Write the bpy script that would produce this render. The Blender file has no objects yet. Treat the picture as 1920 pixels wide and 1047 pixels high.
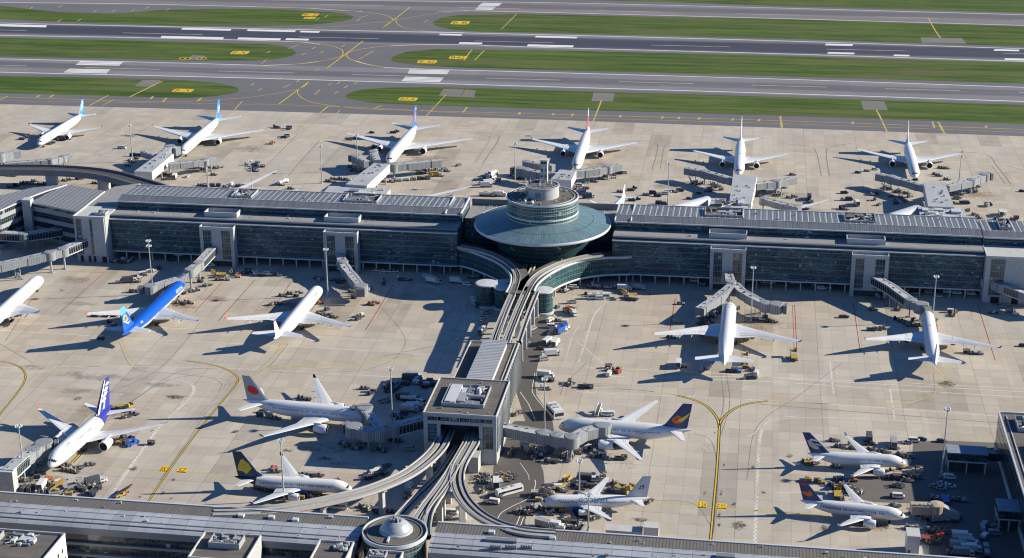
import bpy, math, random
from mathutils import Vector, Matrix
rnd = random.Random(7)
SC = bpy.context.scene
COL = SC.collection
R = math.radians
# ------------------------------------------------------------------ camera model (a pixel of the 1920x1047 photo -> a point at height z)
F = 3029.24; TH, RO, YA = R(20.2147), R(-0.3918), R(-8.7789); CX, CY = 960, 523.5; CH = 280.0
FW = Vector((math.sin(YA)*math.cos(TH), math.cos(YA)*math.cos(TH), -math.sin(TH)))
_r = Vector((math.cos(YA), -math.sin(YA), 0)); _u = _r.cross(FW)
RT = math.cos(RO)*_r + math.sin(RO)*_u
UP = -math.sin(RO)*_r + math.cos(RO)*_u
def P(u, v, z=0.0):
    d = FW*F + RT*(u-CX) - UP*(v-CY)
    t = (z-CH)/d.z
    return Vector((d.x*t, d.y*t, z))
def XY(u, v, z=0.0):
    p = P(u, v, z); return (p.x, p.y)
def PX(x, y, z=0.0):
    a = Vector((x, y, z-CH)); w = a.dot(FW)
    return (CX + F*a.dot(RT)/w, CY - F*a.dot(UP)/w)
cam = bpy.data.objects.new("camera", bpy.data.cameras.new("camera"))
COL.objects.link(cam); SC.camera = cam
cam.data.sensor_width = 36; cam.data.lens = F/1920*36
cam.data.clip_start = 5; cam.data.clip_end = 20000
cam.matrix_world = Matrix(((RT.x, UP.x, -FW.x, 0), (RT.y, UP.y, -FW.y, 0), (RT.z, UP.z, -FW.z, CH), (0, 0, 0, 1)))
SC.render.resolution_x = 1024; SC.render.resolution_y = 558
# ------------------------------------------------------------------ light
SUN_EL = 24.0; SUN_DIR = Vector((0.962, 0.235, 0)).normalized()   # horizontal direction towards the sun
w = bpy.data.worlds.new("World"); SC.world = w; w.use_nodes = True
wn = w.node_tree; bg = wn.nodes["Background"]
sky = wn.nodes.new("ShaderNodeTexSky"); sky.sky_type = 'NISHITA'; sky.sun_disc = False
sky.sun_elevation = R(SUN_EL); sky.sun_rotation = math.atan2(SUN_DIR.x, SUN_DIR.y)
sky.air_density = 1.0; sky.dust_density = 0.0; sky.ozone_density = 10.0
wn.links.new(sky.outputs[0], bg.inputs[0]); bg.inputs[1].default_value = 0.075
sl = bpy.data.lights.new("sun", 'SUN'); sl.energy = 5.0; sl.angle = R(0.5); sl.color = (1.0, 0.92, 0.76)
so = bpy.data.objects.new("sun", sl); COL.objects.link(so)
sd = Vector((SUN_DIR.x*math.cos(R(SUN_EL)), SUN_DIR.y*math.cos(R(SUN_EL)), math.sin(R(SUN_EL))))
so.rotation_euler = sd.to_track_quat('Z', 'Y').to_euler()
SC.view_settings.view_transform = 'Standard'; SC.view_settings.look = 'None'
SC.view_settings.exposure = 0.88
try: SC.cycles.filter_width = 1.15
except Exception: pass; SC.view_settings.gamma = 1.0
# ------------------------------------------------------------------ shader helpers
T = None
def nd(t, **k):
    n = T.nodes.new(t)
    for a, b in k.items(): setattr(n, a, b)
    return n
def lk(a, b):
    if isinstance(a, (int, float)): b.default_value = a
    elif isinstance(a, tuple): b.default_value = a if len(a) == len(b.default_value) else a+(1.0,)
    else: T.links.new(a, b)
def M(op, a, b=None, c=None):
    n = nd('ShaderNodeMath', operation=op); lk(a, n.inputs[0])
    if b is not None: lk(b, n.inputs[1])
    if c is not None: lk(c, n.inputs[2])
    return n.outputs[0]
def mixc(f, a, b):
    n = nd('ShaderNodeMix', data_type='RGBA'); lk(f, n.inputs[0])
    lk(a+(1.0,) if isinstance(a, tuple) and len(a) == 3 else a, n.inputs[6])
    lk(b+(1.0,) if isinstance(b, tuple) and len(b) == 3 else b, n.inputs[7])
    return n.outputs[2]
def mulc(c, f):
    n = nd('ShaderNodeVectorMath', operation='SCALE'); lk(c[:3] if isinstance(c, tuple) else c, n.inputs[0]); lk(f, n.inputs['Scale'])
    return n.outputs[0]
def sep(v):
    n = nd('ShaderNodeSeparateXYZ'); lk(v, n.inputs[0]); return n.outputs
def comb(x, y, z=0.0):
    n = nd('ShaderNodeCombineXYZ'); lk(x, n.inputs[0]); lk(y, n.inputs[1]); lk(z, n.inputs[2]); return n.outputs[0]
def pos(): return nd('ShaderNodeNewGeometry').outputs['Position']
def uvc(): return nd('ShaderNodeTexCoord').outputs['UV']
def objc(): return nd('ShaderNodeTexCoord').outputs['Object']
def noise(v, scale, detail=3.0, rough=0.55):
    n = nd('ShaderNodeTexNoise'); lk(v, n.inputs['Vector']); n.inputs['Scale'].default_value = scale
    n.inputs['Detail'].default_value = detail; n.inputs['Roughness'].default_value = rough
    return n.outputs[0]
def white(v):
    n = nd('ShaderNodeTexWhiteNoise', noise_dimensions='3D'); lk(v, n.inputs['Vector']); return n.outputs[0]
def scl(v, x, y, z=1.0):
    n = nd('ShaderNodeVectorMath', operation='MULTIPLY'); lk(v, n.inputs[0]); n.inputs[1].default_value = (x, y, z); return n.outputs[0]
def ramp(v, a, b):    # smooth 0..1
    n = nd('ShaderNodeMapRange'); n.interpolation_type = 'SMOOTHSTEP'; lk(v, n.inputs[0]); n.inputs[1].default_value = a; n.inputs[2].default_value = b
    return n.outputs[0]
def fr(x): return M('FRACT', x)
def fl(x): return M('FLOOR', x)
def line(x, period, width):     # 1 on a line of that width every period
    f = fr(M('DIVIDE', x, period)); return M('LESS_THAN', f, width/period)
def start(name):
    global T
    m = bpy.data.materials.new(name); m.use_nodes = True; T = m.node_tree
    return m, T.nodes['Principled BSDF']
def fin(b, col, rough=0.6, metal=0.0, spec=0.5, bump=None, bs=0.3, bd=0.1):
    lk(col if not isinstance(col, tuple) else col[:3]+(1.0,), b.inputs['Base Color'])
    lk(rough, b.inputs['Roughness']); lk(metal, b.inputs['Metallic']); b.inputs['Specular IOR Level'].default_value = spec
    if bump is not None:
        n = nd('ShaderNodeBump'); n.inputs['Strength'].default_value = bs; n.inputs['Distance'].default_value = bd
        lk(bump, n.inputs['Height']); lk(n.outputs[0], b.inputs['Normal'])
MATS = {}
def simple(name, col, rough=0.6, metal=0.0, var=0.25, sc=0.5, spec=0.4):
    """plain painted / cast surface with worn, uneven tone"""
    if name in MATS: return MATS[name]
    m, b = start(name)
    p = objc()
    n1 = noise(p, sc, 5, 0.65); n2 = noise(p, sc*9, 3, 0.6)
    f = M('ADD', 1.0-var, M('ADD', M('MULTIPLY', n1, var*1.4), M('MULTIPLY', n2, var*0.6)))
    fin(b, mulc(tuple(col), f), M('ADD', rough-0.08, M('MULTIPLY', n2, 0.16)), metal, spec)
    MATS[name] = m; return m
def panel(name, col, pu, pv, lw=0.06, var=0.15, dark=0.6, rough=0.7, spec=0.35):
    """cladding or paving in panels of pu x pv metres, one tone each, with joints (UV in metres)"""
    if name in MATS: return MATS[name]
    m, b = start(name)
    s = sep(uvc()); u, v = s[0], s[1]
    cell = white(comb(fl(M('DIVIDE', u, pu)), fl(M('DIVIDE', v, pv)), 3.0))
    j = M('MAXIMUM', line(u, pu, lw), line(v, pv, lw))
    n1 = noise(pos(), 0.12, 5, 0.6); n2 = noise(pos(), 1.1, 4, 0.6)
    f = M('ADD', 1.0-var, M('ADD', M('MULTIPLY', cell, var), M('MULTIPLY', n1, var)))
    f = M('MULTIPLY', f, M('ADD', 0.9, M('MULTIPLY', n2, 0.2)))
    f = M('MULTIPLY', f, M('SUBTRACT', 1.0, M('MULTIPLY', j, 1.0-dark)))
    fin(b, mulc(tuple(col), f), rough, 0, spec)
    MATS[name] = m; return m
def ribs(name, col, period, axis=0, lw=0.12, k=1.5, rough=0.5, metal=0.0, var=0.2, big=None, bigk=1.6):
    """standing seam / ribbed roof: seams every period along axis (UV metres)"""
    if name in MATS: return MATS[name]
    m, b = start(name)
    s = sep(uvc()); u = s[axis]
    cell = white(comb(fl(M('DIVIDE', u, period)), 1.0, 5.0))
    j = line(u, period, lw)
    p = pos()
    n1 = noise(p, 0.09, 5, 0.65); n2 = noise(scl(p, 1.0, 0.25), 1.6, 4, 0.65)
    f = M('ADD', 1.0-var, M('ADD', M('MULTIPLY', cell, var*0.7), M('MULTIPLY', n1, var*1.2)))
    f = M('MULTIPLY', f, M('ADD', 0.82, M('MULTIPLY', n2, 0.36)))
    f = M('MULTIPLY', f, M('ADD', 1.0, M('MULTIPLY', j, k-1.0)))
    c = mulc(tuple(col), f)
    if big: c = mixc(M('MULTIPLY', line(u, big, 0.34), 0.8), c, (0.62, 0.64, 0.68))
    fin(b, c, rough, metal, 0.4)
    MATS[name] = m; return m
def glazing(name, pu=1.5, pv=0.95, floor=2.9, tint=(0.012, 0.032, 0.042), lit=(0.07, 0.13, 0.12), frame=(0.16, 0.2, 0.21), lw=0.09, band=0.22, amt=0.8, spec=0.7):
    """curtain wall: panes each of their own tone, broken reflections painted in by noise, thin mullions, a slab edge at every floor (UV metres)"""
    if name in MATS: return MATS[name]
    m, b = start(name)
    s = sep(uvc()); u, v = s[0], s[1]
    cu, cv = fl(M('DIVIDE', u, pu)), fl(M('DIVIDE', v, pv))
    cell = white(comb(cu, cv, 2.0))
    big = noise(comb(M('MULTIPLY', u, 0.06), M('MULTIPLY', v, 0.12), 0.0), 1.0, 4, 0.6)
    big2 = noise(comb(M('MULTIPLY', u, 0.35), M('MULTIPLY', v, 2.2), 3.0), 1.0, 4, 0.7)
    k = M('MULTIPLY', M('MULTIPLY', M('ADD', 0.35, M('MULTIPLY', cell, 0.9)), ramp(big2, 0.38, 0.62)), M('ADD', 0.25, ramp(big, 0.42, 0.60)))  # patches of the lit colour stand in for broken reflections
    c = mixc(M('MULTIPLY', k, amt), tint, lit)
    c = mixc(M('MULTIPLY', M('GREATER_THAN', white(comb(cu, cv, 11.0)), 0.985), 0.6), c, (0.35, 0.42, 0.36))
    flo = line(M('ADD', v, 0.4), floor, band)
    c = mixc(M('MAXIMUM', line(u, pu, lw), M('MULTIPLY', line(v, pv, lw), 0.8)), c, frame)
    c = mixc(M('MULTIPLY', flo, 0.75), c, frame)
    j = M('MAXIMUM', M('MAXIMUM', line(u, pu, lw), line(v, pv, lw)), flo)
    fin(b, c, M('ADD', 0.10, M('MULTIPLY', j, 0.4)), 0, spec, bump=white(comb(cu, cv, 7.0)), bs=0.08, bd=0.05)
    MATS[name] = m; return m
# ------------------------------------------------------------------ mesh builder
class MB:
    def __init__(s): s.v = []; s.f = []; s.m = []; s.uv = []; s.sm = []
    def face(s, pts, mat=0, uvs=None, smooth=False):
        i = len(s.v); s.v += [tuple(p) for p in pts]; s.f.append(tuple(range(i, i+len(pts)))); s.m.append(mat); s.uv.append(uvs); s.sm.append(smooth)
    def hexa(s, b, t, mat=0, top=None, bottom=True):
        """b, t: lists of 4+ points (counter-clockwise from above)"""
        n = len(b)
        for i in range(n):
            j = (i+1) % n
            s.face([b[i], b[j], t[j], t[i]], mat)
        s.face(t, mat if top is None else top)
        if bottom: s.face(b[::-1], mat)
    def box(s, x0, x1, y0, y1, z0, z1, mat=0, top=None):
        b = [(x0, y0, z0), (x1, y0, z0), (x1, y1, z0), (x0, y1, z0)]
        s.hexa(b, [(p[0], p[1], z1) for p in b], mat, top)
    def prism(s, poly, z0, z1, mat=0, top=None, bottom=True):
        a = sum(poly[i][0]*poly[(i+1) % len(poly)][1]-poly[(i+1) % len(poly)][0]*poly[i][1] for i in range(len(poly)))
        if a < 0: poly = poly[::-1]
        s.hexa([(p[0], p[1], z0) for p in poly], [(p[0], p[1], z1) for p in poly], mat, top, bottom)
    def obox(s, c, d, rz, z0, z1, mat=0, top=None):
        """oriented box: centre (x,y), dims (along, across)"""
        ca, sa = math.cos(rz), math.sin(rz); h, k = d[0]/2, d[1]/2
        s.prism([(c[0]+x*ca-y*sa, c[1]+x*sa+y*ca) for x, y in ((-h, -k), (h, -k), (h, k), (-h, k))], z0, z1, mat, top)
    def grid(s, rows, mat=0, closed=False, smooth=True, uvf=None, flip=False):
        """rows: list of equally long rings/lines of points"""
        n = len(rows[0]); base = len(s.v)
        for r_ in rows: s.v += [tuple(p) for p in r_]
        for i in range(len(rows)-1):
            for j in range(n if closed else n-1):
                k = (j+1) % n
                q = (base+i*n+j, base+i*n+k, base+(i+1)*n+k, base+(i+1)*n+j)
                s.f.append(q[::-1] if flip else q); s.m.append(mat); s.sm.append(smooth)
                if uvf:
                    c = [uvf(i, j), uvf(i, j+1), uvf(i+1, j+1), uvf(i+1, j)]; s.uv.append(c[::-1] if flip else c)
                else: s.uv.append(None)
    def cyl(s, cx, cy, z0, z1, r0, r1=None, n=24, mat=0, top=None, cap=True, a0=0, smooth=True):
        r1 = r0 if r1 is None else r1
        A = [a0+2*math.pi*i/n for i in range(n)]
        lo = [(cx+r0*math.cos(a), cy+r0*math.sin(a), z0) for a in A]; hi = [(cx+r1*math.cos(a), cy+r1*math.sin(a), z1) for a in A]
        rr = max(r0, r1); st = 2*math.pi*rr/n
        s.grid([lo, hi], mat, True, smooth, lambda i, j: (j*st, z0 if i == 0 else z0+math.hypot(z1-z0, r1-r0)))
        if cap: s.face(hi, mat if top is None else top); s.face(lo[::-1], mat)
    def tube(s, a, b, r, n=8, mat=0, r2=None, cap=True):
        a, b = Vector(a), Vector(b); d = (b-a)
        if d.length < 1e-6: return
        d.normalize(); q = Vector((0, 0, 1)) if abs(d.z) < 0.9 else Vector((1, 0, 0)); x = d.cross(q).normalized(); y = d.cross(x)
        r2 = r if r2 is None else r2
        A = [2*math.pi*i/n for i in range(n)]
        lo = [a+x*(r*math.cos(t))+y*(r*math.sin(t)) for t in A]; hi = [b+x*(r2*math.cos(t))+y*(r2*math.sin(t)) for t in A]
        s.grid([lo, hi], mat, True, n > 6, flip=True)
        if cap: s.face(lo, mat); s.face(hi[::-1], mat)
    def rev(s, prof, cx, cy, n=48, mat=0, smooth=True, mats=None):
        """surface of revolution of (r,z) profile, going up/outwards; UV u = arc at widest"""
        rr = max(p[0] for p in prof); st = 2*math.pi*rr/n
        L = [0]
        for i in range(1, len(prof)): L.append(L[-1]+math.hypot(prof[i][0]-prof[i-1][0], prof[i][1]-prof[i-1][1]))
        for i in range(len(prof)-1):
            rows = [[(cx+p[0]*math.cos(2*math.pi*j/n), cy+p[0]*math.sin(2*math.pi*j/n), p[1]) for j in range(n)] for p in prof[i:i+2]]
            s.grid(rows, mats[i] if mats else mat, True, smooth, lambda a, j, i=i: (j*st, L[i+a]))
    def ribbon(s, pts, w, z=None, mat=0, w2=None):
        """flat strip along pts (Vectors), width w; UV u along, v across"""
        n = len(pts); Ls = []; Rs = []; L = [0.0]
        for i in range(n):
            a = pts[max(0, i-1)]; b = pts[min(n-1, i+1)]; d = Vector((b[0]-a[0], b[1]-a[1])); d.normalize(); nn = Vector((-d.y, d.x))
            ww = w[i] if isinstance(w, (list, tuple)) else w
            zz = pts[i][2] if z is None else z
            Ls.append((pts[i][0]+nn.x*ww/2, pts[i][1]+nn.y*ww/2, zz)); Rs.append((pts[i][0]-nn.x*ww/2, pts[i][1]-nn.y*ww/2, zz))
            if i: L.append(L[-1]+math.hypot(pts[i][0]-pts[i-1][0], pts[i][1]-pts[i-1][1]))
        s.grid([Ls, Rs], mat, False, False, lambda i, j: (L[min(j, n-1)], i*(w if not isinstance(w, (list, tuple)) else w[0])), flip=False)
        return Ls, Rs
    def build(s, name, mats, parent=None, origin=(0, 0, 0), label=None, local=False):
        me = bpy.data.meshes.new(name)
        o = Vector(origin)
        vs = s.v if local else [(p[0]-o.x, p[1]-o.y, p[2]-o.z) for p in s.v]
        me.from_pydata(vs, [], s.f); me.validate(verbose=False) if False else None
        if not isinstance(mats, (list, tuple)): mats = [mats]
        for m in mats: me.materials.append(m)
        me.polygons.foreach_set('material_index', s.m)
        me.polygons.foreach_set('use_smooth', s.sm)
        uvl = me.uv_layers.new(name='UVMap'); data = []
        for f, uv in zip(s.f, s.uv):
            if uv is not None:
                for c in uv: data += [c[0], c[1]]
                continue
            a, b, c = (Vector(s.v[f[0]]), Vector(s.v[f[1]]), Vector(s.v[f[2]]))
            nn = (b-a).cross(c-a)
            if nn.length < 1e-9 and len(f) > 3: nn = (c-a).cross(Vector(s.v[f[3]])-a)
            if nn.length > 1e-9: nn.normalize()
            if abs(nn.z) > 0.7:
                for i in f: data += [s.v[i][0], s.v[i][1]]
            else:
                t = Vector((-nn.y, nn.x, 0)); t = t.normalized() if t.length > 1e-6 else Vector((1, 0, 0))
                for i in f: p = s.v[i]; data += [p[0]*t.x+p[1]*t.y, p[2]]
        uvl.data.foreach_set('uv', data)
        me.update()
        ob = bpy.data.objects.new(name, me); COL.objects.link(ob)
        if parent is not None: ob.parent = parent
        if local and parent is None: ob.location = origin
        elif not local and parent is None: ob.location = origin
        if label: ob['label'] = label
        return ob
def tag(o, label=None, cat=None, group=None, kind=None):
    if label: o['label'] = label
    if cat: o['category'] = cat
    if group: o['group'] = group
    if kind: o['kind'] = kind
    return o
def thing(name, label, cat, loc=(0, 0, 0), rz=0.0, group=None):
    o = bpy.data.objects.new(name, None); o.empty_display_size = 1; COL.objects.link(o)
    o.location = loc; o.rotation_euler = (0, 0, rz)
    return tag(o, label, cat, group)
def part(name, mb, mats, th, label=None):
    """mb is in world coordinates, th an unrotated thing"""
    if not mb.f: return None
    root = th
    off = Vector((0, 0, 0))
    while root is not None: off += root.location; root = root.parent
    return mb.build(name, mats, th, off, label)
def struct(name, mb, mats, kind='structure', label=None):
    o = mb.build(name, mats); o['kind'] = kind
    if label: o['label'] = label
    return o
def spline(pts, n=8):
    """Catmull-Rom through pts (Vectors)"""
    pts = [Vector(p) for p in pts]
    if len(pts) < 3: return pts
    out = []
    q = [pts[0]*2-pts[1]]+pts+[pts[-1]*2-pts[-2]]
    for i in range(1, len(q)-2):
        for k in range(n):
            t = k/n
            out.append(0.5*((2*q[i])+(q[i+1]-q[i-1])*t+(2*q[i-1]-5*q[i]+4*q[i+1]-q[i+2])*t*t+(3*q[i]-q[i-1]-3*q[i+1]+q[i+2])*t**3))
    out.append(pts[-1]); return out
def text_mesh(txt, size, name='lettering'):
    c = bpy.data.curves.new(name, 'FONT'); c.body = txt; c.size = size; c.align_x = 'CENTER'; c.align_y = 'CENTER'; c.resolution_u = 2
    o = bpy.data.objects.new(name, c); COL.objects.link(o)
    bpy.context.view_layer.update()
    me = bpy.data.meshes.new_from_object(o.evaluated_get(bpy.context.evaluated_depsgraph_get()))
    vs = [v.co.copy() for v in me.vertices]; fs = [tuple(p.vertices) for p in me.polygons]
    bpy.data.objects.remove(o); bpy.data.curves.remove(c); bpy.data.meshes.remove(me)
    return vs, fs

# ================================================================== ground
def apron_mat():
    m, b = start('apron concrete'); p = pos(); s = sep(p); x, y = s[0], s[1]
    sx, sy = 6.6, 7.4
    c1 = white(comb(fl(M('DIVIDE', x, sx)), fl(M('DIVIDE', y, sy)), 1.0))
    c2 = white(comb(fl(M('DIVIDE', M('ADD', x, 4.0), sx*3)), fl(M('DIVIDE', y, sy*4)), 2.0))
    c3 = white(comb(fl(M('DIVIDE', x, sx*2)), fl(M('DIVIDE', y, sy*7)), 9.0))
    n1 = noise(p, 0.012, 4, 0.55); n2 = noise(p, 0.09, 5, 0.62); n3 = noise(scl(p, 1.0, 1.0), 0.9, 5, 0.7); n4 = noise(scl(p, 0.25, 1.0), 0.5, 4, 0.7)
    f = M('ADD', 0.81, M('MULTIPLY', c1, 0.13))
    f = M('ADD', f, M('MULTIPLY', c2, 0.12)); f = M('ADD', f, M('MULTIPLY', M('SUBTRACT', n1, 0.5), 0.26))
    f = M('ADD', f, M('MULTIPLY', M('SUBTRACT', n2, 0.5), 0.27)); f = M('ADD', f, M('MULTIPLY', M('SUBTRACT', n3, 0.5), 0.22))
    f = M('ADD', f, M('MULTIPLY', M('SUBTRACT', n4, 0.5), 0.14))
    f = M('SUBTRACT', f, M('MULTIPLY', M('GREATER_THAN', c3, 0.90), 0.15))
    f = M('SUBTRACT', f, M('MULTIPLY', M('GREATER_THAN', c1, 0.96), 0.13))
    j = M('MAXIMUM', line(x, sx, 0.16), line(y, sy, 0.16))
    f = M('MULTIPLY', f, M('SUBTRACT', 1.0, M('MULTIPLY', j, M('ADD', 0.12, M('MULTIPLY', n2, 0.28)))))
    j2 = M('MAXIMUM', line(x, sx*5, 0.3), line(y, sy*5, 0.3))
    f = M('MULTIPLY', f, M('SUBTRACT', 1.0, M('MULTIPLY', j2, 0.19)))
    # long dark rubber / dirt streaks and oil
    st = ramp(noise(scl(p, 0.05, 0.006), 1.0, 5, 0.7), 0.60, 0.74)
    f = M('MULTIPLY', f, M('SUBTRACT', 1.0, M('MULTIPLY', st, 0.16)))
    oil = M('MULTIPLY', ramp(noise(p, 0.055, 3, 0.5), 0.64, 0.72), ramp(n3, 0.42, 0.66))
    f = M('MULTIPLY', f, M('SUBTRACT', 1.0, M('MULTIPLY', oil, 0.38)))
    warm = mixc(ramp(n1, 0.35, 0.65), (0.445, 0.388, 0.312), (0.415, 0.378, 0.322))
    warm = mixc(M('MULTIPLY', ramp(noise(p, 0.025, 4, 0.6), 0.56, 0.68), 0.35), warm, (0.40, 0.30, 0.22))
    fin(b, mulc(warm, f), 0.85, 0, 0.25, bump=n3, bs=0.15, bd=0.05)
    return m
def asphalt_mat(name, col, var=0.25, streak=True, slab=None):
    m, b = start(name); p = pos(); s = sep(p)
    n1 = noise(p, 0.015, 5, 0.6); n2 = noise(scl(p, 0.012, 0.30), 1.0, 5, 0.7); n3 = noise(p, 0.7, 4, 0.7)
    f = M('ADD', 1.0-var, M('MULTIPLY', n1, var)); f = M('ADD', f, M('MULTIPLY', M('SUBTRACT', n3, 0.5), 0.18))
    if streak: f = M('ADD', f, M('MULTIPLY', M('SUBTRACT', n2, 0.2), var*1.3))
    if slab:
        c1 = white(comb(fl(M('DIVIDE', s[0], slab*4)), fl(M('DIVIDE', s[1], slab)), 1.0)); f = M('ADD', f, M('MULTIPLY', M('SUBTRACT', c1, 0.5), 0.1))
    fin(b, mulc(col, f), 0.85, 0, 0.25)
    return m
def rubber_mat(name, yc, half, col, dark):
    """runway asphalt with the black-blue rubber laid down along its centre"""
    m, b = start(name); p = pos(); s = sep(p)
    n2 = noise(scl(p, 0.006, 0.22), 1.0, 5, 0.7); n3 = noise(p, 0.5, 4, 0.7)
    d = M('ABSOLUTE', M('SUBTRACT', s[1], yc)); k = M('SUBTRACT', 1.0, ramp(M('ADD', d, M('MULTIPLY', n2, half*0.5)), half*0.75, half*1.25))
    c = mixc(k, col, dark)
    c5 = white(comb(fl(M('DIVIDE', s[0], 70.0)), fl(M('DIVIDE', s[1], 9.0)), 1.0)); f = M('ADD', 0.58, M('ADD', M('MULTIPLY', n2, 0.62), M('ADD', M('MULTIPLY', c5, 0.12), M('MULTIPLY', M('SUBTRACT', n3, 0.5), 0.16))))
    fin(b, mulc(c, f), 0.8, 0, 0.3); return m
def grass_mat():
    m, b = start('mown grass'); p = pos()
    n1 = noise(scl(p, 0.006, 0.035), 1.0, 5, 0.65); n2 = noise(scl(p, 0.008, 0.11), 1.0, 6, 0.8); n3 = noise(p, 0.8, 4, 0.7)
    c = mixc(ramp(n2, 0.36, 0.64), (0.034, 0.068, 0.015), (0.100, 0.140, 0.034))
    c = mixc(M('MULTIPLY', ramp(M('ADD', M('MULTIPLY', n1, 0.7), M('MULTIPLY', n2, 0.3)), 0.47, 0.66), 0.8), c, (0.112, 0.108, 0.055))
    f = M('ADD', 0.68, M('MULTIPLY', n3, 0.64))
    fin(b, mulc(c, f), 0.95, 0, 0.1, bump=n2, bs=0.3, bd=0.3); return m
def paint(name, col, wear=0.35):
    """road paint: worn away in places down to the surface it lies on"""
    if name in MATS: return MATS[name]
    m, b = start(name); p = pos()
    n = noise(p, 1.7, 5, 0.8); n2 = noise(p, 0.08, 4, 0.6)
    fin(b, mulc(col, M('ADD', 0.8, M('MULTIPLY', n2, 0.35))), 0.7, 0, 0.3)
    a = M('SUBTRACT', 1.0, M('MULTIPLY', ramp(M('ADD', M('MULTIPLY', n, 0.6), M('MULTIPLY', n2, 0.4)), 0.48, 0.62), wear))
    lk(a, b.inputs['Alpha']); MATS[name] = m; return m
W_ = paint('white road paint', (0.70, 0.70, 0.68), 0.3); Y_ = paint('yellow road paint', (0.62, 0.42, 0.04), 0.3)
WF = paint('faded white paint', (0.60, 0.57, 0.50), 0.75); YF = paint('faded yellow paint', (0.50, 0.40, 0.13), 0.75)
RD = paint('red road paint', (0.30, 0.035, 0.03), 0.3); BK = paint('black road paint', (0.035, 0.033, 0.03), 0.35)
TIRE = paint('tyre rubber trace', (0.20, 0.185, 0.165), 1.0)
mb = MB()
mb.face([(-6000, -400, -0.06), (6000, -400, -0.06), (6000, 9000, -0.06), (-6000, 9000, -0.06)])
GRASS = grass_mat()
struct('ground', mb, GRASS)
mb = MB()
def strip(pts, z, far=None):
    mb = MB(); mb.face([(x, y, z) for x, y in pts]); return mb
ap = [(-1200, 250), (900, 250)] + [XY(1920, 256), XY(1460, 240), XY(980, 223), XY(500, 209), XY(0, 195.5)]
ap = [(-1200, 250), (900, 250), (900, P(1920, 256).y+1), XY(1920, 256), XY(1460, 240), XY(980, 223), XY(500, 209), XY(0, 195.5), (-1200, P(0, 195.5).y-8)]
struct('apron', strip(ap, 0.0), apron_mat())
ta = ap[2:][::-1]
tax = [(p[0], p[1]) for p in ta]
tx = asphalt_mat('taxiway asphalt', (0.135, 0.132, 0.142), 0.3)
struct('taxiway', strip([(-1600, tax[0][1])]+tax+[(1400, tax[-1][1]), (1400, 1640), (-1600, 1640)], -0.03), tx)
def band(name, top, bot, mat, z, x0=-500, x1=2600):
    """strip between two lines given as pixel polylines"""
    a = [P(u, v) for u, v in top]; c = [P(u, v) for u, v in bot]
    def ext(L):
        L = list(L); d0 = (L[0]-L[1]).normalized(); d1 = (L[-1]-L[-2]).normalized()
        return [L[0]+d0*500]+L+[L[-1]+d1*500]
    a, c = ext(a), ext(c)
    mb = MB(); mb.face([(p.x, p.y, z) for p in c]+[(p.x, p.y, z) for p in a[::-1]])
    return struct(name, mb, mat)
# runways (edge line to edge line plus shoulders)
band('runway', [(0, 42), (480, 52.5), (960, 62), (1460, 75.5), (1920, 91)], [(0, 68), (480, 77), (960, 90), (1460, 103), (1920, 117)],
     rubber_mat('landing runway asphalt', P(960, 76).y-3, 26, (0.19, 0.185, 0.195), (0.048, 0.052, 0.074)), -0.015)
band('runway', [(0, 109), (480, 122), (960, 133), (1460, 148), (1920, 163)], [(0, 138), (480, 147), (960, 163), (1460, 178), (1920, 193)],
     rubber_mat('second runway asphalt', P(960, 148).y, 12, (0.20, 0.19, 0.198), (0.125, 0.122, 0.135)), -0.015)
band('runway', [(0, -16), (480, -4), (960, 3), (1460, 14.5), (1920, 27)], [(0, 5.5), (480, 13.5), (960, 23), (1460, 34.5), (1920, 48)],
     rubber_mat('far runway asphalt', P(960, 12).y, 14, (0.19, 0.175, 0.18), (0.13, 0.12, 0.13)), -0.015)
def isle(pts, name='grass_strip', mat=GRASS, z=-0.008, sm=True):
    q = [P(u, v) for u, v in pts]; mb = MB(); mb.face([(p.x, p.y, z) for p in q]); return struct(name, mb, mat)
isle([(-300, 5), (0, 11), (50, 16.7), (110, 22.7), (200, 25), (254, 23.4), (300, 19), (401, 16.7), (500, 17), (547, 19), (614, 23), (647, 26), (658, 29), (663, 31.5), (658, 36), (640, 41), (610, 44), (580, 47), (480, 49.5), (334, 48.5), (134, 42), (0, 36), (-300, 30)])
isle([(3000, 77), (1920, 50), (1460, 36), (980, 26.7), (864, 28.4), (835, 32), (820, 37), (812, 42), (813, 46), (821, 50), (835, 53), (848, 56), (898, 59.5), (980, 61), (1460, 72.5), (1920, 87.6), (3000, 121)])
isle([(3000, 54), (1920, 24), (1460, 11.5), (1250, 4), (1000, -2), (800, -10), (500, -30), (3000, -30)])
isle([(-300, 62), (0, 71), (240, 76), (500, 83), (530, 86), (547, 92), (554, 96), (556, 98.6), (553, 102), (547, 105), (530, 109), (513, 112), (480, 113.6), (367, 114), (200, 110), (0, 106), (-300, 97)])
isle([(3000, 151), (1920, 117.6), (1460, 105), (980, 93.6), (814, 92.6), (764, 97), (744, 103.6), (735, 108), (733, 112), (736, 115), (747, 117.6), (770, 121), (797, 123.7), (881, 127.7), (980, 130), (1460, 143), (1920, 157), (3000, 192)])
isle([(-300, 134), (0, 142.7), (234, 147), (334, 150), (401, 155), (434, 161), (445, 165), (449, 169), (445, 173), (434, 176), (401, 181), (351, 184), (267, 182), (0, 174.5), (-300, 166)])
isle([(3000, 229), (1920, 197), (1460, 182), (980, 168), (814, 163), (731, 164), (680, 168), (660, 173), (650, 177), (648, 181), (650, 184), (660, 187), (697, 193), (764, 196.5), (980, 203), (1460, 217), (1920, 233), (3000, 268)])
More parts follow.
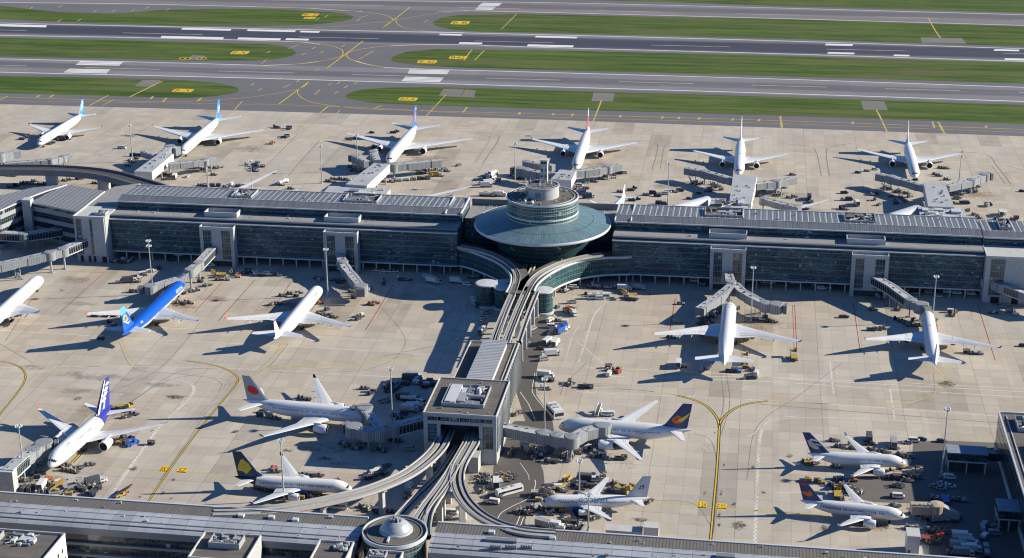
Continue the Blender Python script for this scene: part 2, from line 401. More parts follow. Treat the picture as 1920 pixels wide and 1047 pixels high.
# concrete pads in the grass
pad = asphalt_mat('weathered pad concrete', (0.20, 0.185, 0.17), 0.3, False, 6)
def quad(pts, name, mat, z=0.004):
    q = [P(u, v) for u, v in pts]; mb = MB(); mb.face([(p.x, p.y, z) for p in q]); return struct(name, mb, mat)
for q in ([(822, 180), (832, 167), (871, 168), (863, 182)], [(864, 181.5), (873, 168), (892, 169.5), (889, 183)], [(1109, 190), (1113, 174), (1153, 175.5), (1149, 190)],
          [(1619, 206), (1614, 189), (1658, 190.5), (1665, 207)], [(1729, 81), (1726, 70.5), (1804, 72), (1812, 82)], [(352, 112), (360, 104), (386, 105), (378, 112.5)],
          [(252, 162), (268, 150), (301, 151), (288, 163)]):
    quad(q, 'concrete_pad', pad, -0.003)
# ------------------------------------------------------------------ markings: every painted line is one flat sheet
def lines(name, items, mat, z):
    mb = MB()
    for pts, wd in items:
        q = [P(u, v) for u, v in pts]
        if len(q) > 2: q = spline(q, 8)
        mb.ribbon(q, wd, z)
    return struct(name, mb, mat)
lw = 1.5
lines('runway_edge_line', [
    ([(-200, 38), (0, 43.5), (480, 54), (980, 64.5), (1460, 76.9), (1920, 91.9), (2200, 101)], lw),
    ([(-200, 60), (0, 66.5), (240, 70.5), (500, 76.5)], lw), ([(880, 83.5), (980, 88), (1460, 101), (1920, 115.5), (2200, 124)], lw),
    ([(-200, 105), (0, 110.6), (240, 116), (500, 123)], lw*.9), ([(720, 127), (820, 130.5), (980, 135), (1460, 148.5), (1920, 164), (2200, 173)], lw*.9),
    ([(-200, 130), (0, 135.5), (480, 147), (980, 161.5), (1460, 175.5), (1920, 190.5), (2200, 199)], lw),
    ([(-200, 0), (0, 4.6), (240, 7.5), (480, 13)], lw*.9), ([(870, 20.5), (980, 22.5), (1460, 35), (1920, 48), (2200, 56)], lw*.9),
    ([(480, 0), (980, 4.5), (1460, 15.4), (1920, 28), (2200, 36)], lw*.8)], W_, -0.004)
lines('runway_turnoff_line', [([(500, 76.5), (560, 79), (600, 83.5)], .9), ([(500, 123), (560, 120), (600, 115)], .9), ([(480, 13), (560, 15), (620, 18.5), (680, 22)], .9), ([(720, 127), (690, 121), (665, 114)], .9), ([(880, 83.5), (800, 84), (730, 86.5)], .9), ([(870, 20.5), (820, 22.5)], .8), ([(870, 61.5), (830, 60.5), (790, 58.5)], .8)], W_, -0.0035)
lines('runway_centre_line', [([(x, 56.5+x*0.0232), (x+150, 56.5+(x+150)*0.0232)], 0.9) for x in range(-100, 2000, 330)] +
      [([(x, 122.5+x*0.0266), (x+140, 122.5+(x+140)*0.0266)], 0.8) for x in range(-90, 2000, 250)] +
      [([(x, -5+x*0.0225), (x+120, -5+(x+120)*0.0225)], 0.8) for x in range(600, 2000, 260)], WF, -0.004)
def bars(n, rows):
    """rows: left-top, right-top, right-bottom, left-bottom pixel corners, split in n stripes"""
    mb = MB()
    for c, k in rows:
        a, b_, c_, d = [P(*q) for q in c]
        for i in range(k):
            t0, t1 = i/k, (i+0.72)/k
            mb.face([a.lerp(d, t0), b_.lerp(c_, t0), b_.lerp(c_, t1), a.lerp(d, t1)][::-1])
    for i, p in enumerate(mb.v): mb.v[i] = (p[0], p[1], -0.003)
    return struct(n, mb, W_)
bars('threshold_stripes', [([(150, 115), (231, 116.5), (223, 124), (141, 122.5)], 3), ([(130, 129), (207, 130.5), (199, 138.5), (118, 136.5)], 4),
    ([(768, 130.5), (843, 132.5), (838, 140), (764, 138.5)], 4), ([(760, 144), (832, 146), (824, 155), (752, 153)], 4),
    ([(905, 5.5), (941, 6.5), (934, 12.5), (896, 11.5)], 3), ([(897, 12.5), (930, 13), (922, 19.5), (890, 18.5)], 3)])
bars('touchdown_block', [([(c[0], c[1]), (c[2], c[1]+(c[2]-c[0])*.024), (c[2]-3, c[3]+(c[2]-c[0])*.024), (c[0]-3, c[3])], 1) for c in
    ((342, 52.5, 434, 57), (303, 67.5, 420, 72.5), (465, 55.3, 555, 59.5), (447, 70.5, 527, 75.5), (537, 72, 580, 76.5), (825, 63.5, 867, 67.2), (564, 58, 600, 62),
     (1005, 67.5, 1083, 71.5), (990, 83.5, 1076, 88.5), (862, 79.3, 905, 83.5), (1549, 82, 1600, 86.5), (1553, 98, 1603, 102), (0, 45.5, 88, 51), (1865, 92.5, 1912, 96.5), (1677, 102.6, 1706, 106.5), (1885, 109.5, 1930, 114))])
yl = 0.8
lines('taxiway_centre_line', [
    ([(480, 13.5), (560, 15), (620, 18), (680, 22.5), (715, 27), (733, 33), (735, 39), (728, 44), (711, 57)], yl), ([(769, 13.5), (735, 40), (711, 57)], yl*1.2), ([(480, 57), (600, 52), (700, 43), (735, 39), (800, 28), (850, 22.8), (900, 20.5), (980, 22.5)], yl*.8),
    ([(742, 36), (745, 45), (760, 53), (800, 59)], yl*.8),
    ([(480, 77.5), (560, 79), (610, 84), (638, 92), (643, 100), (636, 107), (600, 115), (560, 120), (480, 123)], yl), ([(681, 77), (613, 128)], yl*1.3),
    ([(880, 83), (800, 83.5), (720, 87), (670, 94), (651, 101), (655, 110), (680, 119), (720, 127)], yl),
    ([(583, 150.5), (560, 168), (523, 195)], yl*1.2), ([(583, 150.5), (562, 166), (500, 178), (440, 185), (300, 191), (0, 182), (-200, 177)], yl*.7),
    ([(562, 166), (558, 175), (570, 186), (600, 195), (680, 204), (800, 208), (980, 213), (1460, 226.5), (1920, 243), (2200, 252)], yl*.8),
    ([(480, 195), (700, 203), (980, 218), (1460, 232), (1920, 248.5)], yl*.6), ([(0, 189), (480, 196)], yl*.5)], Y_, -0.002)
lines('taxiway_holding_line', [([(16, 180), (-12, 192)], 1.2), ([(203, 179), (168, 198)], 1.1), ([(213, 187), (192, 198)], .8), ([(454, 190), (440, 206)], .9), ([(616, 199), (600, 212)], 1.2), ([(638, 206), (628, 217)], .7), ([(836, 178), (798, 219)], .8), ([(1128, 188), (1112, 229)], 1.0),
    ([(1463, 218), (1466, 240)], 1.5), ([(1643, 206), (1650, 219), (1663, 247)], 1.1), ([(1759, 229), (1771, 251)], 1.5), ([(1740, 33), (1752, 55), (1763, 71)], 1.1), ([(1748, 228), (1752, 240)], 1.2),
    ([(500, 112), (490, 120)], .7), ([(590, 133), (600, 128)], .7), ([(885, 93), (870, 113)], 1.0), ([(908, 95), (890, 113)], .9), ([(968, 27), (940, 55)], .8), ([(305, 152), (243, 182)], 1.3), ([(672, 34), (690, 29)], 1), ([(560, 84), (540, 92)], .8),
    ([(700, 96), (672, 112)], .8), ([(600, 168), (590, 178)], .7), ([(640, 150), (632, 158)], .9), ([(716, 198), (700, 204)], 1.2), ([(876, 201), (868, 211)], 1.2), ([(530, 165), (545, 158)], 1), ([(75, 179), (68, 183)], 1.6), ([(101, 178), (93, 183)], 1.6), ([(312, 184), (305, 191)], 1.6), ([(378, 184), (370, 190)], 1.6), ([(287, 181), (282, 186)], 1.6)] +
    [([(u, 211+(u-980)*.0285), (u-2, 215+(u-980)*.0285)], 1.6) for u in (975, 1038, 1074, 1164, 1243, 1274, 1312, 1375, 1424, 1600, 1850)], YF, -0.001)
lines('taxiway_edge_dash', [([(u, v), (u+7, v-4)], 1.0) for u, v in ((110, 14), (55, 17), (175, 23), (210, 22), (245, 22), (272, 17), (145, 40), (108, 41), (310, 20), (585, 92), (565, 104), (600, 100), (640, 88), (520, 150), (555, 154), (615, 160), (627, 176), (645, 165), (664, 158), (500, 100), (470, 160), (484, 170), (592, 38), (668, 40), (795, 42), (608, 33))], YF, -0.0015)
def yellow_sign(u, v, w, h, txt, dx=0, asp=1.0, rot=0.0, z=0.004, zt=0.012):
    """painted location sign; corners from the photo, characters on top"""
    c = P(u, v); a = P(u-w/2, v); b_ = P(u+w/2, v); W = (b_-a).length; t = P(u, v-h/2); bt = P(u, v+h/2); Hh = (t.y-bt.y)
    mb = MB(); n = 5; r_ = min(W, Hh)*0.22; pts = []
    for qx, qy, a0 in ((1, -1, -90), (1, 1, 0), (-1, 1, 90), (-1, -1, 180)):
        for i in range(n):
            an = R(a0+90*i/(n-1)); pts.append((c.x+qx*(W/2-r_)+r_*math.cos(an), c.y+qy*(Hh/2-r_)+r_*math.sin(an), z))
    mb.face(pts)
    struct('painted_taxiway_sign', mb, [SIGNY])
    vs, fs = text_mesh(txt, 1.0)
    xs = [p.x for p in vs]; ys = [p.y for p in vs]; kx = W*0.78/(max(xs)-min(xs)); ky = Hh*0.66/(max(ys)-min(ys)); mx = (max(xs)+min(xs))/2; my = (max(ys)+min(ys))/2
    mb = MB()
    for f in fs: mb.face([(c.x+(vs[i].x-mx)*kx, c.y+(vs[i].y-my)*ky, zt) for i in f])
    struct('painted_taxiway_lettering', mb, BK)
SIGNY = paint('yellow sign paint', (0.68, 0.44, 0.015), 0.15)
for a in ((343, 170, 38, 6, "B--X"), (450, 99, 33, 6, "E-X"), (582, 28, 30, 5, "B-2"), (581, 34, 22, 4, "Z-2"), (863, 43, 34, 6, "B-B"), (801, 116, 36, 6, "B-42"), (859, 108, 33, 6, "B42"), (765, 186, 35, 6, "B3-A"), (347, 110, 22, 3.5, "--"), (378, 110, 18, 3.5, "--")):
    yellow_sign(*a)
for a in ((1316, 946.5, 19, 12, "E 24"), (1353, 950, 19, 12, "E.Y2"), (309, 879.5, 20, 12, "BK5"), (342, 882, 19, 11, "5Z")):
    yellow_sign(*a)
# apron lead-in lines: yellow on black
def lead(pts, wd=0.38, m=Y_):
    q = [P(u, v) for u, v in pts]; q = spline(q, 10) if len(q) > 2 else q
    LB.ribbon(q, wd*2.5, 0.006); (LY if m is Y_ else LF).ribbon(q, wd, 0.012)
LB, LY, LF = MB(), MB(), MB()
lead([(-60, 870), (-20, 810), (0, 777), (30, 740), (47, 712), (43, 694), (25, 683), (0, 678), (-30, 676)])
lead([(275, 945), (310, 892), (360, 823), (407, 764), (440, 725), (446, 712), (440, 702), (420, 691), (390, 683), (350, 677)])
lead([(1332, 1016), (1338, 950), (1345, 870), (1349, 800), (1349, 795)], 0.5)
lead([(1349, 798), (1343, 782), (1325, 762), (1300, 750), (1270, 742)], 0.55)
lead([(1349, 798), (1355, 785), (1375, 768), (1400, 758), (1440, 752)], 0.55)
lead([(135, 868), (150, 852), (160, 839)], .6)
def thin(name, items, mat, z=0.004):
    return lines(name, items, mat, z)
struct('apron_lead_line', LY, Y_); struct('apron_line_border', LB, BK)
thin('faded_lead_line', [([(440, 725), (470, 702), (520, 688), (640, 684), (800, 668)], .9), ([(45, 715), (80, 700), (130, 690), (240, 684)], .7), ([(1270, 742), (1200, 732), (1120, 728)], .6), ([(1440, 752), (1540, 757), (1620, 758), (1690, 757), (1740, 745), (1775, 722), (1770, 705), (1752, 688)], .6),
    ([(530, 640), (512, 668)], .8), ([(228, 635), (240, 668), (255, 685)], .5), ([(175, 874), (250, 880), (310, 884), (450, 892)], .55), ([(1215, 946), (1340, 953), (1420, 958), (1500, 963)], .6), ([(1420, 960), (1560, 966)], .7), ([(1260, 740), (1290, 745)], .5)], YF)
thin('apron_guide_line', [([(0, 606), (240, 612), (480, 624), (720, 640)], .45), ([(0, 620), (300, 637), (640, 655), (860, 668)], .45), ([(0, 690), (200, 687), (450, 692), (700, 705), (800, 712)], .4),
    ([(1100, 690), (1300, 697), (1500, 712), (1920, 735)], .5), ([(1150, 706), (1420, 715), (1680, 731), (1920, 745)], .5), ([(1080, 735), (1420, 750), (1700, 768), (1875, 781)], .5), ([(1080, 640), (1180, 700), (1420, 707), (1640, 716), (1920, 729)], .4),
    ([(1556, 678), (1563, 738)], .6), ([(1669, 731), (1678, 790)], .6), ([(1636, 898), (1639, 928)], .6), ([(1440, 923), (1738, 926)], .45),
    ([(740, 535), (800, 537), (845, 550), (868, 575), (872, 605), (862, 630), (838, 652)], .5), ([(888, 588), (878, 620), (858, 662)], .4), ([(1085, 680), (1098, 640), (1115, 590), (1140, 565)], .6), ([(1060, 680), (1070, 640), (1085, 610)], .3),
    ([(1424, 802), (1450, 785), (1500, 780)], .5), ([(1717, 870), (1718, 845), (1735, 832), (1770, 829)], .5), ([(1735, 850), (1733, 866)], .4), ([(1748, 848), (1752, 862)], .4), ([(1400, 820), (1500, 783), (1920, 803)], .35),
    ([(595, 835), (625, 850), (645, 870), (668, 876)], .4)], WF)
thin('service_road_line', [([(1003, 900), (1004, 908), (1000, 922), (988, 936), (960, 950), (940, 962), (932, 975)], .29), ([(975, 735), (992, 760), (1004, 790)], .26), ([(1040, 790), (1020, 765), (1002, 742), (998, 730), (1003, 700)], .26), ([(975, 868), (990, 890), (992, 900)], .19), ([(1001, 927), (1018, 928)], .39), ([(920, 890), (912, 925)], .26), ([(968, 985), (975, 968)], .32), ([(975, 988), (982, 970)], .32), ([(1390, 730), (1400, 726)], .19)], W_, 0.016)
# taxilane edge: chain of red and white blocks
def chain(pts, wd, step=1.5):
    q = spline([P(u, v) for u, v in pts], 30); mw = MB(); mr = MB()
    mw.ribbon(q, wd*1.0, 0.004)
    k = 0
    for i in range(len(q)-1):
        a, b_ = q[i], q[i+1]; L = (b_-a).length; n = max(1, int(L/step)); d = (b_-a)/n; nn = Vector((-d.y, d.x, 0)).normalized()
        for j in range(n):
            k += 1; c = a+d*j + nn*(wd*0.27*(1 if k % 2 else -1))
            mr.ribbon([c, c+d*0.55], wd*0.28, 0.009)
    struct('taxilane_edge_line', mw, WF); struct('taxilane_edge_blocks', mr, paint('dull dark red paint', (0.33, 0.27, 0.25), 0.95))
chain([(205, 935), (245, 875), (300, 800), (345, 757), (363, 735), (358, 720), (335, 713)], 1.4)
chain([(1415, 1025), (1419, 920), (1424, 830), (1430, 803)], 1.3)
chain([(1230, 735), (1120, 727), (1100, 735)], 0.8)
thin('stand_clearance_line', [([(195, 512), (110, 588)], .35), ([(478, 525), (409, 602)], .35), ([(416, 530), (364, 587)], .35), ([(737, 535), (685, 620)], .4), ([(1266, 560), (1252, 642)], .35), ([(1490, 572), (1494, 655)], .35), ([(1486, 572), (1489, 655)], .25), ([(1600, 569), (1613, 661)], .35), ([(1834, 575), (1866, 676)], .35),
      ([(545, 530), (510, 585)], .3), ([(1755, 600), (1762, 640)], .25), ([(1427, 600), (1428, 640)], .2), ([(1252, 642), (1300, 643)], .2), ([(140, 510), (195, 511)], .3)], RD, 0.008)
# tyre traces on the far apron
thin('tyre_trace', [([(905, 306), (935, 262), (925, 252), (870, 247)], .5), ([(890, 306), (918, 262), (905, 254), (880, 250)], .4), ([(1223, 318), (1233, 275), (1222, 266), (1200, 264)], .5), ([(1238, 318), (1246, 275), (1260, 268)], .5), ([(1540, 330), (1530, 285), (1515, 275), (1470, 270)], .6), ([(1555, 330), (1549, 285), (1560, 276), (1600, 268)], .6),
      ([(1895, 345), (1868, 310), (1850, 290), (1800, 285)], .7), ([(1885, 345), (1860, 312)], .6), ([(1890, 312), (1925, 320)], .6), ([(560, 250), (500, 310)], .5), ([(600, 262), (540, 330)], .5), ([(200, 290), (290, 230)], .4), ([(180, 285), (260, 250)], .4), ([(0, 645), (60, 680)], .4), ([(1100, 680), (1060, 720), (1050, 740)], .3), ([(1000, 690), (1090, 740)], .2), ([(720, 668), (860, 640)], .5),
      ([(1420, 758), (1920, 797)], .5), ([(400, 710), (415, 720), (410, 735)], .3)], TIRE, 0.003)
thin('tyre_trace', [([(1352, 700), (1356, 760), (1345, 800)], .35), ([(1362, 700), (1368, 760), (1350, 820)], .35), ([(1750, 700), (1748, 740), (1700, 762)], .3), ([(540, 645), (500, 690), (440, 720)], .35), ([(530, 650), (485, 692), (430, 722)], .3), ([(222, 640), (250, 690), (320, 700), (430, 712)], .3),
      ([(215, 775), (330, 700), (420, 690)], .3), ([(95, 880), (200, 790), (300, 720), (380, 700)], .35), ([(455, 752), (400, 760), (350, 830), (300, 900)], .3), ([(1300, 812), (1335, 830), (1345, 900), (1338, 1000)], .35), ([(1220, 938), (1300, 945), (1335, 990)], .3),
      ([(700, 560), (760, 640), (700, 690), (560, 700)], .3), ([(60, 560), (10, 640)], .4), ([(380, 600), (300, 690), (200, 740)], .3), ([(1580, 680), (1500, 740), (1420, 800), (1400, 900)], .3)], TIRE, 0.0035)
# service roads
road = asphalt_mat('service road asphalt', (0.115, 0.108, 0.10), 0.35, False)
def poly(name, pts, mat, z):
    q = [P(u, v) for u, v in pts]; mb = MB(); mb.face([(p.x, p.y, z) for p in q][::-1]); return struct(name, mb, mat)
rd = [(1022, 584), (1040, 584), (1030, 615), (1018, 650), (1007, 690), (1003, 720), (1006, 742), (1020, 762), (1036, 790), (1040, 815), (1040, 850), (1022, 858), (1012, 866), (1019, 885), (1021, 905), (1015, 925), (1006, 940), (992, 958), (985, 975), (985, 1000), (930, 1000), (925, 985), (905, 968), (890, 955), (905, 940), (922, 912), (925, 880), (930, 820), (965, 790), (985, 790), (976, 760), (968, 735), (968, 700), (975, 650), (1002, 600)]
poly('service_road', rd, road, 0.010)
poly('service_road', [(1712, 830), (1760, 826), (1900, 832), (1960, 930), (1990, 1060), (1745, 1060), (1738, 985), (1732, 945), (1640, 942), (1560, 925), (1560, 900), (1640, 892), (1700, 885), (1710, 860)], asphalt_mat('stand asphalt', (0.155, 0.14, 0.13), 0.35, False, 5), 0.010)
# parking positions stained rusty brown round the gates, one shallow wash of iron and hydraulic oil
def stain_mat(name, col, dens, fq=0.16):
    m, b = start(name); p = pos(); s = sep(uvc())
    n = noise(p, fq, 5, 0.75); n2 = noise(p, 1.6, 4, 0.85)
    fin(b, mulc(col, M('ADD', 0.75, M('MULTIPLY', n2, 0.5))), 0.8, 0, 0.2)
    e = ramp(s[0], 0.0, 0.85)
    a = M('MULTIPLY', ramp(M('ADD', M('MULTIPLY', e, 0.55), M('MULTIPLY', M('SUBTRACT', M('ADD', n, M('MULTIPLY', n2, 0.7)), 0.85), 1.6)), 0.25, 0.75), M('MULTIPLY', ramp(e, 0.0, 0.3), dens))
    lk(a, b.inputs['Alpha']); return m
def blob(mb, u, v, wpx, hpx, z, n=20, rot=0):
    c = P(u, v); a = abs(P(u+wpx, v).x-c.x); b_ = abs(P(u, v-hpx).y-P(u, v+hpx).y)/2
    ring = [(c.x+a*math.cos(t*2*math.pi/n), c.y+b_*math.sin(t*2*math.pi/n), z) for t in range(n)]
    for i in range(n):
        mb.face([(c.x, c.y, z), ring[i], ring[(i+1) % n]], 0, [(1, 0), (0, 0), (0, 0)])
mr = MB(); zz = 0.014
for u, v, a, b_ in ((540, 575, 110, 22), (400, 560, 55, 14), (1640, 560, 60, 14), (1420, 610, 90, 26), (140, 525, 60, 12), (800, 300, 80, 14), (470, 280, 60, 12), (1120, 310, 60, 12), (1450, 365, 70, 14), (1830, 365, 80, 14), (1050, 850, 60, 26), (1100, 925, 110, 30),
                   (70, 900, 90, 26), (620, 940, 120, 26), (600, 840, 110, 20), (200, 770, 110, 24), (1730, 950, 60, 40), (340, 575, 60, 10), (1880, 565, 60, 14)):
    zz += 0.0005; blob(mr, u, v, a, b_, zz)
struct('rusty_apron_stain', mr, stain_mat('rust wash', (0.30, 0.19, 0.13), 0.5), 'stuff', 'brown rusty stains soaked into the apron concrete around the gates')
ms = MB(); zz = 0.05
for u, v, a, b_ in ((175, 706, 170, 13), (150, 733, 110, 12), (300, 722, 70, 9), (60, 690, 60, 10), (640, 870, 40, 8), (1640, 985, 70, 16), (1120, 850, 70, 16), (700, 900, 90, 14), (830, 340, 50, 8), (1250, 350, 60, 10), (380, 320, 60, 8), (1640, 360, 70, 10), (820, 960, 60, 12), (990, 870, 40, 14), (1060, 985, 60, 12), (560, 600, 60, 8), (1330, 610, 50, 8), (150, 570, 60, 8)):
    zz += 0.0006; blob(ms, u, v, a, b_, zz)
struct('soot_stain', ms, stain_mat('soot wash', (0.17, 0.15, 0.13), 0.34, 0.16), 'stuff', 'broad grey-brown grime across the apron concrete')
mo = MB(); zz = 0.026
for u, v, a, b_ in ((145, 748, 14, 8), (1357, 873, 5, 6), (1352, 925, 6, 10), (1322, 925, 7, 8), (1348, 968, 7, 12), (1348, 985, 6, 8), (1376, 946, 9, 7), (1385, 985, 28, 16), (1412, 876, 7, 6), (1432, 924, 8, 5), (540, 845, 18, 6), (1545, 990, 14, 10), (1640, 985, 60, 16), (610, 860, 30, 8), (285, 808, 7, 4),
                   (116, 545, 9, 4), (440, 810, 14, 7), (325, 900, 8, 5), (305, 925, 7, 8), (262, 932, 6, 6), (1775, 720, 30, 12), (330, 745, 40, 8), (820, 880, 60, 10), (240, 255, 30, 4), (990, 255, 12, 3), (1340, 812, 4, 4), (1200, 975, 30, 8), (320, 935, 5, 4), (200, 765, 70, 8), (250, 880, 14, 8), (1480, 855, 14, 7), (1500, 905, 12, 5)):
    zz += 0.0005; blob(mo, u, v, a, b_, zz)
struct('oil_stain', mo, stain_mat('oil soak', (0.06, 0.055, 0.055), 0.8, 0.5), 'stuff', 'dark oil and rubber stains on the apron concrete')

# ================================================================== buildings
CONC = panel('concrete cladding', (0.36, 0.37, 0.375), 1.5, 1.2, 0.05, 0.12, 0.75)
CONCL = panel('pale concrete', (0.44, 0.44, 0.43), 2.4, 2.4, 0.05, 0.12, 0.8)
TRIM = simple('pale metal trim', (0.47, 0.49, 0.51), 0.45, 0.0, 0.2, 0.3)
TRIMD = simple('grey metal trim', (0.17, 0.185, 0.205), 0.5, 0.0, 0.2, 0.3)
DARK = simple('dark void', (0.02, 0.021, 0.023), 0.8, 0, 0.3)
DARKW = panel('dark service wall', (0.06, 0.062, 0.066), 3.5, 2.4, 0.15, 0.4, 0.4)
ROOFA = ribs('sloping metal roof', (0.145, 0.155, 0.172), 0.85, 0, 0.25, 0.5, 0.5, 0.0, 0.4)
ROOFB = ribs('main metal roof', (0.155, 0.162, 0.175), 0.97, 0, 0.22, 0.55, 0.5, 0.0, 0.4, 2.91)
LEDGE = panel('lower roof paving', (0.25, 0.245, 0.24), 1.2, 1.2, 0.05, 0.16, 0.75)
FELT = panel('gravel roof felt', (0.115, 0.105, 0.097), 9.0, 1.1, 0.06, 0.3, 0.75, 0.95)
FELTR = ribs('ribbed dark roof', (0.135, 0.125, 0.115), 1.1, 0, 0.3, 0.55, 0.85, 0.0, 0.2)
METL = ribs('pale sheet roof', (0.33, 0.345, 0.375), 6.5, 0, 0.14, 0.5, 0.45, 0.0, 0.38)
GLS = glazing('curtain wall glass', 1.2, 0.72, 2.88, (0.008, 0.028, 0.044), (0.13, 0.20, 0.21), (0.135, 0.185, 0.21), 0.07, 0.36, 0.85, 0.12)
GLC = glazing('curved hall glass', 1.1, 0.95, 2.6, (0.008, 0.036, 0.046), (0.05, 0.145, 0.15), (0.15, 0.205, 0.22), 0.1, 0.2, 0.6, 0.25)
GLK = glazing('shaded skirt glass', 1.1, 0.95, 2.6, (0.006, 0.022, 0.028), (0.03, 0.09, 0.09), (0.07, 0.11, 0.12), 0.1, 0.2, 0.6, 0.2)  # darker copy of the curved hall glass, shade under the rim put into colour
GLG = glazing('green drum glass', 1.3, 2.2, 2.9, (0.012, 0.06, 0.065), (0.06, 0.13, 0.15), (0.24, 0.29, 0.31), 0.12, 0.4, 0.6, 0.4)
GLD = glazing('office strip glass', 1.6, 1.6, 4.0, (0.01, 0.014, 0.02), (0.22, 0.25, 0.22), (0.05, 0.06, 0.07), 0.12, 0.6, 0.35)
GLT = glazing('tower strip glass', 1.4, 1.1, 3.3, (0.01, 0.028, 0.035), (0.07, 0.13, 0.13), (0.22, 0.24, 0.25), 0.1, 0.25, 0.9)
def boxp(name, th, mat, *a, **k):
    mb = MB(); mb.box(*a, **k); return part(name, mb, mat, th)
def plant(x0, x1, y0, y1, z, th, n=5, seed=1, wall=True, h=1.6):
    """roof plant: a low upstand with ducts, fans and boxes in it"""
    rn = random.Random(seed); m = MB()
    if wall:
        t = 0.3
        m.box(x0, x1, y0, y0+t, z, z+h); m.box(x0, x1, y1-t, y1, z, z+h); m.box(x0, x0+t, y0+t, y1-t, z, z+h); m.box(x1-t, x1, y0+t, y1-t, z, z+h)
        m.face([(x0+t, y0+t, z+.25), (x1-t, y0+t, z+.25), (x1-t, y1-t, z+.25), (x0+t, y1-t, z+.25)], 1)
    pcs = []
    for i in range(n):
        if not wall: m = MB(); pcs.append(m)
        w_, d_, hh = rn.uniform(.12, .3)*(x1-x0), rn.uniform(.15, .35)*(y1-y0), rn.uniform(0.5, 1.1)*h
        xa = rn.uniform(x0+.4, max(x0+.5, x1-w_-.4)); ya = rn.uniform(y0+.4, max(y0+.5, y1-d_-.4))
        m.box(xa, xa+w_, ya, ya+d_, z+.25+i*.003, z+hh+i*.013, rn.choice([0, 0, 1, 2]))
    for i in range(n):
        if not wall: m = MB(); pcs.append(m)
        xa = rn.uniform(x0+.8, x1-.8); ya = rn.uniform(y0+.8, y1-.8); m.cyl(xa, ya, z+.2, z+h*rn.uniform(.7, 1.25), rn.uniform(.25, .6), None, 12, rn.choice([0, 3]))
    if not wall: m = MB(); pcs.append(m)
    m.tube((x0+1, y0+1, z+h*.6), (x1-1, y1-1.2, z+h*.6), .22, 8, 3)
    for q in pcs: part('roof_unit', q, [TRIM, FELT, TRIMD, GALV], th)
    if not wall: return
    return part('roof_plant', m, [GALV, FELT, TRIMD, GALV], th)
GALV = simple('galvanised duct', (0.34, 0.35, 0.36), 0.45, 0.2, 0.3, 0.8)
def roof_bits(th, x0, x1, y0, y1, z, n, seed):
    rn = random.Random(seed)
    for i in range(n):
        m = MB(); x, y = rn.uniform(x0, x1), rn.uniform(y0, y1); s = rn.uniform(.25, .8)
        if rn.random() < .5: m.box(x, x+s*rn.uniform(1, 2.2), y, y+s, z-.02, z+s*.8, rn.choice([0, 2]))
        else: m.cyl(x, y, z-.02, z+s, s*.35, None, 10, rn.choice([0, 3]))
        part('roof_vent', m, [TRIM, FELT, TRIMD, GALV], th)
def stair_tower(th, x0, x1, y0, y1, h, hood=True):
    """concrete stair tower: open frame, two glass strips with a blank panel between, parapet round a sunk roof"""
    w_ = x1-x0; tw = 0.10*w_
    t = MB()
    t.box(x0, x0+tw, y0, y1, 0, h); t.box(x1-tw, x1, y0, y1, 0, h)
    xa, xb = x0+w_*.34, x0+w_*.64
    t.box(xa, xb, y0+.25, y1, 4.2, h-.9)
    t.box(x0+tw, x1-tw, y0+.12, y1, h-.9, h); t.box(x0+tw, x1-tw, y0+.12, y1-.3, 3.4, 4.2)
    body = part('stair_tower', t, CONC, th)
    m = MB(); m.box(x0+tw, xa, y0+.5, y1-.2, 4.2, h-.9); m.box(xb, x1-tw, y0+.5, y1-.2, 4.2, h-.9)
    part('window', m, GLT, body)
    m = MB(); m.box(x0+tw, x1-tw, y0+2.2, y1-.2, 0.02, 3.4)
    part('doorway', m, DARKW, body)
    m = MB()
    m.box(x0, x1, y0-.05, y0+.35, h, h+1.0); m.box(x0, x0+.35, y0+.35, y1, h, h+1.0); m.box(x1-.35, x1, y0+.35, y1, h, h+1.0); m.box(x0+.35, x1-.35, y1-.35, y1, h, h+1.0)
    part('parapet', m, CONCL, body)
    m = MB(); m.face([(x0+.35, y0+.35, h+.03), (x1-.35, y0+.35, h+.03), (x1-.35, y1-.35, h+.03), (x0+.35, y1-.35, h+.03)])
    m.cyl(x0+w_*.35, (y0+y1)/2, h, h+.5, .35, None, 10, 1); m.cyl(x0+w_*.55, (y0+y1)/2, h, h+.5, .35, None, 10, 1)
    part('tower_roof', m, [CONCL, DARK], body)
    return body
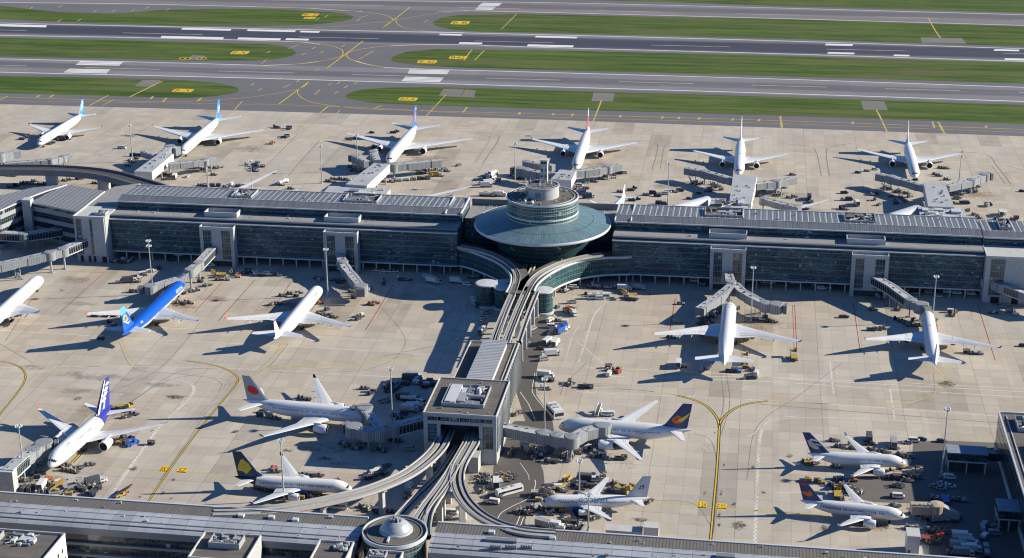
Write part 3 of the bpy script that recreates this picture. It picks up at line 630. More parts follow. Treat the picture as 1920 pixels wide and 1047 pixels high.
def wing(label, x0, x1, towers, boxes, plants, gap0=0, gap1=0, colx=7.0, cut=None):
    th = thing('terminal_wing', label, 'terminal building', ((x0+x1)/2, 770, 0))
    ga, gb = (cut if cut else (x0, x1))      # glass goes to the ground hall only between these
    m = MB(); m.box(x0, x1, 754, 765.8, 4.9, 21.7)
    part('glass_facade', m, [GLS], th)
    m = MB(); m.box(x0-.1, x1+.1, 753.6, 768, 4.3, 4.9)
    part('floor_beam', m, [TRIM], th)
    m = MB(); m.box(x0-.2, x1+.2, 753.3, 756, 21.72, 22.25); part('eave', m, TRIM, th)
    m = MB(); m.box(x0, x1, 755.4, 765.9, 22.26, 23.3); part('recess', m, DARKW, th)
    m = MB(); m.box(x0, x1, 754.7, 756.4, 23.32, 24.0, 0); part('gutter_ledge', m, TRIMD, th)
    m = MB(); m.box(x0, x1, 756.4, 766, 23.32, 24.03, 0); part('lower_roof', m, LEDGE, th)
    m = MB(); m.box(x0+.3, x1-.3, 766, 790.5, 5, 28.0, 0); part('clerestory', m, GLS, th)
    n = int((x1-x0)/colx)
    for i in range(1, n):
        cx_ = x0+i*(x1-x0)/n
        if any(a-1 < cx_ < b_+1 for a, b_ in towers): continue
        m = MB(); m.box(cx_-.3, cx_+.3, 754.3, 754.9, 0, 4.3); part('column', m, CONCL, th)
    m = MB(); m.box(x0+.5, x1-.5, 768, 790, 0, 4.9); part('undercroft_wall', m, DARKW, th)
    # upper roof: rises from the front eave to a crease, then runs level to the back
    xs = x0+4 if gap0 else x0; xe = x1-8 if gap1 else x1
    A = [(765.2, 28.1), (772.4, 29.5), (791.2, 28.9)]
    m = MB(); m.face([(x0, A[0][0], A[0][1]), (x1, A[0][0], A[0][1]), (x1, A[1][0], A[1][1]), (x0, A[1][0], A[1][1])], 0)
    m.face([(x0, A[1][0], A[1][1]), (x1, A[1][0], A[1][1]), (x1, A[2][0], A[2][1]), (x0, A[2][0], A[2][1])], 1)
    m.face([(x0, A[0][0], A[0][1]-.5), (x0, A[0][0], A[0][1]), (x0, A[1][0], A[1][1]), (x0, A[2][0], A[2][1]), (x0, A[2][0], 27.9), (x0, 766, 27.6)], 2)
    m.face([(x1, A[0][0], A[0][1]-.5), (x1, 766, 27.6), (x1, A[2][0], 27.9), (x1, A[2][0], A[2][1]), (x1, A[1][0], A[1][1]), (x1, A[0][0], A[0][1])], 2)
    m.face([(x0, A[0][0], A[0][1]-.5), (x0, 766, 27.6), (x1, 766, 27.6), (x1, A[0][0], A[0][1]-.5)], 2)
    m.face([(x0, 791.2, 28.9), (x1, 791.2, 28.9), (x1, 791.2, 5), (x0, 791.2, 5)], 2)
    roof = part('upper_roof', m, [ROOFA, ROOFB, TRIMD], th)
    m = MB(); m.box(x0-.1, x1+.1, 764.8, 765.25, 27.65, 28.25); part('roof_edge', m, TRIM, roof)
    m = MB(); m.box(x0-.1, x1+.1, 772.25, 772.55, 29.5, 29.68); m.box(x0, x1, 790.9, 791.4, 28.8, 29.3); part('ridge_flashing', m, TRIM, roof)
    for g, xx in ((gap0, x0), (gap0, x0+8), (gap1, x1-8), (gap1, x1)):
        if g:
            m = MB(); m.hexa([(xx-.3, 765.3, 28.0), (xx+.3, 765.3, 28.0), (xx+.3, 791, 28.9), (xx-.3, 791, 28.9)], [(xx-.3, 765.3, 29.0), (xx+.3, 765.3, 28.9), (xx+.3, 791, 29.9), (xx-.3, 791, 29.9)])
            part('roof_upstand', m, TRIM, roof)
    for k, (a, b_) in enumerate(plants):
        plant(a, b_, 775, 788, 29.0, th, 7, 11+k+int(x0), True, 1.5)
    for a, b_ in boxes:
        m = MB(); t = .45; zz = 26.6
        m.box(a, b_, 757.8, 758.3, 24, zz); m.box(a, b_, 765.1, 765.6, 24, zz); m.box(a, a+t, 758.3, 765.1, 24, zz); m.box(b_-t, b_, 758.3, 765.1, 24, zz)
        part('light_well', m, CONCL, th)
    roof_bits(th, x0+2, x1-2, 758, 765, 24.0, int((x1-x0)/9), int(-x0)); roof_bits(th, x0+4, x1-4, 773, 789, 29.5, int((x1-x0)/8), int(-x0)+5)
    for a, b_ in towers: stair_tower(th, a, b_, 749, 753.9, 20.6)
    return th
wing('long glass-fronted terminal wing with grey ribbed roof, left of the round green-roofed hall', -326.5, -144.2, [(-277, -259), (-212, -194.4)], [(-277, -259.5), (-213.5, -195.5)], [(-268, -257), (-208, -190)], 0, 1)
wing('long glass-fronted terminal wing with grey ribbed roof, right of the round green-roofed hall', -66, 112, [(-17.8, -0.5), (50, 67.5)], [(-19, -0.5), (47.5, 66)], [(-22, -3), (47, 62)], 1, 0)
# ---- end blocks
def end_block(label, x0, x1, y0, h, seed):
    th = thing('stair_block', label, 'terminal building', ((x0+x1)/2, 768, 0))
    m = MB(); m.box(x0, x1, y0+1, 766, 0, h); part('core', m, CONC, th)
    w_ = x1-x0
    for a, b_, top in ((.0, .06, h), (.24, .50, h-.4), (.60, .98, h)):
        m = MB(); m.box(x0+w_*a-.02, x0+w_*b_, y0 if a > .3 else y0+.6, y0+1.0, 3.6, top); part('wall_panel', m, CONC, th)
    for a, b_ in ((.07, .23), (.51, .59)):
        m = MB(); m.box(x0+w_*a, x0+w_*b_, y0+.75, y0+.98, 4.2, h-1.2); part('window', m, GLT, th)
    for a, b_ in ((.10, .20), (.36, .44), (.52, .6), (.8, .95)):
        m = MB(); m.box(x0+w_*a, x0+w_*b_, y0+.85, y0+.98, .1, 3.3); part('door', m, DARK, th)
    m = MB(); m.box(x0, x1, y0+1.2, 766, h+.03, h+.2); part('flat_roof', m, CONCL, th)
    m = MB(); m.box(x0-.1, x0+.3, y0, 766, h+.2, h+.8); m.box(x0+.3, x1, y0, y0+.4, h+.02, h+.8); part('parapet', m, CONCL, th)
    plant(x0+w_*.62, x0+w_*.95, y0+4, y0+9, h+.2, th, 5, seed)
    return th
end_block('pale concrete stair block closing the left end of the glass terminal wing', -343.6, -326.8, 747, 24.3, 3)
end_block('pale concrete stair block closing the right end of the glass terminal wing', 112.4, 150, 748, 23.4, 4)
th = thing('terminal_wing', 'grey-roofed terminal block behind the right-hand concrete stair block', 'terminal building', (150, 778, 0))
m = MB(); m.box(112.6, 190, 766.3, 790, 0, 27.5); part('wall', m, GLS, th)
m = MB(); m.face([(112.6, 765.4, 27.7), (190, 765.4, 27.7), (190, 772, 29.0), (112.6, 772, 29.0)], 0); m.face([(112.6, 772, 29.0), (190, 772, 29.0), (190, 791, 28.4), (112.6, 791, 28.4)], 1)
part('roof', m, [ROOFA, ROOFB], th)
m = MB(); m.box(112.6, 190, 765.0, 765.4, 27.2, 27.9); part('roof_edge', m, TRIM, th)
plant(121, 127, 774, 788, 28.9, th, 6, 21)
# ---- connector behind the round hall
th = thing('link_building', 'low flat-roofed link building joining both wings behind the round hall', 'terminal building', (-105, 780, 0))
m = MB(); m.box(-143.8, -66.4, 773.5, 796, 0, 23.6); part('wall', m, GLS, th)
m = MB(); m.box(-143.7, -66.5, 773.3, 796, 23.62, 24.0); part('flat_roof', m, LEDGE, th)
m = MB(); m.box(-143.8, -66.4, 796.1, 796.8, 0, 27.2); part('parapet', m, TRIMD, th)
roof_bits(th, -142, -130, 788, 795, 24.0, 9, 2); roof_bits(th, -80, -68, 786, 795, 24.0, 9, 8)
# ---- round hall
HC = (-104.6, 781.5)
CONE = None
def cone_mat():
    m, b = start('copper green standing seam roof'); p = pos(); s = sep(p)
    dx, dy = M('SUBTRACT', s[0], -102.2), M('SUBTRACT', s[1], 763.5)
    an = M('ARCTAN2', dy, dx); rr = M('SQRT', M('ADD', M('MULTIPLY', dx, dx), M('MULTIPLY', dy, dy)))
    k = M('MULTIPLY', an, 150/(2*math.pi)); cell = white(comb(fl(k), fl(M('DIVIDE', rr, 7.3)), 4.0))
    n1 = noise(p, 0.09, 5, 0.6); n2 = noise(comb(M('MULTIPLY', an, 30.0), M('MULTIPLY', rr, 0.08), 0.0), 1.5, 4, 0.7)
    f = M('ADD', 0.55, M('ADD', M('MULTIPLY', cell, 0.28), M('ADD', M('MULTIPLY', n1, 0.28), M('MULTIPLY', n2, 0.26))))
    seam = M('MAXIMUM', M('LESS_THAN', fr(k), 0.13), M('LESS_THAN', M('ABSOLUTE', M('SUBTRACT', rr, 25.5)), 0.22))
    f = M('MULTIPLY', f, M('SUBTRACT', 1.0, M('MULTIPLY', seam, 0.55)))
    fin(b, mulc((0.125, 0.205, 0.235), f), M('ADD', 0.34, M('MULTIPLY', n2, 0.25)), 0.1, 0.5, bump=cell, bs=0.06, bd=0.1); return m
th = thing('round_hall', 'round hall with a wide green cone roof and glass drum, between both terminal wings', 'terminal building', (HC[0], HC[1], 0))
m = MB(); m.rev([(34.7, 20.6), (26, 22.9), (18, 25.0)], HC[0], HC[1], 96, 0); part('cone_roof', m, cone_mat(), th)
m = MB(); m.rev([(33.9, 19.3), (34.9, 19.3), (35.2, 20.0), (34.9, 20.75), (34.6, 20.65)], HC[0], HC[1], 96, 0); m.rev([(26.5, 18.85), (33.9, 19.3)], HC[0], HC[1], 96, 1); part('roof_rim', m, [TRIM, TRIMD], th)
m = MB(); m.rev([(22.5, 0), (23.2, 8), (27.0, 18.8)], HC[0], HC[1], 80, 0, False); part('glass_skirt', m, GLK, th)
m = MB(); m.rev([(18.1, 24.6), (18.1, 34.6)], HC[0], HC[1], 72, 0, False); dr = part('glass_drum', m, GLG, th)
for k, (zz, hh) in enumerate(((24.9, .5), (26.5, .9), (29.4, .22), (31.6, .22), (34.2, .9))):
    m = MB(); m.rev([(18.15, zz), (18.45, zz+.01), (18.45, zz+hh), (17.9, zz+hh+.01)], HC[0], HC[1], 72); part('drum_band', m, TRIM if k in (1, 4) else GALV, dr)
m = MB(); m.rev([(18.0, 34.7), (16.9, 34.8), (9, 34.85), (0.2, 34.9)], HC[0], HC[1], 72, 0); part('drum_roof', m, [FELT], th)
m = MB(); m.rev([(16.3, 34.8), (16.3, 35.1), (16.15, 35.1), (16.15, 34.8)], HC[0], HC[1], 72, 0); part('roof_rail', m, [TRIM], th)
m = MB(); m.rev([(8.4, 34.8), (8.4, 40.2), (8.7, 40.3), (8.7, 40.9), (8.1, 40.9), (8.1, 40.4)], HC[0], HC[1], 48, 0); pent = part('penthouse', m, [CONC], th)
m = MB(); m.rev([(8.15, 40.45), (.2, 40.5)], HC[0], HC[1], 48, 0); part('penthouse_roof', m, [FELT], pent)
m = MB(); m.rev([(8.0, 41.5), (8.1, 41.5), (8.1, 41.6), (8.0, 41.6)], HC[0], HC[1], 48)
for k in range(28): a = k*2*math.pi/28; m.tube((HC[0]+8.05*math.cos(a), HC[1]+8.05*math.sin(a), 40.8), (HC[0]+8.05*math.cos(a), HC[1]+8.05*math.sin(a), 41.6), .05, 5)
part('railing', m, TRIM, pent)
m = MB()
for a0 in (205, 262): 
    a = R(a0); m.obox((HC[0]+8.45*math.cos(a), HC[1]+8.45*math.sin(a)), (.25, 3.2), a, 36.2, 38.6)
part('louvre', m, TRIMD, pent)
rn = random.Random(5)
for k in range(26):
    m = MB(); a = rn.uniform(0, 6.28); q = rn.uniform(9.3, 15.8); s_ = rn.uniform(.3, 1.1); m.obox((HC[0]+q*math.cos(a), HC[1]+q*math.sin(a)), (s_*1.6, s_), a, 34.85, 35.1+s_*.8, rn.choice([0, 1, 2])); part('roof_unit', m, [TRIM, TRIMD, GALV], th)
for k in range(12):
    m = MB(); a = rn.uniform(0, 6.28); q = rn.uniform(1.5, 6.8); s_ = rn.uniform(.3, .8); m.cyl(HC[0]+q*math.cos(a), HC[1]+q*math.sin(a), 40.5, 41+s_, s_*.5, None, 10, rn.choice([0, 1]))
    m.tube((HC[0]+q*math.cos(a), HC[1]+q*math.sin(a), 40.5), (HC[0]+q*math.cos(a), HC[1]+q*math.sin(a), 42.5+s_*2), .06, 5, 0)
    part('roof_mast', m, [TRIM, TRIMD, GALV], th)
HALL = th
tw = thing('control_tower', 'slim pale control tower rising behind the penthouse of the round hall', 'tower', (-104.6, 787, 0))
m = MB(); m.box(-106.3, -102.9, 786, 789.4, 40.46, 49.6); part('shaft', m, CONCL, tw)
m = MB(); m.box(-106.4, -102.8, 785.9, 789.5, 49.6, 51.8); m.box(-106.6, -102.6, 785.7, 789.7, 51.8, 52.1); part('cab', m, CONCL, tw)
m = MB(); m.box(-105.9, -105.2, 785.9, 785.99, 43, 44.6); m.box(-104.1, -103.4, 785.9, 785.99, 43, 44.6); m.box(-105.9, -105.2, 785.9, 785.99, 46, 47.6); m.box(-104.1, -103.4, 785.9, 785.99, 46, 47.6); m.box(-106.0, -103.2, 785.8, 785.89, 50.2, 51.2); part('window', m, GLT, tw)
tw.location.z = 40.46
for c in tw.children:
    for v_ in c.data.vertices: v_.co.z -= 40.46
# the hall stands forward of the wings with its rim at their roof height
for o_ in [HALL]+list(HALL.children_recursive):
    if o_.type == 'MESH':
        for v_ in o_.data.vertices:
            v_.co.x *= .977; v_.co.y *= .977
            if v_.co.z > 5: v_.co.z = 6.44+.977*v_.co.z
HALL.location = (-102.2, 763.5, 0); tw.location = (-102.2, 769.2, 45.97)
# ---- curved concourses
def concourse(label, pix, inner, zt=14.0):
    pts = spline([P(u, v, zt) for u, v in pix], 6); c = Vector((HC[0], HC[1], 0))
    th = thing('curved_concourse', label, 'terminal building', (pts[0].x, pts[0].y, 0))
    n = len(pts); L = [0]
    for i in range(1, n): L.append(L[-1]+(pts[i]-pts[i-1]).length)
    nrm = []
    for i in range(n):
        d = (pts[min(n-1, i+1)]-pts[max(0, i-1)]).normalized(); q = Vector((-d.y, d.x, 0)); 
        if q.dot(c-pts[i]) < 0: q = -q
        nrm.append(q)
    def row(off, z): return [(pts[i].x+nrm[i].x*off, pts[i].y+nrm[i].y*off, z) for i in range(n)]
    m = MB(); m.grid([row(0, 4.9), row(0, zt-1.0)], 0, False, True, lambda i, j: (L[min(j, n-1)], 4.9 if i == 0 else zt-1))
    e = [row(0, 4.9)[0], row(inner, 4.9)[0], row(inner, zt-1)[0], row(0, zt-1)[0]]; m.face(e)
    e = [row(0, 4.9)[-1], row(inner, 4.9)[-1], row(inner, zt-1)[-1], row(0, zt-1)[-1]]; m.face(e)
    m.grid([row(inner, 4.9), row(inner, zt-1)], 0, False, True)
    part('glass_wall', m, GLC, th)
    m = MB(); m.grid([row(-.25, zt-1), row(-.45, zt-1), row(-.45, zt), row(.6, zt+.02), row(.6, zt-.3)], 0, False, True); part('roof_rim', m, TRIM, th)
    m = MB(); m.grid([row(.6, zt-.35), row(inner, zt-.35)], 0, False, False); m.grid([row(inner, zt-.35), row(inner, 4.5)], 1, False, False); part('roof', m, [FELT, DARKW], th)
    m = MB(); m.grid([row(.5, 4.0), row(-.4, 4.0), row(-.4, 4.9), row(0, 4.95)], 0, False, True); m.grid([row(.5, 4.1), row(inner, 4.1)], 0, False, False); part('floor_beam', m, TRIM, th)
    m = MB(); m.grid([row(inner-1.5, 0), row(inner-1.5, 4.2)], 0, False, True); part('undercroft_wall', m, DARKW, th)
    for i in range(4, n-3, 5):
        x, y = pts[i].x+nrm[i].x*.9, pts[i].y+nrm[i].y*.9
        m = MB(); m.cyl(x, y, 0, 4.05, .42, None, 12); part('column', m, CONCL, th)
    return th
concourse('curved dark glass concourse sweeping from the left wing towards the elevated tracks', [(809, 456), (830, 459.5), (854, 464), (880, 470), (905, 479), (930, 490), (948, 503), (957, 516), (956, 532), (948, 548)], 9)
concourse('curved green glass concourse sweeping from the right wing towards the elevated tracks', [(1199, 474), (1183, 480.5), (1138, 482), (1096, 487), (1064, 496.5), (1040, 507.5), (1022, 519), (1008, 532), (1001, 545)], 9)
th = thing('elevated_deck', 'dark elevated deck in front of the round hall where the tracks meet', 'deck', (-104, 745, 0))
m = MB(); m.prism([(-150, 766), (-141, 757), (-124, 745), (-112, 727), (-103, 720), (-94, 730), (-80, 748), (-60, 757), (-58, 766)], 6.2, 7.4); part('deck_slab', m, [FELT], th)
for x, y in ((-120, 745), (-112, 735), (-98, 735), (-88, 745), (-130, 755), (-75, 755)):
    m = MB(); m.cyl(x, y, 0, 6.2, .6, None, 12); part('column', m, CONCL, th)
# ---- glass cylinders
def drum(label, u, v, r, zt, flat=False):
    c = P(u, v, zt); th = thing('glass_rotunda', label, 'rotunda', (c.x, c.y, 0))
    m = MB(); m.rev([(r*.97, 1.0), (r*.97, zt-.6)], c.x, c.y, 40, 0, True); part('glass_wall', m, GLC, th)
    m = MB(); m.rev([(r*.95, .02), (r*1.12, .02), (r*1.12, .9), (r*.97, 1.1)], c.x, c.y, 40); part('base_ring', m, CONCL, th)
    m = MB(); m.rev([(r*.97, zt-.65), (r*1.04, zt-.6), (r*1.04, zt-.1), (r*.9, zt+.05), (.05, zt+.35)], c.x, c.y, 40); part('roof_disc', m, TRIM, th)
    return th, c
a_, c_ = drum('round glass stair drum with pale disc roof, the left one of a pair', 912, 530, 5.0, 11.5)
m = MB(); m.prism([(c_.x+3, c_.y-3.6), (c_.x+9, c_.y-1), (c_.x+14, c_.y+8), (c_.x+4, c_.y+4.6)], 10.9, 11.45); part('canopy', m, TRIM, a_)
drum('round glass stair drum half hidden under the left elevated track', 943, 537, 4.4, 11.0)
drum('free-standing green glass drum beside the right curved concourse', 1019.5, 543, 4.6, 11.5)
# ---- pier building with the two track portals
PXa, PXb, PYa, PYb, PZ = -119.1, -90.9, 547.4, 580.8, 20.0
th = thing('track_station', 'square concrete station building with brown roof, swallowing the elevated tracks', 'station building', ((PXa+PXb)/2, 564, 0))
def cx6(x): return PXa+(x-50)*.0466
def cz6(y): return 20-(y-600)*.0465
m = MB(); f0, f1 = PYa, PYa+.7
m.box(PXa, cx6(85), f0, f1, 0, PZ); m.box(cx6(160), cx6(190), f0, f1, 0, 15.8); m.box(cx6(510), cx6(540), f0, f1, 0, 15.8); m.box(cx6(627), PXb, f0, f1, 0, PZ)
m.box(cx6(85), cx6(627), f0, f1, 18.8, PZ); m.box(cx6(85), cx6(627), f0, f1, 15.8, 17.2)
m.box(cx6(85), cx6(160), f0, f1, 0, 8.0); m.box(cx6(540), cx6(627), f0, f1, 0, 6.4)
part('front_wall', m, CONC, th)
for a, b_ in ((85, 165), (188, 268), (270, 350), (360, 435), (442, 520), (532, 624)):
    m = MB(); m.box(cx6(a)+.12, cx6(b_)-.12, f0+.25, f0+.6, 17.25, 18.75); part('window', m, GLT, th)
    m = MB(); m.box(cx6(b_)-.12, cx6(b_)+.12, f0+.05, f0+.62, 17.2, 18.8); part('mullion', m, CONC, th)
m = MB(); m.box(cx6(541), cx6(626), f0+.3, f0+.6, 6.45, 15.75); part('window', m, GLT, th)
m = MB(); m.box(cx6(86), cx6(159), f0+.3, f0+.6, 8.05, 15.75); part('window', m, GLS, th)
m = MB(); m.box(cx6(190), cx6(510), PYa+9, PYa+9.3, 0, 15.7); m.box(cx6(188), cx6(512), f1+.02, PYa+9, 15.85, 16.1); part('portal_back_wall', m, DARKW, th)
m = MB(); m.box(PXa, PXa+.6, f1, PYb, 0, PZ); m.box(PXa+.6, PXb-.6, PYb-.6, PYb, 0, PZ); part('side_wall', m, CONC, th)
m = MB(); m.box(PXb-.9, PXb-.5, f1, PYb, 4.0, PZ-.8); part('side_glass', m, GLT, th)
m = MB(); m.box(PXb-1.0, PXb-.02, f1, PYb, 0, 4); m.box(PXb-.9, PXb-.02, f1, PYb, PZ-.8, PZ)
part('side_plinth', m, CONC, th)
k = 0
y = f1+2.6
while y < PYb:
    m = MB(); m.box(PXb-.48, PXb+.15, y, y+.35, 4, PZ-.8); part('side_fin', m, CONCL, th)
    m = MB(); m.hexa([(PXb-.45, y-2.6, 4.0), (PXb-.1, y-2.6, 4.0), (PXb-.1, y-2.35, 4.0), (PXb-.45, y-2.35, 4.0)], [(PXb-.45, y-.2, PZ-.8), (PXb-.1, y-.2, PZ-.8), (PXb-.1, y+.0, PZ-.8), (PXb-.45, y+.0, PZ-.8)]); part('side_brace', m, TRIM, th)
    y += 2.9
m = MB(); m.face([(PXa+.3, PYa+.3, PZ+.02), (PXb-.3, PYa+.3, PZ+.02), (PXb-.3, PYb-.3, PZ+.02), (PXa+.3, PYb-.3, PZ+.02)]); part('flat_roof', m, FELT, th)
m = MB()
for a in ((PXa-.1, PXb+.1, PYa-.1, PYa+.3), (PXa-.1, PXb+.1, PYb-.3, PYb+.1), (PXa-.1, PXa+.3, PYa+.3, PYb-.3), (PXb-.3, PXb+.1, PYa+.3, PYb-.3)): m.box(a[0], a[1], a[2], a[3], PZ+.01, PZ+.5)
part('parapet', m, CONCL, th)
plant(-113.5, -97, 554.5, 573, PZ+.05, th, 11, 9, True, 1.5)
m = MB(); m.box(-112.5, -108.2, 556, 572, PZ+.3, PZ+1.75); m.box(-107.7, -105, 558, 570, PZ+.3, PZ+1.4); m.tube((-104, 562, PZ+1.3), (-98, 562, PZ+1.3), .9, 14, 1); m.cyl(-101, 567.5, PZ+.3, PZ+2.6, 1.2, .8, 16, 0); part('roof_unit', m, [TRIM, GALV], th)
roof_bits(th, PXa+2, PXb-2, PYa+1.5, PYa+5.5, PZ+.03, 5, 1); roof_bits(th, PXa+2, PXb-2, PYb-6, PYb-2, PZ+.03, 7, 2)
m = MB(); m.box(-90.7, -86.2, 541, 545.5, 0, 7); m.box(-90.9, -86, 540.8, 545.7, 7, 7.3)
# small service block in front of the portal
m = MB(); m.box(cx6(450), cx6(530), 539.5, 545, 0, 6.3); m.box(cx6(446), cx6(534), 539.2, 545.3, 6.3, 6.7)
part('service_annex', m, CONC, th)
LXa, LXb = -115.0, -93.4
th = thing('track_hall', 'long low track hall with a raised ribbed roof lantern behind the square station building', 'station building', (-104, 605, 0))
m = MB(); m.box(LXa, LXb-.6, 581.2, 628, 8.8, 16.4); part('wall', m, CONC, th)
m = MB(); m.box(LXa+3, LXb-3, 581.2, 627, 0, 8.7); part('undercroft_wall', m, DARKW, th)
m = MB(); m.box(LXa+.3, LXb-.9, 581.3, 627.7, 16.45, 16.6); part('flat_roof', m, FELT, th)
m = MB(); m.box(LXa-.1, LXa+.3, 581.2, 628.1, 16.6, 17.2); m.box(LXb-1, LXb-.5, 581.2, 628.1, 16.6, 17.2); m.box(LXa+.3, LXb-1, 627.7, 628.1, 16.6, 17.2); m.box(LXb-2.4, LXb-2.1, 581.3, 627.6, 16.6, 17.0); part('parapet', m, CONCL, th)
m = MB(); m.box(-108.6, -98.8, 582.5, 624, 16.6, 19.2); part('lantern', m, TRIM, th)
m = MB(); m.box(-108.9, -98.5, 582.2, 624.3, 19.2, 19.6, 0); part('lantern_roof', m, ribs('lantern ribs', (0.36, 0.37, 0.39), 1.6, 1, 0.55, 0.42, 0.45, 0.0, 0.2), th)
m = MB(); m.box(LXb-.55, LXb-.35, 581.3, 628, 8.8, 16.4); part('side_glass', m, GLT, th)
y = 583.5
while y < 628:
    m = MB(); m.box(LXb-.3, LXb+.15, y, y+.35, 0, 16.4); part('side_fin', m, CONCL, th); y += 3.1
# ---- bottom terminal
BZ = 16.0
def bottom(label, x0, x1):
    th = thing('front_terminal', label, 'terminal building', ((x0+x1)/2, 462, 0))
    m = MB(); m.box(x0, x1, 455.5, 471.2, 0, BZ-.6); part('wall', m, GLD, th)
    m = MB(); m.face([(x0, 464.2, BZ), (x1, 464.2, BZ), (x1, 471.3, BZ-.1), (x0, 471.3, BZ-.1)]); m.face([(x0, 471.3, BZ-.1), (x1, 471.3, BZ-.1), (x1, 471.3, BZ-.6), (x0, 471.3, BZ-.6)]); part('ribbed_roof', m, FELTR, th)
    m = MB(); m.box(x0, x1, 471.2, 471.9, BZ-.5, BZ+.25); m.box(x0, x1, 464.0, 464.25, BZ-.2, BZ+.18); part('roof_edge', m, TRIM, th)
    A = [(464, BZ+.1), (461.3, BZ+.25), (458, BZ-.1), (455, BZ-.9), (453.8, BZ-1.5)]
    m = MB()
    for i in range(len(A)-1):
        m.face([(x0, A[i+1][0], A[i+1][1]), (x1, A[i+1][0], A[i+1][1]), (x1, A[i][0], A[i][1]), (x0, A[i][0], A[i][1])], 0)
        m.face([(x0, A[i][0], A[i][1]), (x0, A[i+1][0], A[i+1][1]), (x0, A[i+1][0], 12), (x0, A[i][0], 12)], 1); m.face([(x1, A[i][0], A[i][1]), (x1, A[i+1][0], A[i+1][1]), (x1, A[i+1][0], 12), (x1, A[i][0], 12)], 1)
    m.face([(x0, 453.8, BZ-1.5), (x1, 453.8, BZ-1.5), (x1, 454.4, BZ-4.4), (x0, 454.4, BZ-4.4)], 1); m.face([(x0, 454.4, BZ-4.4), (x1, 454.4, BZ-4.4), (x1, 456, BZ-4.4), (x0, 456, BZ-4.4)], 1)
    part('sheet_roof', m, [METL, TRIMD], th)
    m = MB(); m.box(x0, x1, 461.2, 461.35, BZ+.27, BZ+.36); m.box(x0, x1, 457.6, 457.8, BZ-.05, BZ+.06); part('roof_seam', m, TRIMD, th)
    for zz, yy in ((8.3, 454.4), (4.3, 453.9)):
        m = MB(); m.box(x0, x1, yy, 455.45, zz-.9, zz); part('ledge', m, TRIMD, th)
    roof_bits(th, x0+2, x1-2, 455.6, 463, BZ+.0, int((x1-x0)/9), int(x1)+400); roof_bits(th, x0+2, x1-2, 465, 470, BZ, int((x1-x0)/16), int(x1)+401)
    return th
tA = bottom('long front terminal with striped dark and pale roof, left of the domed pavilion', -300, -122.5)
tB = bottom('long front terminal with striped dark and pale roof, right of the domed pavilion', -98.5, 190)
for t_, L_ in ((tA, ((452, 965), (509, 968), (554, 973))), (tB, ((922, 996), (1036, 1007)))):
    for u, v in L_:
        c = P(u, v, BZ+.8); m = MB(); m.box(c.x-1, c.x+1, c.y-.8, c.y+.8, BZ-.1, BZ+.9); part('skylight', m, TRIM, t_)
c = P(940, 1012, BZ+.8); m = MB(); m.box(c.x-5.2, c.x+5.2, c.y-.9, c.y+.9, BZ-.1, BZ+1.0); part('roof_unit', m, TRIMD, tB)
for u0 in (920, 949, 978):
    for k in range(5):
        c = P(u0+k*4.6, 1026+k*.3, BZ+.3); m = MB(); m.cyl(c.x, c.y, BZ-.3, BZ+1.1, .42, .3, 10); part('vent_cowl', m, TRIMD, tB)
c = P(1360, 1046, BZ); m = MB(); m.box(c.x-3, c.x+3, c.y-1, c.y+1, BZ-.5, BZ+1); part('roof_unit', m, TRIMD, tB)
th = thing('domed_pavilion', 'round flat-roofed pavilion with a small silver dome, in front of the track fan', 'rotunda', (-110.9, 460.5, 0))
cx_, cy_ = -110.9, 460.5
m = MB(); m.rev([(10.4, 8), (10.4, 16.6)], cx_, cy_, 64, 0, True); part('glass_wall', m, GLT, th)
m = MB(); m.rev([(10.45, 16.6), (10.8, 16.7), (10.8, 18.0), (10.65, 18.05), (10.4, 18.0), (10.35, 17.5)], cx_, cy_, 64, 0); m.rev([(10.4, 0), (10.4, 8)], cx_, cy_, 64, 1); part('rim', m, [TRIM, DARKW], th)
m = MB(); m.rev([(10.36, 17.5), (.1, 17.5)], cx_, cy_, 64, 0); part('flat_roof', m, FELT, th)
m = MB(); m.rev([(9.2, 17.52), (9.2, 17.75), (8.9, 17.75), (8.9, 17.52)], cx_, cy_, 64); part('gutter_ring', m, TRIMD, th)
m = MB(); m.rev([(5.3, 17.5), (5.3, 18.3), (5.0, 18.5), (4.6, 19.2), (3.6, 20.3), (2.4, 21.1), (1.9, 21.2)], cx_+.2, cy_+1.2, 40, 0, True); dome = part('dome', m, simple('silver dome sheet', (0.33, 0.35, 0.38), 0.4, 0.2, 0.15, 0.5), th)
m = MB(); m.rev([(5.6, 17.52), (5.6, 18.0), (5.3, 18.05)], cx_+.2, cy_+1.2, 40); part('dome_ring', m, TRIM, dome)
m = MB()
for k in range(7):
    a = k*.9; m.obox((cx_+.2+1.4*math.cos(a), cy_+1.2+1.4*math.sin(a)), (1.0, .6), a, 21.1, 21.8+.1*k, k % 2)
m.cyl(cx_+.3, cy_+1.3, 21.1, 22.4, .9, .7, 14); part('dome_vent', m, [GALV, TRIMD], dome)
m = MB(); m.box(cx_-1.1, cx_-.5, cy_-7.6, cy_-4.4, 17.5, 18.1); part('hatch', m, TRIM, th)
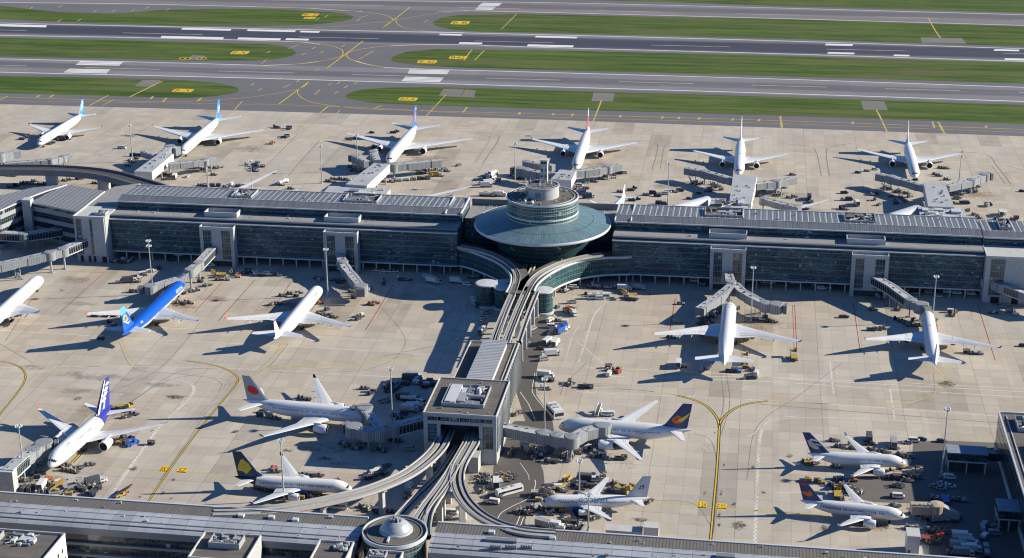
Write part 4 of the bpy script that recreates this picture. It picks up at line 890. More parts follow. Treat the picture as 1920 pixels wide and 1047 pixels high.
# roof blocks behind the front terminal
def block(label, x0, x1, y0, y1, h, mat=CONCL, seed=1, pl=None):
    th = thing('office_block', label, 'office block', ((x0+x1)/2, (y0+y1)/2, 0))
    m = MB(); m.box(x0, x1, y0, y1, 0, h-.02); part('wall', m, mat, th)
    m = MB(); m.box(x0+.35, x1-.35, y0+.35, y1-.35, h, h+.1); part('flat_roof', m, FELT, th)
    m = MB()
    for a in ((x0-.1, x1+.1, y0-.1, y0+.3), (x0-.1, x1+.1, y1-.3, y1+.1), (x0-.1, x0+.3, y0+.3, y1-.3), (x1-.3, x1+.1, y0+.3, y1-.3)): m.box(a[0], a[1], a[2], a[3], h-.01, h+.9)
    part('parapet', m, CONCL, th)
    if pl: plant(pl[0], pl[1], pl[2], pl[3], h+.05, th, 10, seed, True, pl[4] if len(pl) > 4 else 1.8)
    return th
c0 = P(383, 998, 17.2); c1 = P(486, 1009, 17.2)
block('grey flat-roofed office block with a pale plant room, behind the front terminal roof', c0.x, c1.x, 436, 452.8, 16.3, CONC, 5, (c0.x+4.2, c1.x-4.5, 443.5, 450, 2.2))
c0 = P(598, 1015, 17.2)
b3 = block('grey flat-roofed office block with small fans, just left of the domed pavilion', c0.x, -122.8, 436, 452.8, 16.3, CONC, 6)
plant(c0.x+5, -123.3, 446.5, 451.8, 16.4, b3, 8, 31, False, 1.2)
th = block('small grey roof block tucked against the domed pavilion', -116.5, -105.5, 436, 448.8, 16.3, CONC, 6, (-115.8, -110.5, 444, 448, 1.2))
c0 = P(121.5, 999.7, 16.0)
WHT = simple('white rendered wall', (0.78, 0.77, 0.73), 0.7, 0, 0.12, 0.3)
b4 = block('white-walled office block with brown flat roof in the lower left corner', -290, c0.x, 415, c0.y, 15.1, WHT, 8, (-262, -240, 432, 444, 2.0))
for yy, zz in ((-3.2, 10.2), (-6.6, 10.2), (-10.2, 10.2), (-4.9, 6.5), (-8.3, 6.5), (-1.8, 6.5), (-13, 6.5), (-13.6, 10.2)):
    m = MB(); m.box(c0.x-.2, c0.x+.06, c0.y+yy-.6, c0.y+yy+.6, zz, zz+1.5); part('window', m, DARK, b4)
plant(-238, -227, 437, 446, 15.2, b4, 8, 77, False, 1.2)
# ---- east building and its gate rooms
th = thing('east_terminal', 'dark-fronted terminal block with brown roof along the lower right edge', 'terminal building', (135, 500, 0))
EX, EY, EZ = 98.6, 588.5, 15.2
m = MB(); m.box(EX, 190, 400, EY, 2.6, EZ-.5); part('wall', m, GLD, th)
m = MB(); m.box(EX-.25, 190, 400, EY+.2, 0, 2.5); part('plinth', m, CONCL, th)
m = MB(); m.box(EX+.5, 189, 401, EY-.5, EZ-.5, EZ-.1); part('flat_roof', m, FELT, th)
m = MB(); m.box(EX-.15, EX+.45, 400, EY+.2, EZ-.5, EZ+.5); m.box(EX+.45, 190, EY-.4, EY+.2, EZ-.5, EZ+.5); m.box(EX+2.4, EX+2.7, 401, EY-3, EZ-.1, EZ+.25); part('parapet', m, TRIM, th)
plant(EX+5, EX+14, 572, 583, EZ-.1, th, 9, 51, True, 1.8); plant(EX+7, EX+12, 545, 560, EZ-.1, th, 9, 52, True, 1.8); plant(EX+8, EX+13, 520, 538, EZ-.1, th, 7, 53, True, 1.8)
def gate_room(label, u0, u1, v, h, depth, dz=3.6):
    a, b_ = P(u0, v, h), P(u1, v, h); th = thing('gate_room', label, 'gate room', ((a.x+b_.x)/2, a.y, 0))
    x0, x1, y1 = a.x, b_.x, a.y; y0 = y1-depth
    m = MB(); m.box(x0, x1, y0, y1, h-3.4, h-.35); part('glass_wall', m, GLD, th)
    m = MB(); m.box(x0-.3, x1+.3, y0-.3, y1+.3, h-.35, h); part('roof', m, panel('blue grey sheet roof', (0.20, 0.24, 0.30), 3, 1.2), th)
    m = MB(); m.box(x0-.2, x1+.2, y0-.2, y1+.2, h-3.9, h-3.4); part('floor_slab', m, TRIM, th)
    for x in (x0+.4, x1-.4, (x0+x1)/2):
        for y in (y0+.4, y1-.4):
            m = MB(); m.box(x-.25, x+.25, y-.25, y+.25, 0, h-3.9); part('column', m, CONCL, th)
    m = MB(); m.box(x0+1, x1-1, y0+2, y1-1, 0, h-3.92); part('undercroft_wall', m, DARKW, th)
    return th, x0, x1, y0, y1
g1 = gate_room('blue-grey glass gate room on stilts beside the tall lamp mast, lower right', 1775, 1847, 834, 8.4, 6.5)
m = MB(); m.box(g1[2]+.4, EX-.3, g1[4]-4, g1[4]-.6, 4.6, 7.6); part('link_bridge', m, GLD, g1[0])
g2 = gate_room('small blue-grey gate room on stilts attached to the east terminal wall', 1868, 1909, 935, 8.4, 8.5)
# ---- angled building far left
def flatb(name, label, pix, zt, roofm, wallm, cat='terminal building', z0=0, over=0):
    q = [P(u, v, zt) for u, v in pix]; c = sum(q, Vector())/len(q)
    th = thing(name, label, cat, (c.x, c.y, 0))
    m = MB(); pl = [(p.x, p.y) for p in q]; m.prism(pl, z0, zt-.8); part('wall', m, wallm, th)
    m = MB(); pl2 = [(c.x+(p.x-c.x)*1.012, c.y+(p.y-c.y)*1.012) for p in q]; m.prism(pl2, zt-.8, zt-.1); part('roof_edge', m, TRIM, th)
    m = MB(); m.prism(pl, zt-.1, zt); part('roof', m, roofm, th)
    return th, pl
STR = ribs('diagonal ribbed roof', (0.23, 0.235, 0.24), 2.7, 0, 0.6, 0.45, 0.5, 0.0, 0.15)
GLB = glazing('banded office wall', 1.6, 3.6, 5.4, (0.012, 0.02, 0.03), (0.06, 0.08, 0.09), (0.36, 0.38, 0.40), 0.06, 2.4, 0.3)
flatb('angled_terminal', 'grey diagonal-ribbed terminal hall wedged between the viaduct and the left stair block', [(57, 379), (90, 362), (129, 346.5), (196, 358), (146, 397)], 20.5, STR, GLB)
flatb('angled_terminal', 'low plain-roofed terminal link between the ribbed hall and the glass wing', [(147, 396), (197, 358.5), (215, 350), (262, 344), (236, 372), (208, 392)], 19.8, LEDGE, DARKW)
flatb('angled_terminal', 'curved glass-walled terminal arm leaving the left edge of the view', [(-150, 425), (0, 394), (30, 381), (48, 372), (85, 358), (125, 346), (60, 352), (0, 367), (-160, 390)], 21.0, STR, GLB)
th, pl = flatb('utility_stack', 'narrow grey service tower in the corner of the angled terminal', [(40, 375), (56, 376), (62, 371), (46, 370)], 22.5, CONCL, CONC, 'tower')
th = thing('viaduct', 'curved road viaduct with grey side walls crossing behind the left terminal', 'viaduct', (-380, 860, 0))
vp_ = spline([P(u, v, 11) for u, v in ((-160, 321), (-60, 315.5), (0, 314), (95, 314.5), (167, 319), (215, 327), (258, 339), (300, 352), (345, 372), (380, 395))], 8)
def sweep(pts, prof, mats, n=None):
    """prof: list of (offset, z, mat) lines swept along pts"""
    m = MB(); nn = len(pts); N_ = []
    for i in range(nn):
        d = (pts[min(nn-1, i+1)]-pts[max(0, i-1)]); d.z = 0; d.normalize(); N_.append(Vector((d.y, -d.x, 0)))
    L = [0]
    for i in range(1, nn): L.append(L[-1]+(pts[i]-pts[i-1]).length)
    for k in range(len(prof)-1):
        a, b_ = prof[k], prof[k+1]
        if a[2] is None: continue
        ra = [(p+N_[i]*a[0]+Vector((0, 0, a[1]))) for i, p in enumerate(pts)]; rb = [(p+N_[i]*b_[0]+Vector((0, 0, b_[1]))) for i, p in enumerate(pts)]
        m.grid([ra, rb], a[2], False, False, lambda i, j, a=a, b_=b_: (L[min(j, nn-1)], 0 if i == 0 else math.hypot(a[0]-b_[0], a[1]-b_[1])))
    return m, N_
ROADD = simple('dark track bed', (0.05, 0.05, 0.052), 0.9, 0, 0.3, 0.3)
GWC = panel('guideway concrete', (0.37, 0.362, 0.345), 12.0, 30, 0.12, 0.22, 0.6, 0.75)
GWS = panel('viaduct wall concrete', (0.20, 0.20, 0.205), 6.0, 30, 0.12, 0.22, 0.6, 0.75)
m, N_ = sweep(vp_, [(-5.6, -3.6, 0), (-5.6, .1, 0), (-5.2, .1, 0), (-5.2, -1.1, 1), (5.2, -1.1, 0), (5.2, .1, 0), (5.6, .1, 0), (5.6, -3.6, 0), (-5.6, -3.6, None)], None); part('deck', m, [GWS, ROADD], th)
m, N_ = sweep(vp_, [(-5.45, .6, 0), (-5.35, .6, 0), (-5.35, .5, None), (5.35, .6, 0), (5.45, .6, None)], None); part('railing', m, TRIM, th)
for i in (12, 24, 36, 46):
    p = vp_[i]; m = MB(); m.prism([(p.x-3.4, p.y-1.5), (p.x+3.4, p.y-1.5), (p.x+3.4, p.y+1.5), (p.x-3.4, p.y+1.5)], 0, 7.5); part('pier', m, CONCL, th)
# ---- guideways of the people mover
GB = simple('guide beam slot', (0.035, 0.035, 0.037), 0.8, 0, 0.3, 0.4); GW2 = simple('running surface', (0.30, 0.295, 0.285), 0.8, 0, 0.3, 0.5)
def guideway(label, pts3, hw=2.7, piers=(), low=1.6, zpier=None, n=8):
    pts = spline([P(u, v, z) for u, v, z in pts3], n); c = pts[0]
    th = thing('elevated_guideway', label, 'guideway', (c.x, c.y, 0))
    h = hw; s = h/2.7
    m, N_ = sweep(pts, [(-h*.55, -low, 0), (-h, -.7, 0), (-h, .35, 0), (-h+.35, .35, 0), (-h+.35, -.35, 3), (-1.75*s, -.35, 2), (-1.75*s, 0.0, 2), (-.55*s, 0.0, 2), (-.55*s, -.6, 1), (.55*s, -.6, 2), (.55*s, 0.0, 2), (1.75*s, 0.0, 2), (1.75*s, -.35, 3), (h-.35, -.35, 0), (h-.35, .35, 0), (h, .35, 0), (h, -.7, 0), (h*.55, -low, 0), (-h*.55, -low, None)], None)
    part('track_deck', m, [GWC, GB, GW2, simple('gutter concrete', (0.16, 0.155, 0.15), 0.8)], th)
    for i in piers:
        i = int(i*(len(pts)-1)); p = pts[i]; nn = N_[i]; a = math.atan2(nn.y, nn.x)
        m = MB(); m.obox((p.x, p.y), (2.2, 1.3), a, 0, p.z-low-.9); m.hexa([(p.x+nn.x*q+nn.y*t, p.y+nn.y*q-nn.x*t, p.z-low-.9) for q, t in ((-1.1, .65), (1.1, .65), (1.1, -.65), (-1.1, -.65))], [(p.x+nn.x*q+nn.y*t, p.y+nn.y*q-nn.x*t, p.z-low) for q, t in ((-h*.9, .7), (h*.9, .7), (h*.9, -.7), (-h*.9, -.7))])
        part('pier', m, CONCL, th)
    return th
Z1 = 12.6
guideway('left curved guideway looping off the left concourse roof and down to the track hall', [(860, 461.5, 15.2), (905, 471, 15.2), (938, 484, 15), (958, 498, 14.6), (967.5, 511, 14.2), (969, 524, 13.8), (962, 548, 13.4), (951, 573, 13), (940, 600, Z1), (930, 624, Z1), (925, 643, Z1)], 1.65, (.72, .88))
guideway('straight guideway running from under the round hall beside the left curved one', [(998, 462, 9.5), (993, 478, 10), (985, 500, 12), (973, 530, 13), (960, 560, 13), (948, 590, Z1), (934, 628, Z1), (929, 645, Z1)][::-1], 1.0, (.3,))
guideway('straight guideway leaving the round hall just left of the right-hand loop', [(1011, 462, 9.5), (1006, 478, 10), (1001, 496, 12), (993, 514, 13), (985, 530, 13.3)], 1.0, (.5,))
guideway('right curved guideway looping along the right concourse roof and down to the track hall', [(1130, 477, 15.2), (1096, 482, 15.2), (1062, 490.5, 15), (1032, 502.5, 14.6), (1010, 515, 14.2), (996, 530, 13.8), (984, 553, 13.4), (972, 580, 13), (962, 605, Z1), (953, 628, Z1), (947, 646, Z1)], 1.9, (.72, .88))
guideway('covered walkway ledge on columns dropping from the green glass drum to the track hall', [(1008, 545, 11.5), (1001, 562, 11.5), (992, 585, 11.5), (983, 610, 11.5), (973, 640, 11.5)], 1.1, (.15, .35, .55, .75, .95))
guideway('wide left guideway curving out of the station portal over the far left stands', [(839, 805, 10.2), (831, 824, 10.3), (820, 842, 10.5), (798, 864, 10.8), (766, 887, 11.2), (726, 906, 11.8), (679, 922.5, 12.6), (620, 937, 13.6), (560, 948.5, 14.8), (500, 957, 15.8), (440, 959.5, 16.2), (400, 960, 16.3)], 3.0, (.10, .25, .48, .66))
guideway('middle guideway running from the station portal straight towards the domed pavilion', [(886, 805, 10.2), (881, 822, 10.3), (870, 843, 10.4), (856, 867, 10.6), (840, 893, 10.8), (820, 921, 11), (799, 948, 11), (784, 972, 11), (776, 1000, 11)], 2.0, (.3, .5))
guideway('lower guideway slipping out between both portal tracks towards the domed pavilion', [(862, 835, 6.4), (846, 861, 6.6), (826, 890, 7), (800, 916, 7.6), (775, 941, 8), (750, 968, 8), (738, 985, 8)], 2.1, (.5,))
guideway('right guideway hooking from the portal in an S-curve onto the front terminal roof', [(893, 808, 10.2), (886, 830, 10.3), (873, 851, 10.4), (862, 872, 10.6), (857, 895, 10.8), (861, 918, 11.2), (873, 940, 12), (894, 961, 13), (922, 978, 14.4), (955, 990, 16), (990, 997, 16.6), (1040, 1001, 16.6)], 2.6, (.30, .5))
guideway('short guideway branch bending from the middle track round the right of the domed pavilion', [(853, 872, 10.6), (846, 893, 10.7), (833, 916, 10.8), (818, 938, 11), (806, 960, 11), (801, 985, 11), (801, 1005, 11)], 1.4, (.45,))
# portal frame under the fork
th = thing('track_portal_frame', 'concrete portal frame carrying the fork of the guideways', 'bridge support', (-96.7, 520, 0))
c = P(838, 960, 0); 
m = MB(); m.box(c.x-1.2, c.x+.2, 503, 505, 0, 8.6); part('leg', m, CONCL, th)
m = MB(); m.box(c.x+6.2, c.x+7.8, 503, 505, 0, 8.6); part('leg', m, CONCL, th)
m = MB(); m.box(c.x-2, c.x+8.6, 502.6, 505.4, 8.6, 9.8); part('crossbeam', m, CONCL, th)
# ---- far-side gate stubs (piers behind the terminal)
BR = ribs('jet bridge corrugated wall', (0.30, 0.315, 0.33), 0.55, 0, 0.2, 0.6, 0.5, 0.0, 0.12)
BRT = ribs('jet bridge roof', (0.36, 0.37, 0.38), 1.2, 0, 0.15, 0.75, 0.55, 0.0, 0.2)
def tunnel(mb, a, b_, w0, w1, z0a, z0b, h, mat=0, top=1):
    """sloping box from a to b (x,y), floor heights z0a,z0b"""
    a, b_ = Vector((a[0], a[1], 0)), Vector((b_[0], b_[1], 0)); d = (b_-a).normalized(); n = Vector((-d.y, d.x, 0)); L = (b_-a).length
    A = [a+n*w0/2, a-n*w0/2, b_-n*w1/2, b_+n*w1/2]; Zf = [z0a, z0a, z0b, z0b]
    lo = [(p.x, p.y, z) for p, z in zip(A, Zf)]; hi = [(p.x, p.y, z+h) for p, z in zip(A, Zf)]
    mb.face(lo[::-1], mat); mb.face(hi, top, [(0, 0), (0, w0), (L, w1), (L, 0)])
    mb.face([lo[1], lo[2], hi[2], hi[1]], mat, [(0, 0), (L, 0), (L, h), (0, h)]); mb.face([lo[3], lo[0], hi[0], hi[3]], mat, [(0, 0), (L, 0), (L, h), (0, h)])
    mb.face([lo[0], lo[1], hi[1], hi[0]], 2 if top else mat); mb.face([lo[2], lo[3], hi[3], hi[2]], 2 if top else mat)

# ================================================================== airliners
WING = simple('wing paint', (0.58, 0.59, 0.60), 0.35, 0, 0.16, 0.12, 0.5)
ENGW = simple('nacelle white', (0.72, 0.73, 0.74), 0.28, 0, 0.1, 0.3, 0.5)
LIP = simple('polished intake lip', (0.62, 0.63, 0.64), 0.2, 0.7, 0.1)
FAN = simple('intake dark', (0.02, 0.02, 0.022), 0.5, 0, 0.2)
TYRE = simple('tyre black', (0.02, 0.02, 0.02), 0.85, 0, 0.2)
STRUT = simple('gear steel', (0.35, 0.35, 0.36), 0.4, 0.4, 0.2)
CKP = simple('cockpit glass', (0.012, 0.014, 0.018), 0.08, 0, 0.1, 1, 0.8)
TIPR = simple('red wingtip', (0.36, 0.07, 0.05), 0.4)
def livery(name, top, zline=None, low=(0.72, 0.72, 0.71), tail=None, s_tail=None, zw=3.9, x0=-20, x1=20, win=True, stripe=None, slant=0.0):
    """fuselage paint: windows row, optional coloured upper half and coloured tail section (object coordinates)"""
    m, b = start(name); o = sep(objc()); x, z = o[0], o[2]
    c = tuple(top)+(1.0,)
    if zline is not None: c = mixc(M('GREATER_THAN', z, zline), low, tuple(top))
    if stripe: c = mixc(M('LESS_THAN', M('ABSOLUTE', M('SUBTRACT', z, stripe)), 0.12), c if not isinstance(c, tuple) else c[:3], (0.02, 0.02, 0.04))
    if tail is not None: c = mixc(M('LESS_THAN', M('SUBTRACT', x, M('MULTIPLY', z, slant)), s_tail), c if not isinstance(c, tuple) else c[:3], tail)
    if win:
        w_ = M('MULTIPLY', M('LESS_THAN', M('ABSOLUTE', M('SUBTRACT', z, zw)), 0.27), M('LESS_THAN', fr(M('DIVIDE', x, 0.72)), 0.55))
        w_ = M('MULTIPLY', w_, M('MULTIPLY', M('GREATER_THAN', x, x0), M('LESS_THAN', x, x1)))
        w_ = M('MULTIPLY', w_, M('GREATER_THAN', white(comb(fl(M('DIVIDE', x, 0.72)), 1.0, 1.0)), 0.12))
        d = M('MULTIPLY', M('LESS_THAN', M('ABSOLUTE', M('SUBTRACT', z, zw-.15)), 0.95), M('LESS_THAN', fr(M('DIVIDE', M('ADD', x, 300.0-x1), (x1-x0)/3.02)), 0.006))
        c = mixc(M('MAXIMUM', M('MULTIPLY', w_, 0.85), M('MULTIPLY', d, 0.5)), c if not isinstance(c, tuple) else c[:3], (0.03, 0.035, 0.05))
    p = objc(); n1 = noise(scl(p, 0.15, 1.0), 0.7, 5, 0.6); n2 = noise(scl(p, 0.3, 1, 2.5), 1.6, 4, 0.7)
    seam = M('MAXIMUM', line(x, 5.3, 0.06), M('LESS_THAN', M('ABSOLUTE', M('SUBTRACT', o[1], 0.0)), 0.03))
    f = M('SUBTRACT', M('ADD', 0.86, M('ADD', M('MULTIPLY', n1, 0.14), M('MULTIPLY', n2, 0.10))), M('MULTIPLY', seam, 0.07))
    fin(b, mulc(c, f), M('ADD', 0.22, M('MULTIPLY', n2, 0.18)), 0, 0.5); return m
def finpaint(name, base, fn=None):
    m, b = start(name); o = sep(objc()); p = objc(); n1 = noise(p, 0.35, 4, 0.6)
    c = tuple(base)+(1.0,)
    if fn: c = fn(o, c)
    fin(b, mulc(c, M('ADD', 0.88, M('MULTIPLY', n1, 0.2))), 0.35, 0, 0.5); return m
def airliner(key, nose, tail, tips, label, paint_args, fin_col, fin_h, D=6.0, eng_r=1.75, eng_y=0.32, winglet='red', wing_s=None, finfn=None, tail_cone=None, titles=(), emblem=None, group=None, tip_z=5.2, zax=None, fin_sweep=None, tailpl=(0.72, 0.72, 0.72), gear=True, fin_lean=None, engine_col=None, eng_x=2.5):
    if eng_x < 1: eng_r *= .78; tip_z = 6.6
    Rf = D/2; zc = zax or (Rf+1.9 if D > 5.4 else Rf+1.45)
    N_ = P(nose[0], nose[1], zc-0.3); T_ = P(tail[0], tail[1], zc+Rf*0.5)
    d = Vector((N_.x-T_.x, N_.y-T_.y, 0)); L = d.length; d.normalize(); rz = math.atan2(d.y, d.x); lat = Vector((-d.y, d.x, 0))
    C = Vector(((N_.x+T_.x)/2, (N_.y+T_.y)/2, 0))
    th = thing('airliner', label, 'airliner', C, rz, group)
    def loc(u, v, z):
        p = P(u, v, z)-C; return (p.dot(d), p.dot(lat))
    tl = [loc(t[0], t[1], tip_z) for t in tips]
    xl = tl[0] if tl[0][1] > 0 else tl[-1]; xr = tl[-1] if tl[0][1] > 0 else tl[0]
    span = (abs(tl[0][1])+abs(tl[-1][1])); half = span/2
    xt = sum(t[0] for t in tl)/len(tl)
    ln = 1.35*D; lt = 0.34*L
    # --- fuselage
    NS = 24
    def ring(s):
        if s < ln:
            q = max(0.0, s/ln); r = Rf*(1-(1-q)**2.1)**0.62; dz = -0.16*D*(1-q)**1.8
        elif s > L-lt:
            q = (s-(L-lt))/lt; r = Rf*(1-q**1.55*0.93); dz = Rf*0.62*q**1.6
        else: r = Rf; dz = 0
        return r, zc+dz
    st = [0.02, .15, .4, .8, 1.3, 2.0, 3.0, 4.2, 5.6, ln] + [ln+(L-lt-ln)*k/6 for k in range(1, 7)] + [L-lt+lt*k/12 for k in range(1, 13)]
    st = sorted(s for s in set(st) if s <= L)
    m = MB(); rows = []
    for s in st:
        r, z = ring(s); rows.append([(L/2-s, r*math.cos(2*math.pi*k/NS), z+r*math.sin(2*math.pi*k/NS)) for k in range(NS)])
    m.grid(rows, 0, True, True); m.face(rows[0], 0); m.face(rows[-1][::-1], 0)
    # belly fairing
    xr_ = xt+half*0.42   # wing root mid (x)
    rf = []
    for k in range(9):
        q = k/8; x = xr_+L*0.13-q*L*0.27; g = math.sin(math.pi*min(1, max(0, q)))**0.5 if 0 < q < 1 else 0.05
        rf.append([(x, Rf*1.06*g*math.cos(a_), zc-Rf*0.55+(-Rf*0.62*g)*abs(math.sin(a_))) for a_ in [math.pi*j/10 for j in range(11)]])
    m.grid(rf, 0, False, True)
    pa = dict(paint_args); pa.setdefault('zw', zc+Rf*0.28); pa.setdefault('x0', -L/2+L*0.22); pa.setdefault('x1', L/2-D*1.5)
    if 'tailfrac' in pa: pa['s_tail'] = -L/2+L*pa.pop('tailfrac')
    if 'zfrac' in pa: pa['zline'] = zc+Rf*pa.pop('zfrac')
    if 'stripefrac' in pa: pa['stripe'] = zc+Rf*pa.pop('stripefrac')
    fm = livery('livery '+key, **pa)
    fus = m.build('fuselage', fm, th, local=True)
    def surf(s, ang, off=0.03):   # ang from horizontal on left side
        r, z = ring(s); return (L/2-s, (r+off)*math.cos(ang), z+(r+off)*math.sin(ang))
    m = MB()
    for sg in (1, -1):
        for a0, a1, s0, s1 in ((62, 84, 0.185, 0.30), (40, 60, 0.20, 0.33), (24, 38, 0.24, 0.38)):
            f = lambda s, a: (lambda p: (p[0], p[1]*sg, p[2]))(surf(s*D, R(a)))
            q = [[f(s0+(s1-s0)*i/3, a0+(a1-a0)*j/3) for j in range(4)] for i in range(4)]; m.grid(q, 0, False, True)
    m.build('cockpit_window', CKP, fus, local=True)
    # --- wings
    cr = L*0.185 if D > 5.4 else L*0.20
    for sg, tt in ((1, xl), (-1, xr)):
        hs = abs(tt[1]) if len(tl) > 1 else half; hs = half
        xtip = xt
        secs = []
        rootx = xtip+half*0.60+cr*0.30
        for q, ch, xle, zz in ((0.0, cr*1.15, rootx, zc-Rf*0.62), (0.10, cr*1.05, rootx-half*0.055, zc-Rf*0.60), (0.36, cr*0.62, None, 0), (0.70, cr*0.40, None, 0), (0.97, cr*0.20, None, 0), (1.0, cr*0.10, None, 0)):
            y = Rf*0.55+(hs-Rf*0.55)*q
            le = rootx+(xtip+cr*0.06-rootx)*q; z = zc-Rf*0.42+(tip_z-(zc-Rf*0.42))*q**1.15
            th_ = ch*0.11*(1-0.35*q)
            af = [(0, 0), (.06, .45), (.3, .62), (.6, .42), (1.0, .03), (.6, -.28), (.3, -.38), (.06, -.3)]
            secs.append([(le-ch*a, sg*y, z+th_*b_) for a, b_ in af])
        m = MB(); m.grid(secs, 0, True, False, flip=sg < 0); m.face(secs[-1], 0)
        wg = m.build('wing', WING, th, local=True)
        # flap line / spoilers: thin grey panel edge
        m = MB()
        for qa, qb in ((.12, .36), (.38, .68), (.72, .93)):
            def wp(q, f):
                y = Rf*0.55+(hs-Rf*0.55)*q; le = rootx+(xtip+cr*0.06-rootx)*q; z = zc-Rf*0.42+(tip_z-(zc-Rf*0.42))*q**1.15
                ch = None
                Q = [(0, cr*1.15), (.1, cr*1.05), (.36, cr*.62), (.7, cr*.4), (.97, cr*.2), (1, cr*.1)]
                for (a, ca), (b_, cb) in zip(Q, Q[1:]):
                    if a <= q <= b_: ch = ca+(cb-ca)*(q-a)/(b_-a); break
                t_ = ch*0.11*(1-.35*q); zz = z+t_*(.42-.39*(f-.6)/.4)+.05
                return (le-ch*f, sg*y, zz)
            m.face([wp(qa, .70), wp(qb, .70), wp(qb, .715), wp(qa, .715)])
            m.face([wp(qa, .83), wp(qb, .83), wp(qb, .85), wp(qa, .85)])
        m.build('flap_line', simple('panel gap grey', (0.30, 0.31, 0.33), 0.5), wg, local=True)
        if winglet:
            m = MB(); y = hs; x0 = xtip+cr*0.06; c_ = cr*0.16
            m.grid([[(x0-c_*0.1, sg*(y-.15), tip_z-.05), (x0-c_*1.0, sg*(y-.15), tip_z-.05)], [(x0-c_*0.75, sg*(y+.55), tip_z+1.2), (x0-c_*1.25, sg*(y+.55), tip_z+1.2)]], 0, False, False)
            m.grid([[(x0-c_*1.0, sg*(y-.03), tip_z-.05), (x0-c_*0.1, sg*(y-.03), tip_z-.05)], [(x0-c_*1.25, sg*(y+.65), tip_z+1.2), (x0-c_*0.75, sg*(y+.65), tip_z+1.2)]], 0, False, False)
            m.build('winglet', TIPR if winglet == 'red' else (CKP if winglet == 'dark' else WING), wg, local=True)
        # flap track fairings
        for q in (.25, .45, .62):
            m = MB(); a = wp(q, .62); m.tube((a[0], a[1], a[2]-cr*.06), (a[0]-cr*.34, a[1], a[2]-cr*.07), .28*D/6, 8, 0, .08)
            m.build('flap_fairing', WING, wg, local=True)
        # engine
        ye = Rf+(hs-Rf)*eng_y*0.85; q = (ye-Rf*.55)/(hs-Rf*.55); le = rootx+(xtip+cr*0.06-rootx)*q; zw_ = zc-Rf*0.42+(tip_z-(zc-Rf*0.42))*q
        er = eng_r; el = er*2.9; ze = max(er+0.55, zw_-er*(1.0 if eng_x > 1 else 1.35)); xe = le+er*eng_x
        prof = [(0.86, 0.0), (0.96, .02), (1.0, .10), (1.02, .35), (0.97, .62), (0.80, .86), (0.74, 1.0)]
        rows = [[(xe-el*t, sg*ye+er*r_*math.cos(2*math.pi*k/20), ze+er*r_*math.sin(2*math.pi*k/20)) for k in range(20)] for r_, t in prof]
        m = MB(); m.grid(rows, 0, True, True)
        en = m.build('engine', engine_col or ENGW, th, local=True)
        m = MB(); rows = [[(xe-el*t, sg*ye+er*r_*math.cos(2*math.pi*k/20), ze+er*r_*math.sin(2*math.pi*k/20)) for k in range(20)] for r_, t in ((.97, .03), (.93, -.012), (.86, 0.0), (.82, .08))]
        m.grid(rows, 0, True, True); m.build('intake_lip', LIP, en, local=True)
        m = MB(); rows = [[(xe-el*t, sg*ye+er*r_*math.cos(2*math.pi*k/20), ze+er*r_*math.sin(2*math.pi*k/20)) for k in range(20)] for r_, t in ((.83, .06), (.8, .2), (.28, .2), (.02, .08))]
        m.grid(rows, 0, True, True); m.build('fan', FAN, en, local=True); m = MB()
        rows = [[(xe-el*t, sg*ye+er*r_*math.cos(2*math.pi*k/16), ze+er*r_*math.sin(2*math.pi*k/16)) for k in range(16)] for r_, t in ((.74, .98), (.5, .97), (.45, 1.12), (.05, 1.35))]
        m.grid(rows, 0, True, True); m.build('exhaust', FAN, en, local=True)
        m = MB(); a = (xe-el*.25, ze+er*.9); b_ = (xe-el*1.25, zw_+.1)
        m.hexa([(a[0], sg*ye-.2, a[1]), (b_[0], sg*ye-.2, b_[1]-.5), (b_[0], sg*ye+.2, b_[1]-.5), (a[0], sg*ye+.2, a[1])], [(a[0]-el*.3, sg*ye-.2, zw_+.5), (b_[0], sg*ye-.2, zw_+.35), (b_[0], sg*ye+.2, zw_+.35), (a[0]-el*.3, sg*ye+.2, zw_+.5)]); m.build('pylon', WING, en, local=True)
    # --- tailplanes
    hsp = half*0.36 if D > 5.4 else half*0.37
    for sg in (1, -1):
        secs = []
        for q, ch in ((0, cr*.58), (1, cr*.20)):
            y = Rf*.25+hsp*q; le = -L/2+cr*.95-q*hsp*.62; z = zc+Rf*.42+q*hsp*.09; t_ = ch*.09
            secs.append([(le-ch*a, sg*y, z+t_*b_) for a, b_ in ((0, 0), (.08, .45), (.35, .6), (1, .03), (.35, -.5), (.08, -.4))])
        m = MB(); m.grid(secs, 0, True, False, flip=sg < 0); m.face(secs[-1], 0); m.build('tailplane', WING, th, local=True)
    # --- fin
    ztop = fin_h; zb = zc+Rf*.72; Hf = ztop-zb; cb = Hf*0.88; ct = Hf*0.34
    sw = fin_sweep if fin_sweep is not None else Hf*0.72
    xb = -L/2+cb*1.0+L*0.035
    secs = []
    for q, ch, xo in ((-.12, cb*1.3, cb*.3), (0, cb*1.16, cb*.14), (.12, cb*.95, 0), (1, ct, 0)):
        le = xb+xo-sw*max(q, 0) if q < 1 else xb-sw; z = zb+Hf*q; t_ = ch*.085
        secs.append([(le-ch*a, t_*b_, z) for a, b_ in ((0, 0), (.1, .5), (.35, .55), (1, .04), (1, -.04), (.35, -.55), (.1, -.5))])
    m = MB(); m.grid(secs, 0, True, False); m.face(secs[-1][::-1], 0)
    fmat = finpaint('fin paint '+key, fin_col, finfn(xb, zb, Hf, cb, ct, sw) if finfn else None)
    fo = m.build('tail_fin', fmat, th, local=True)
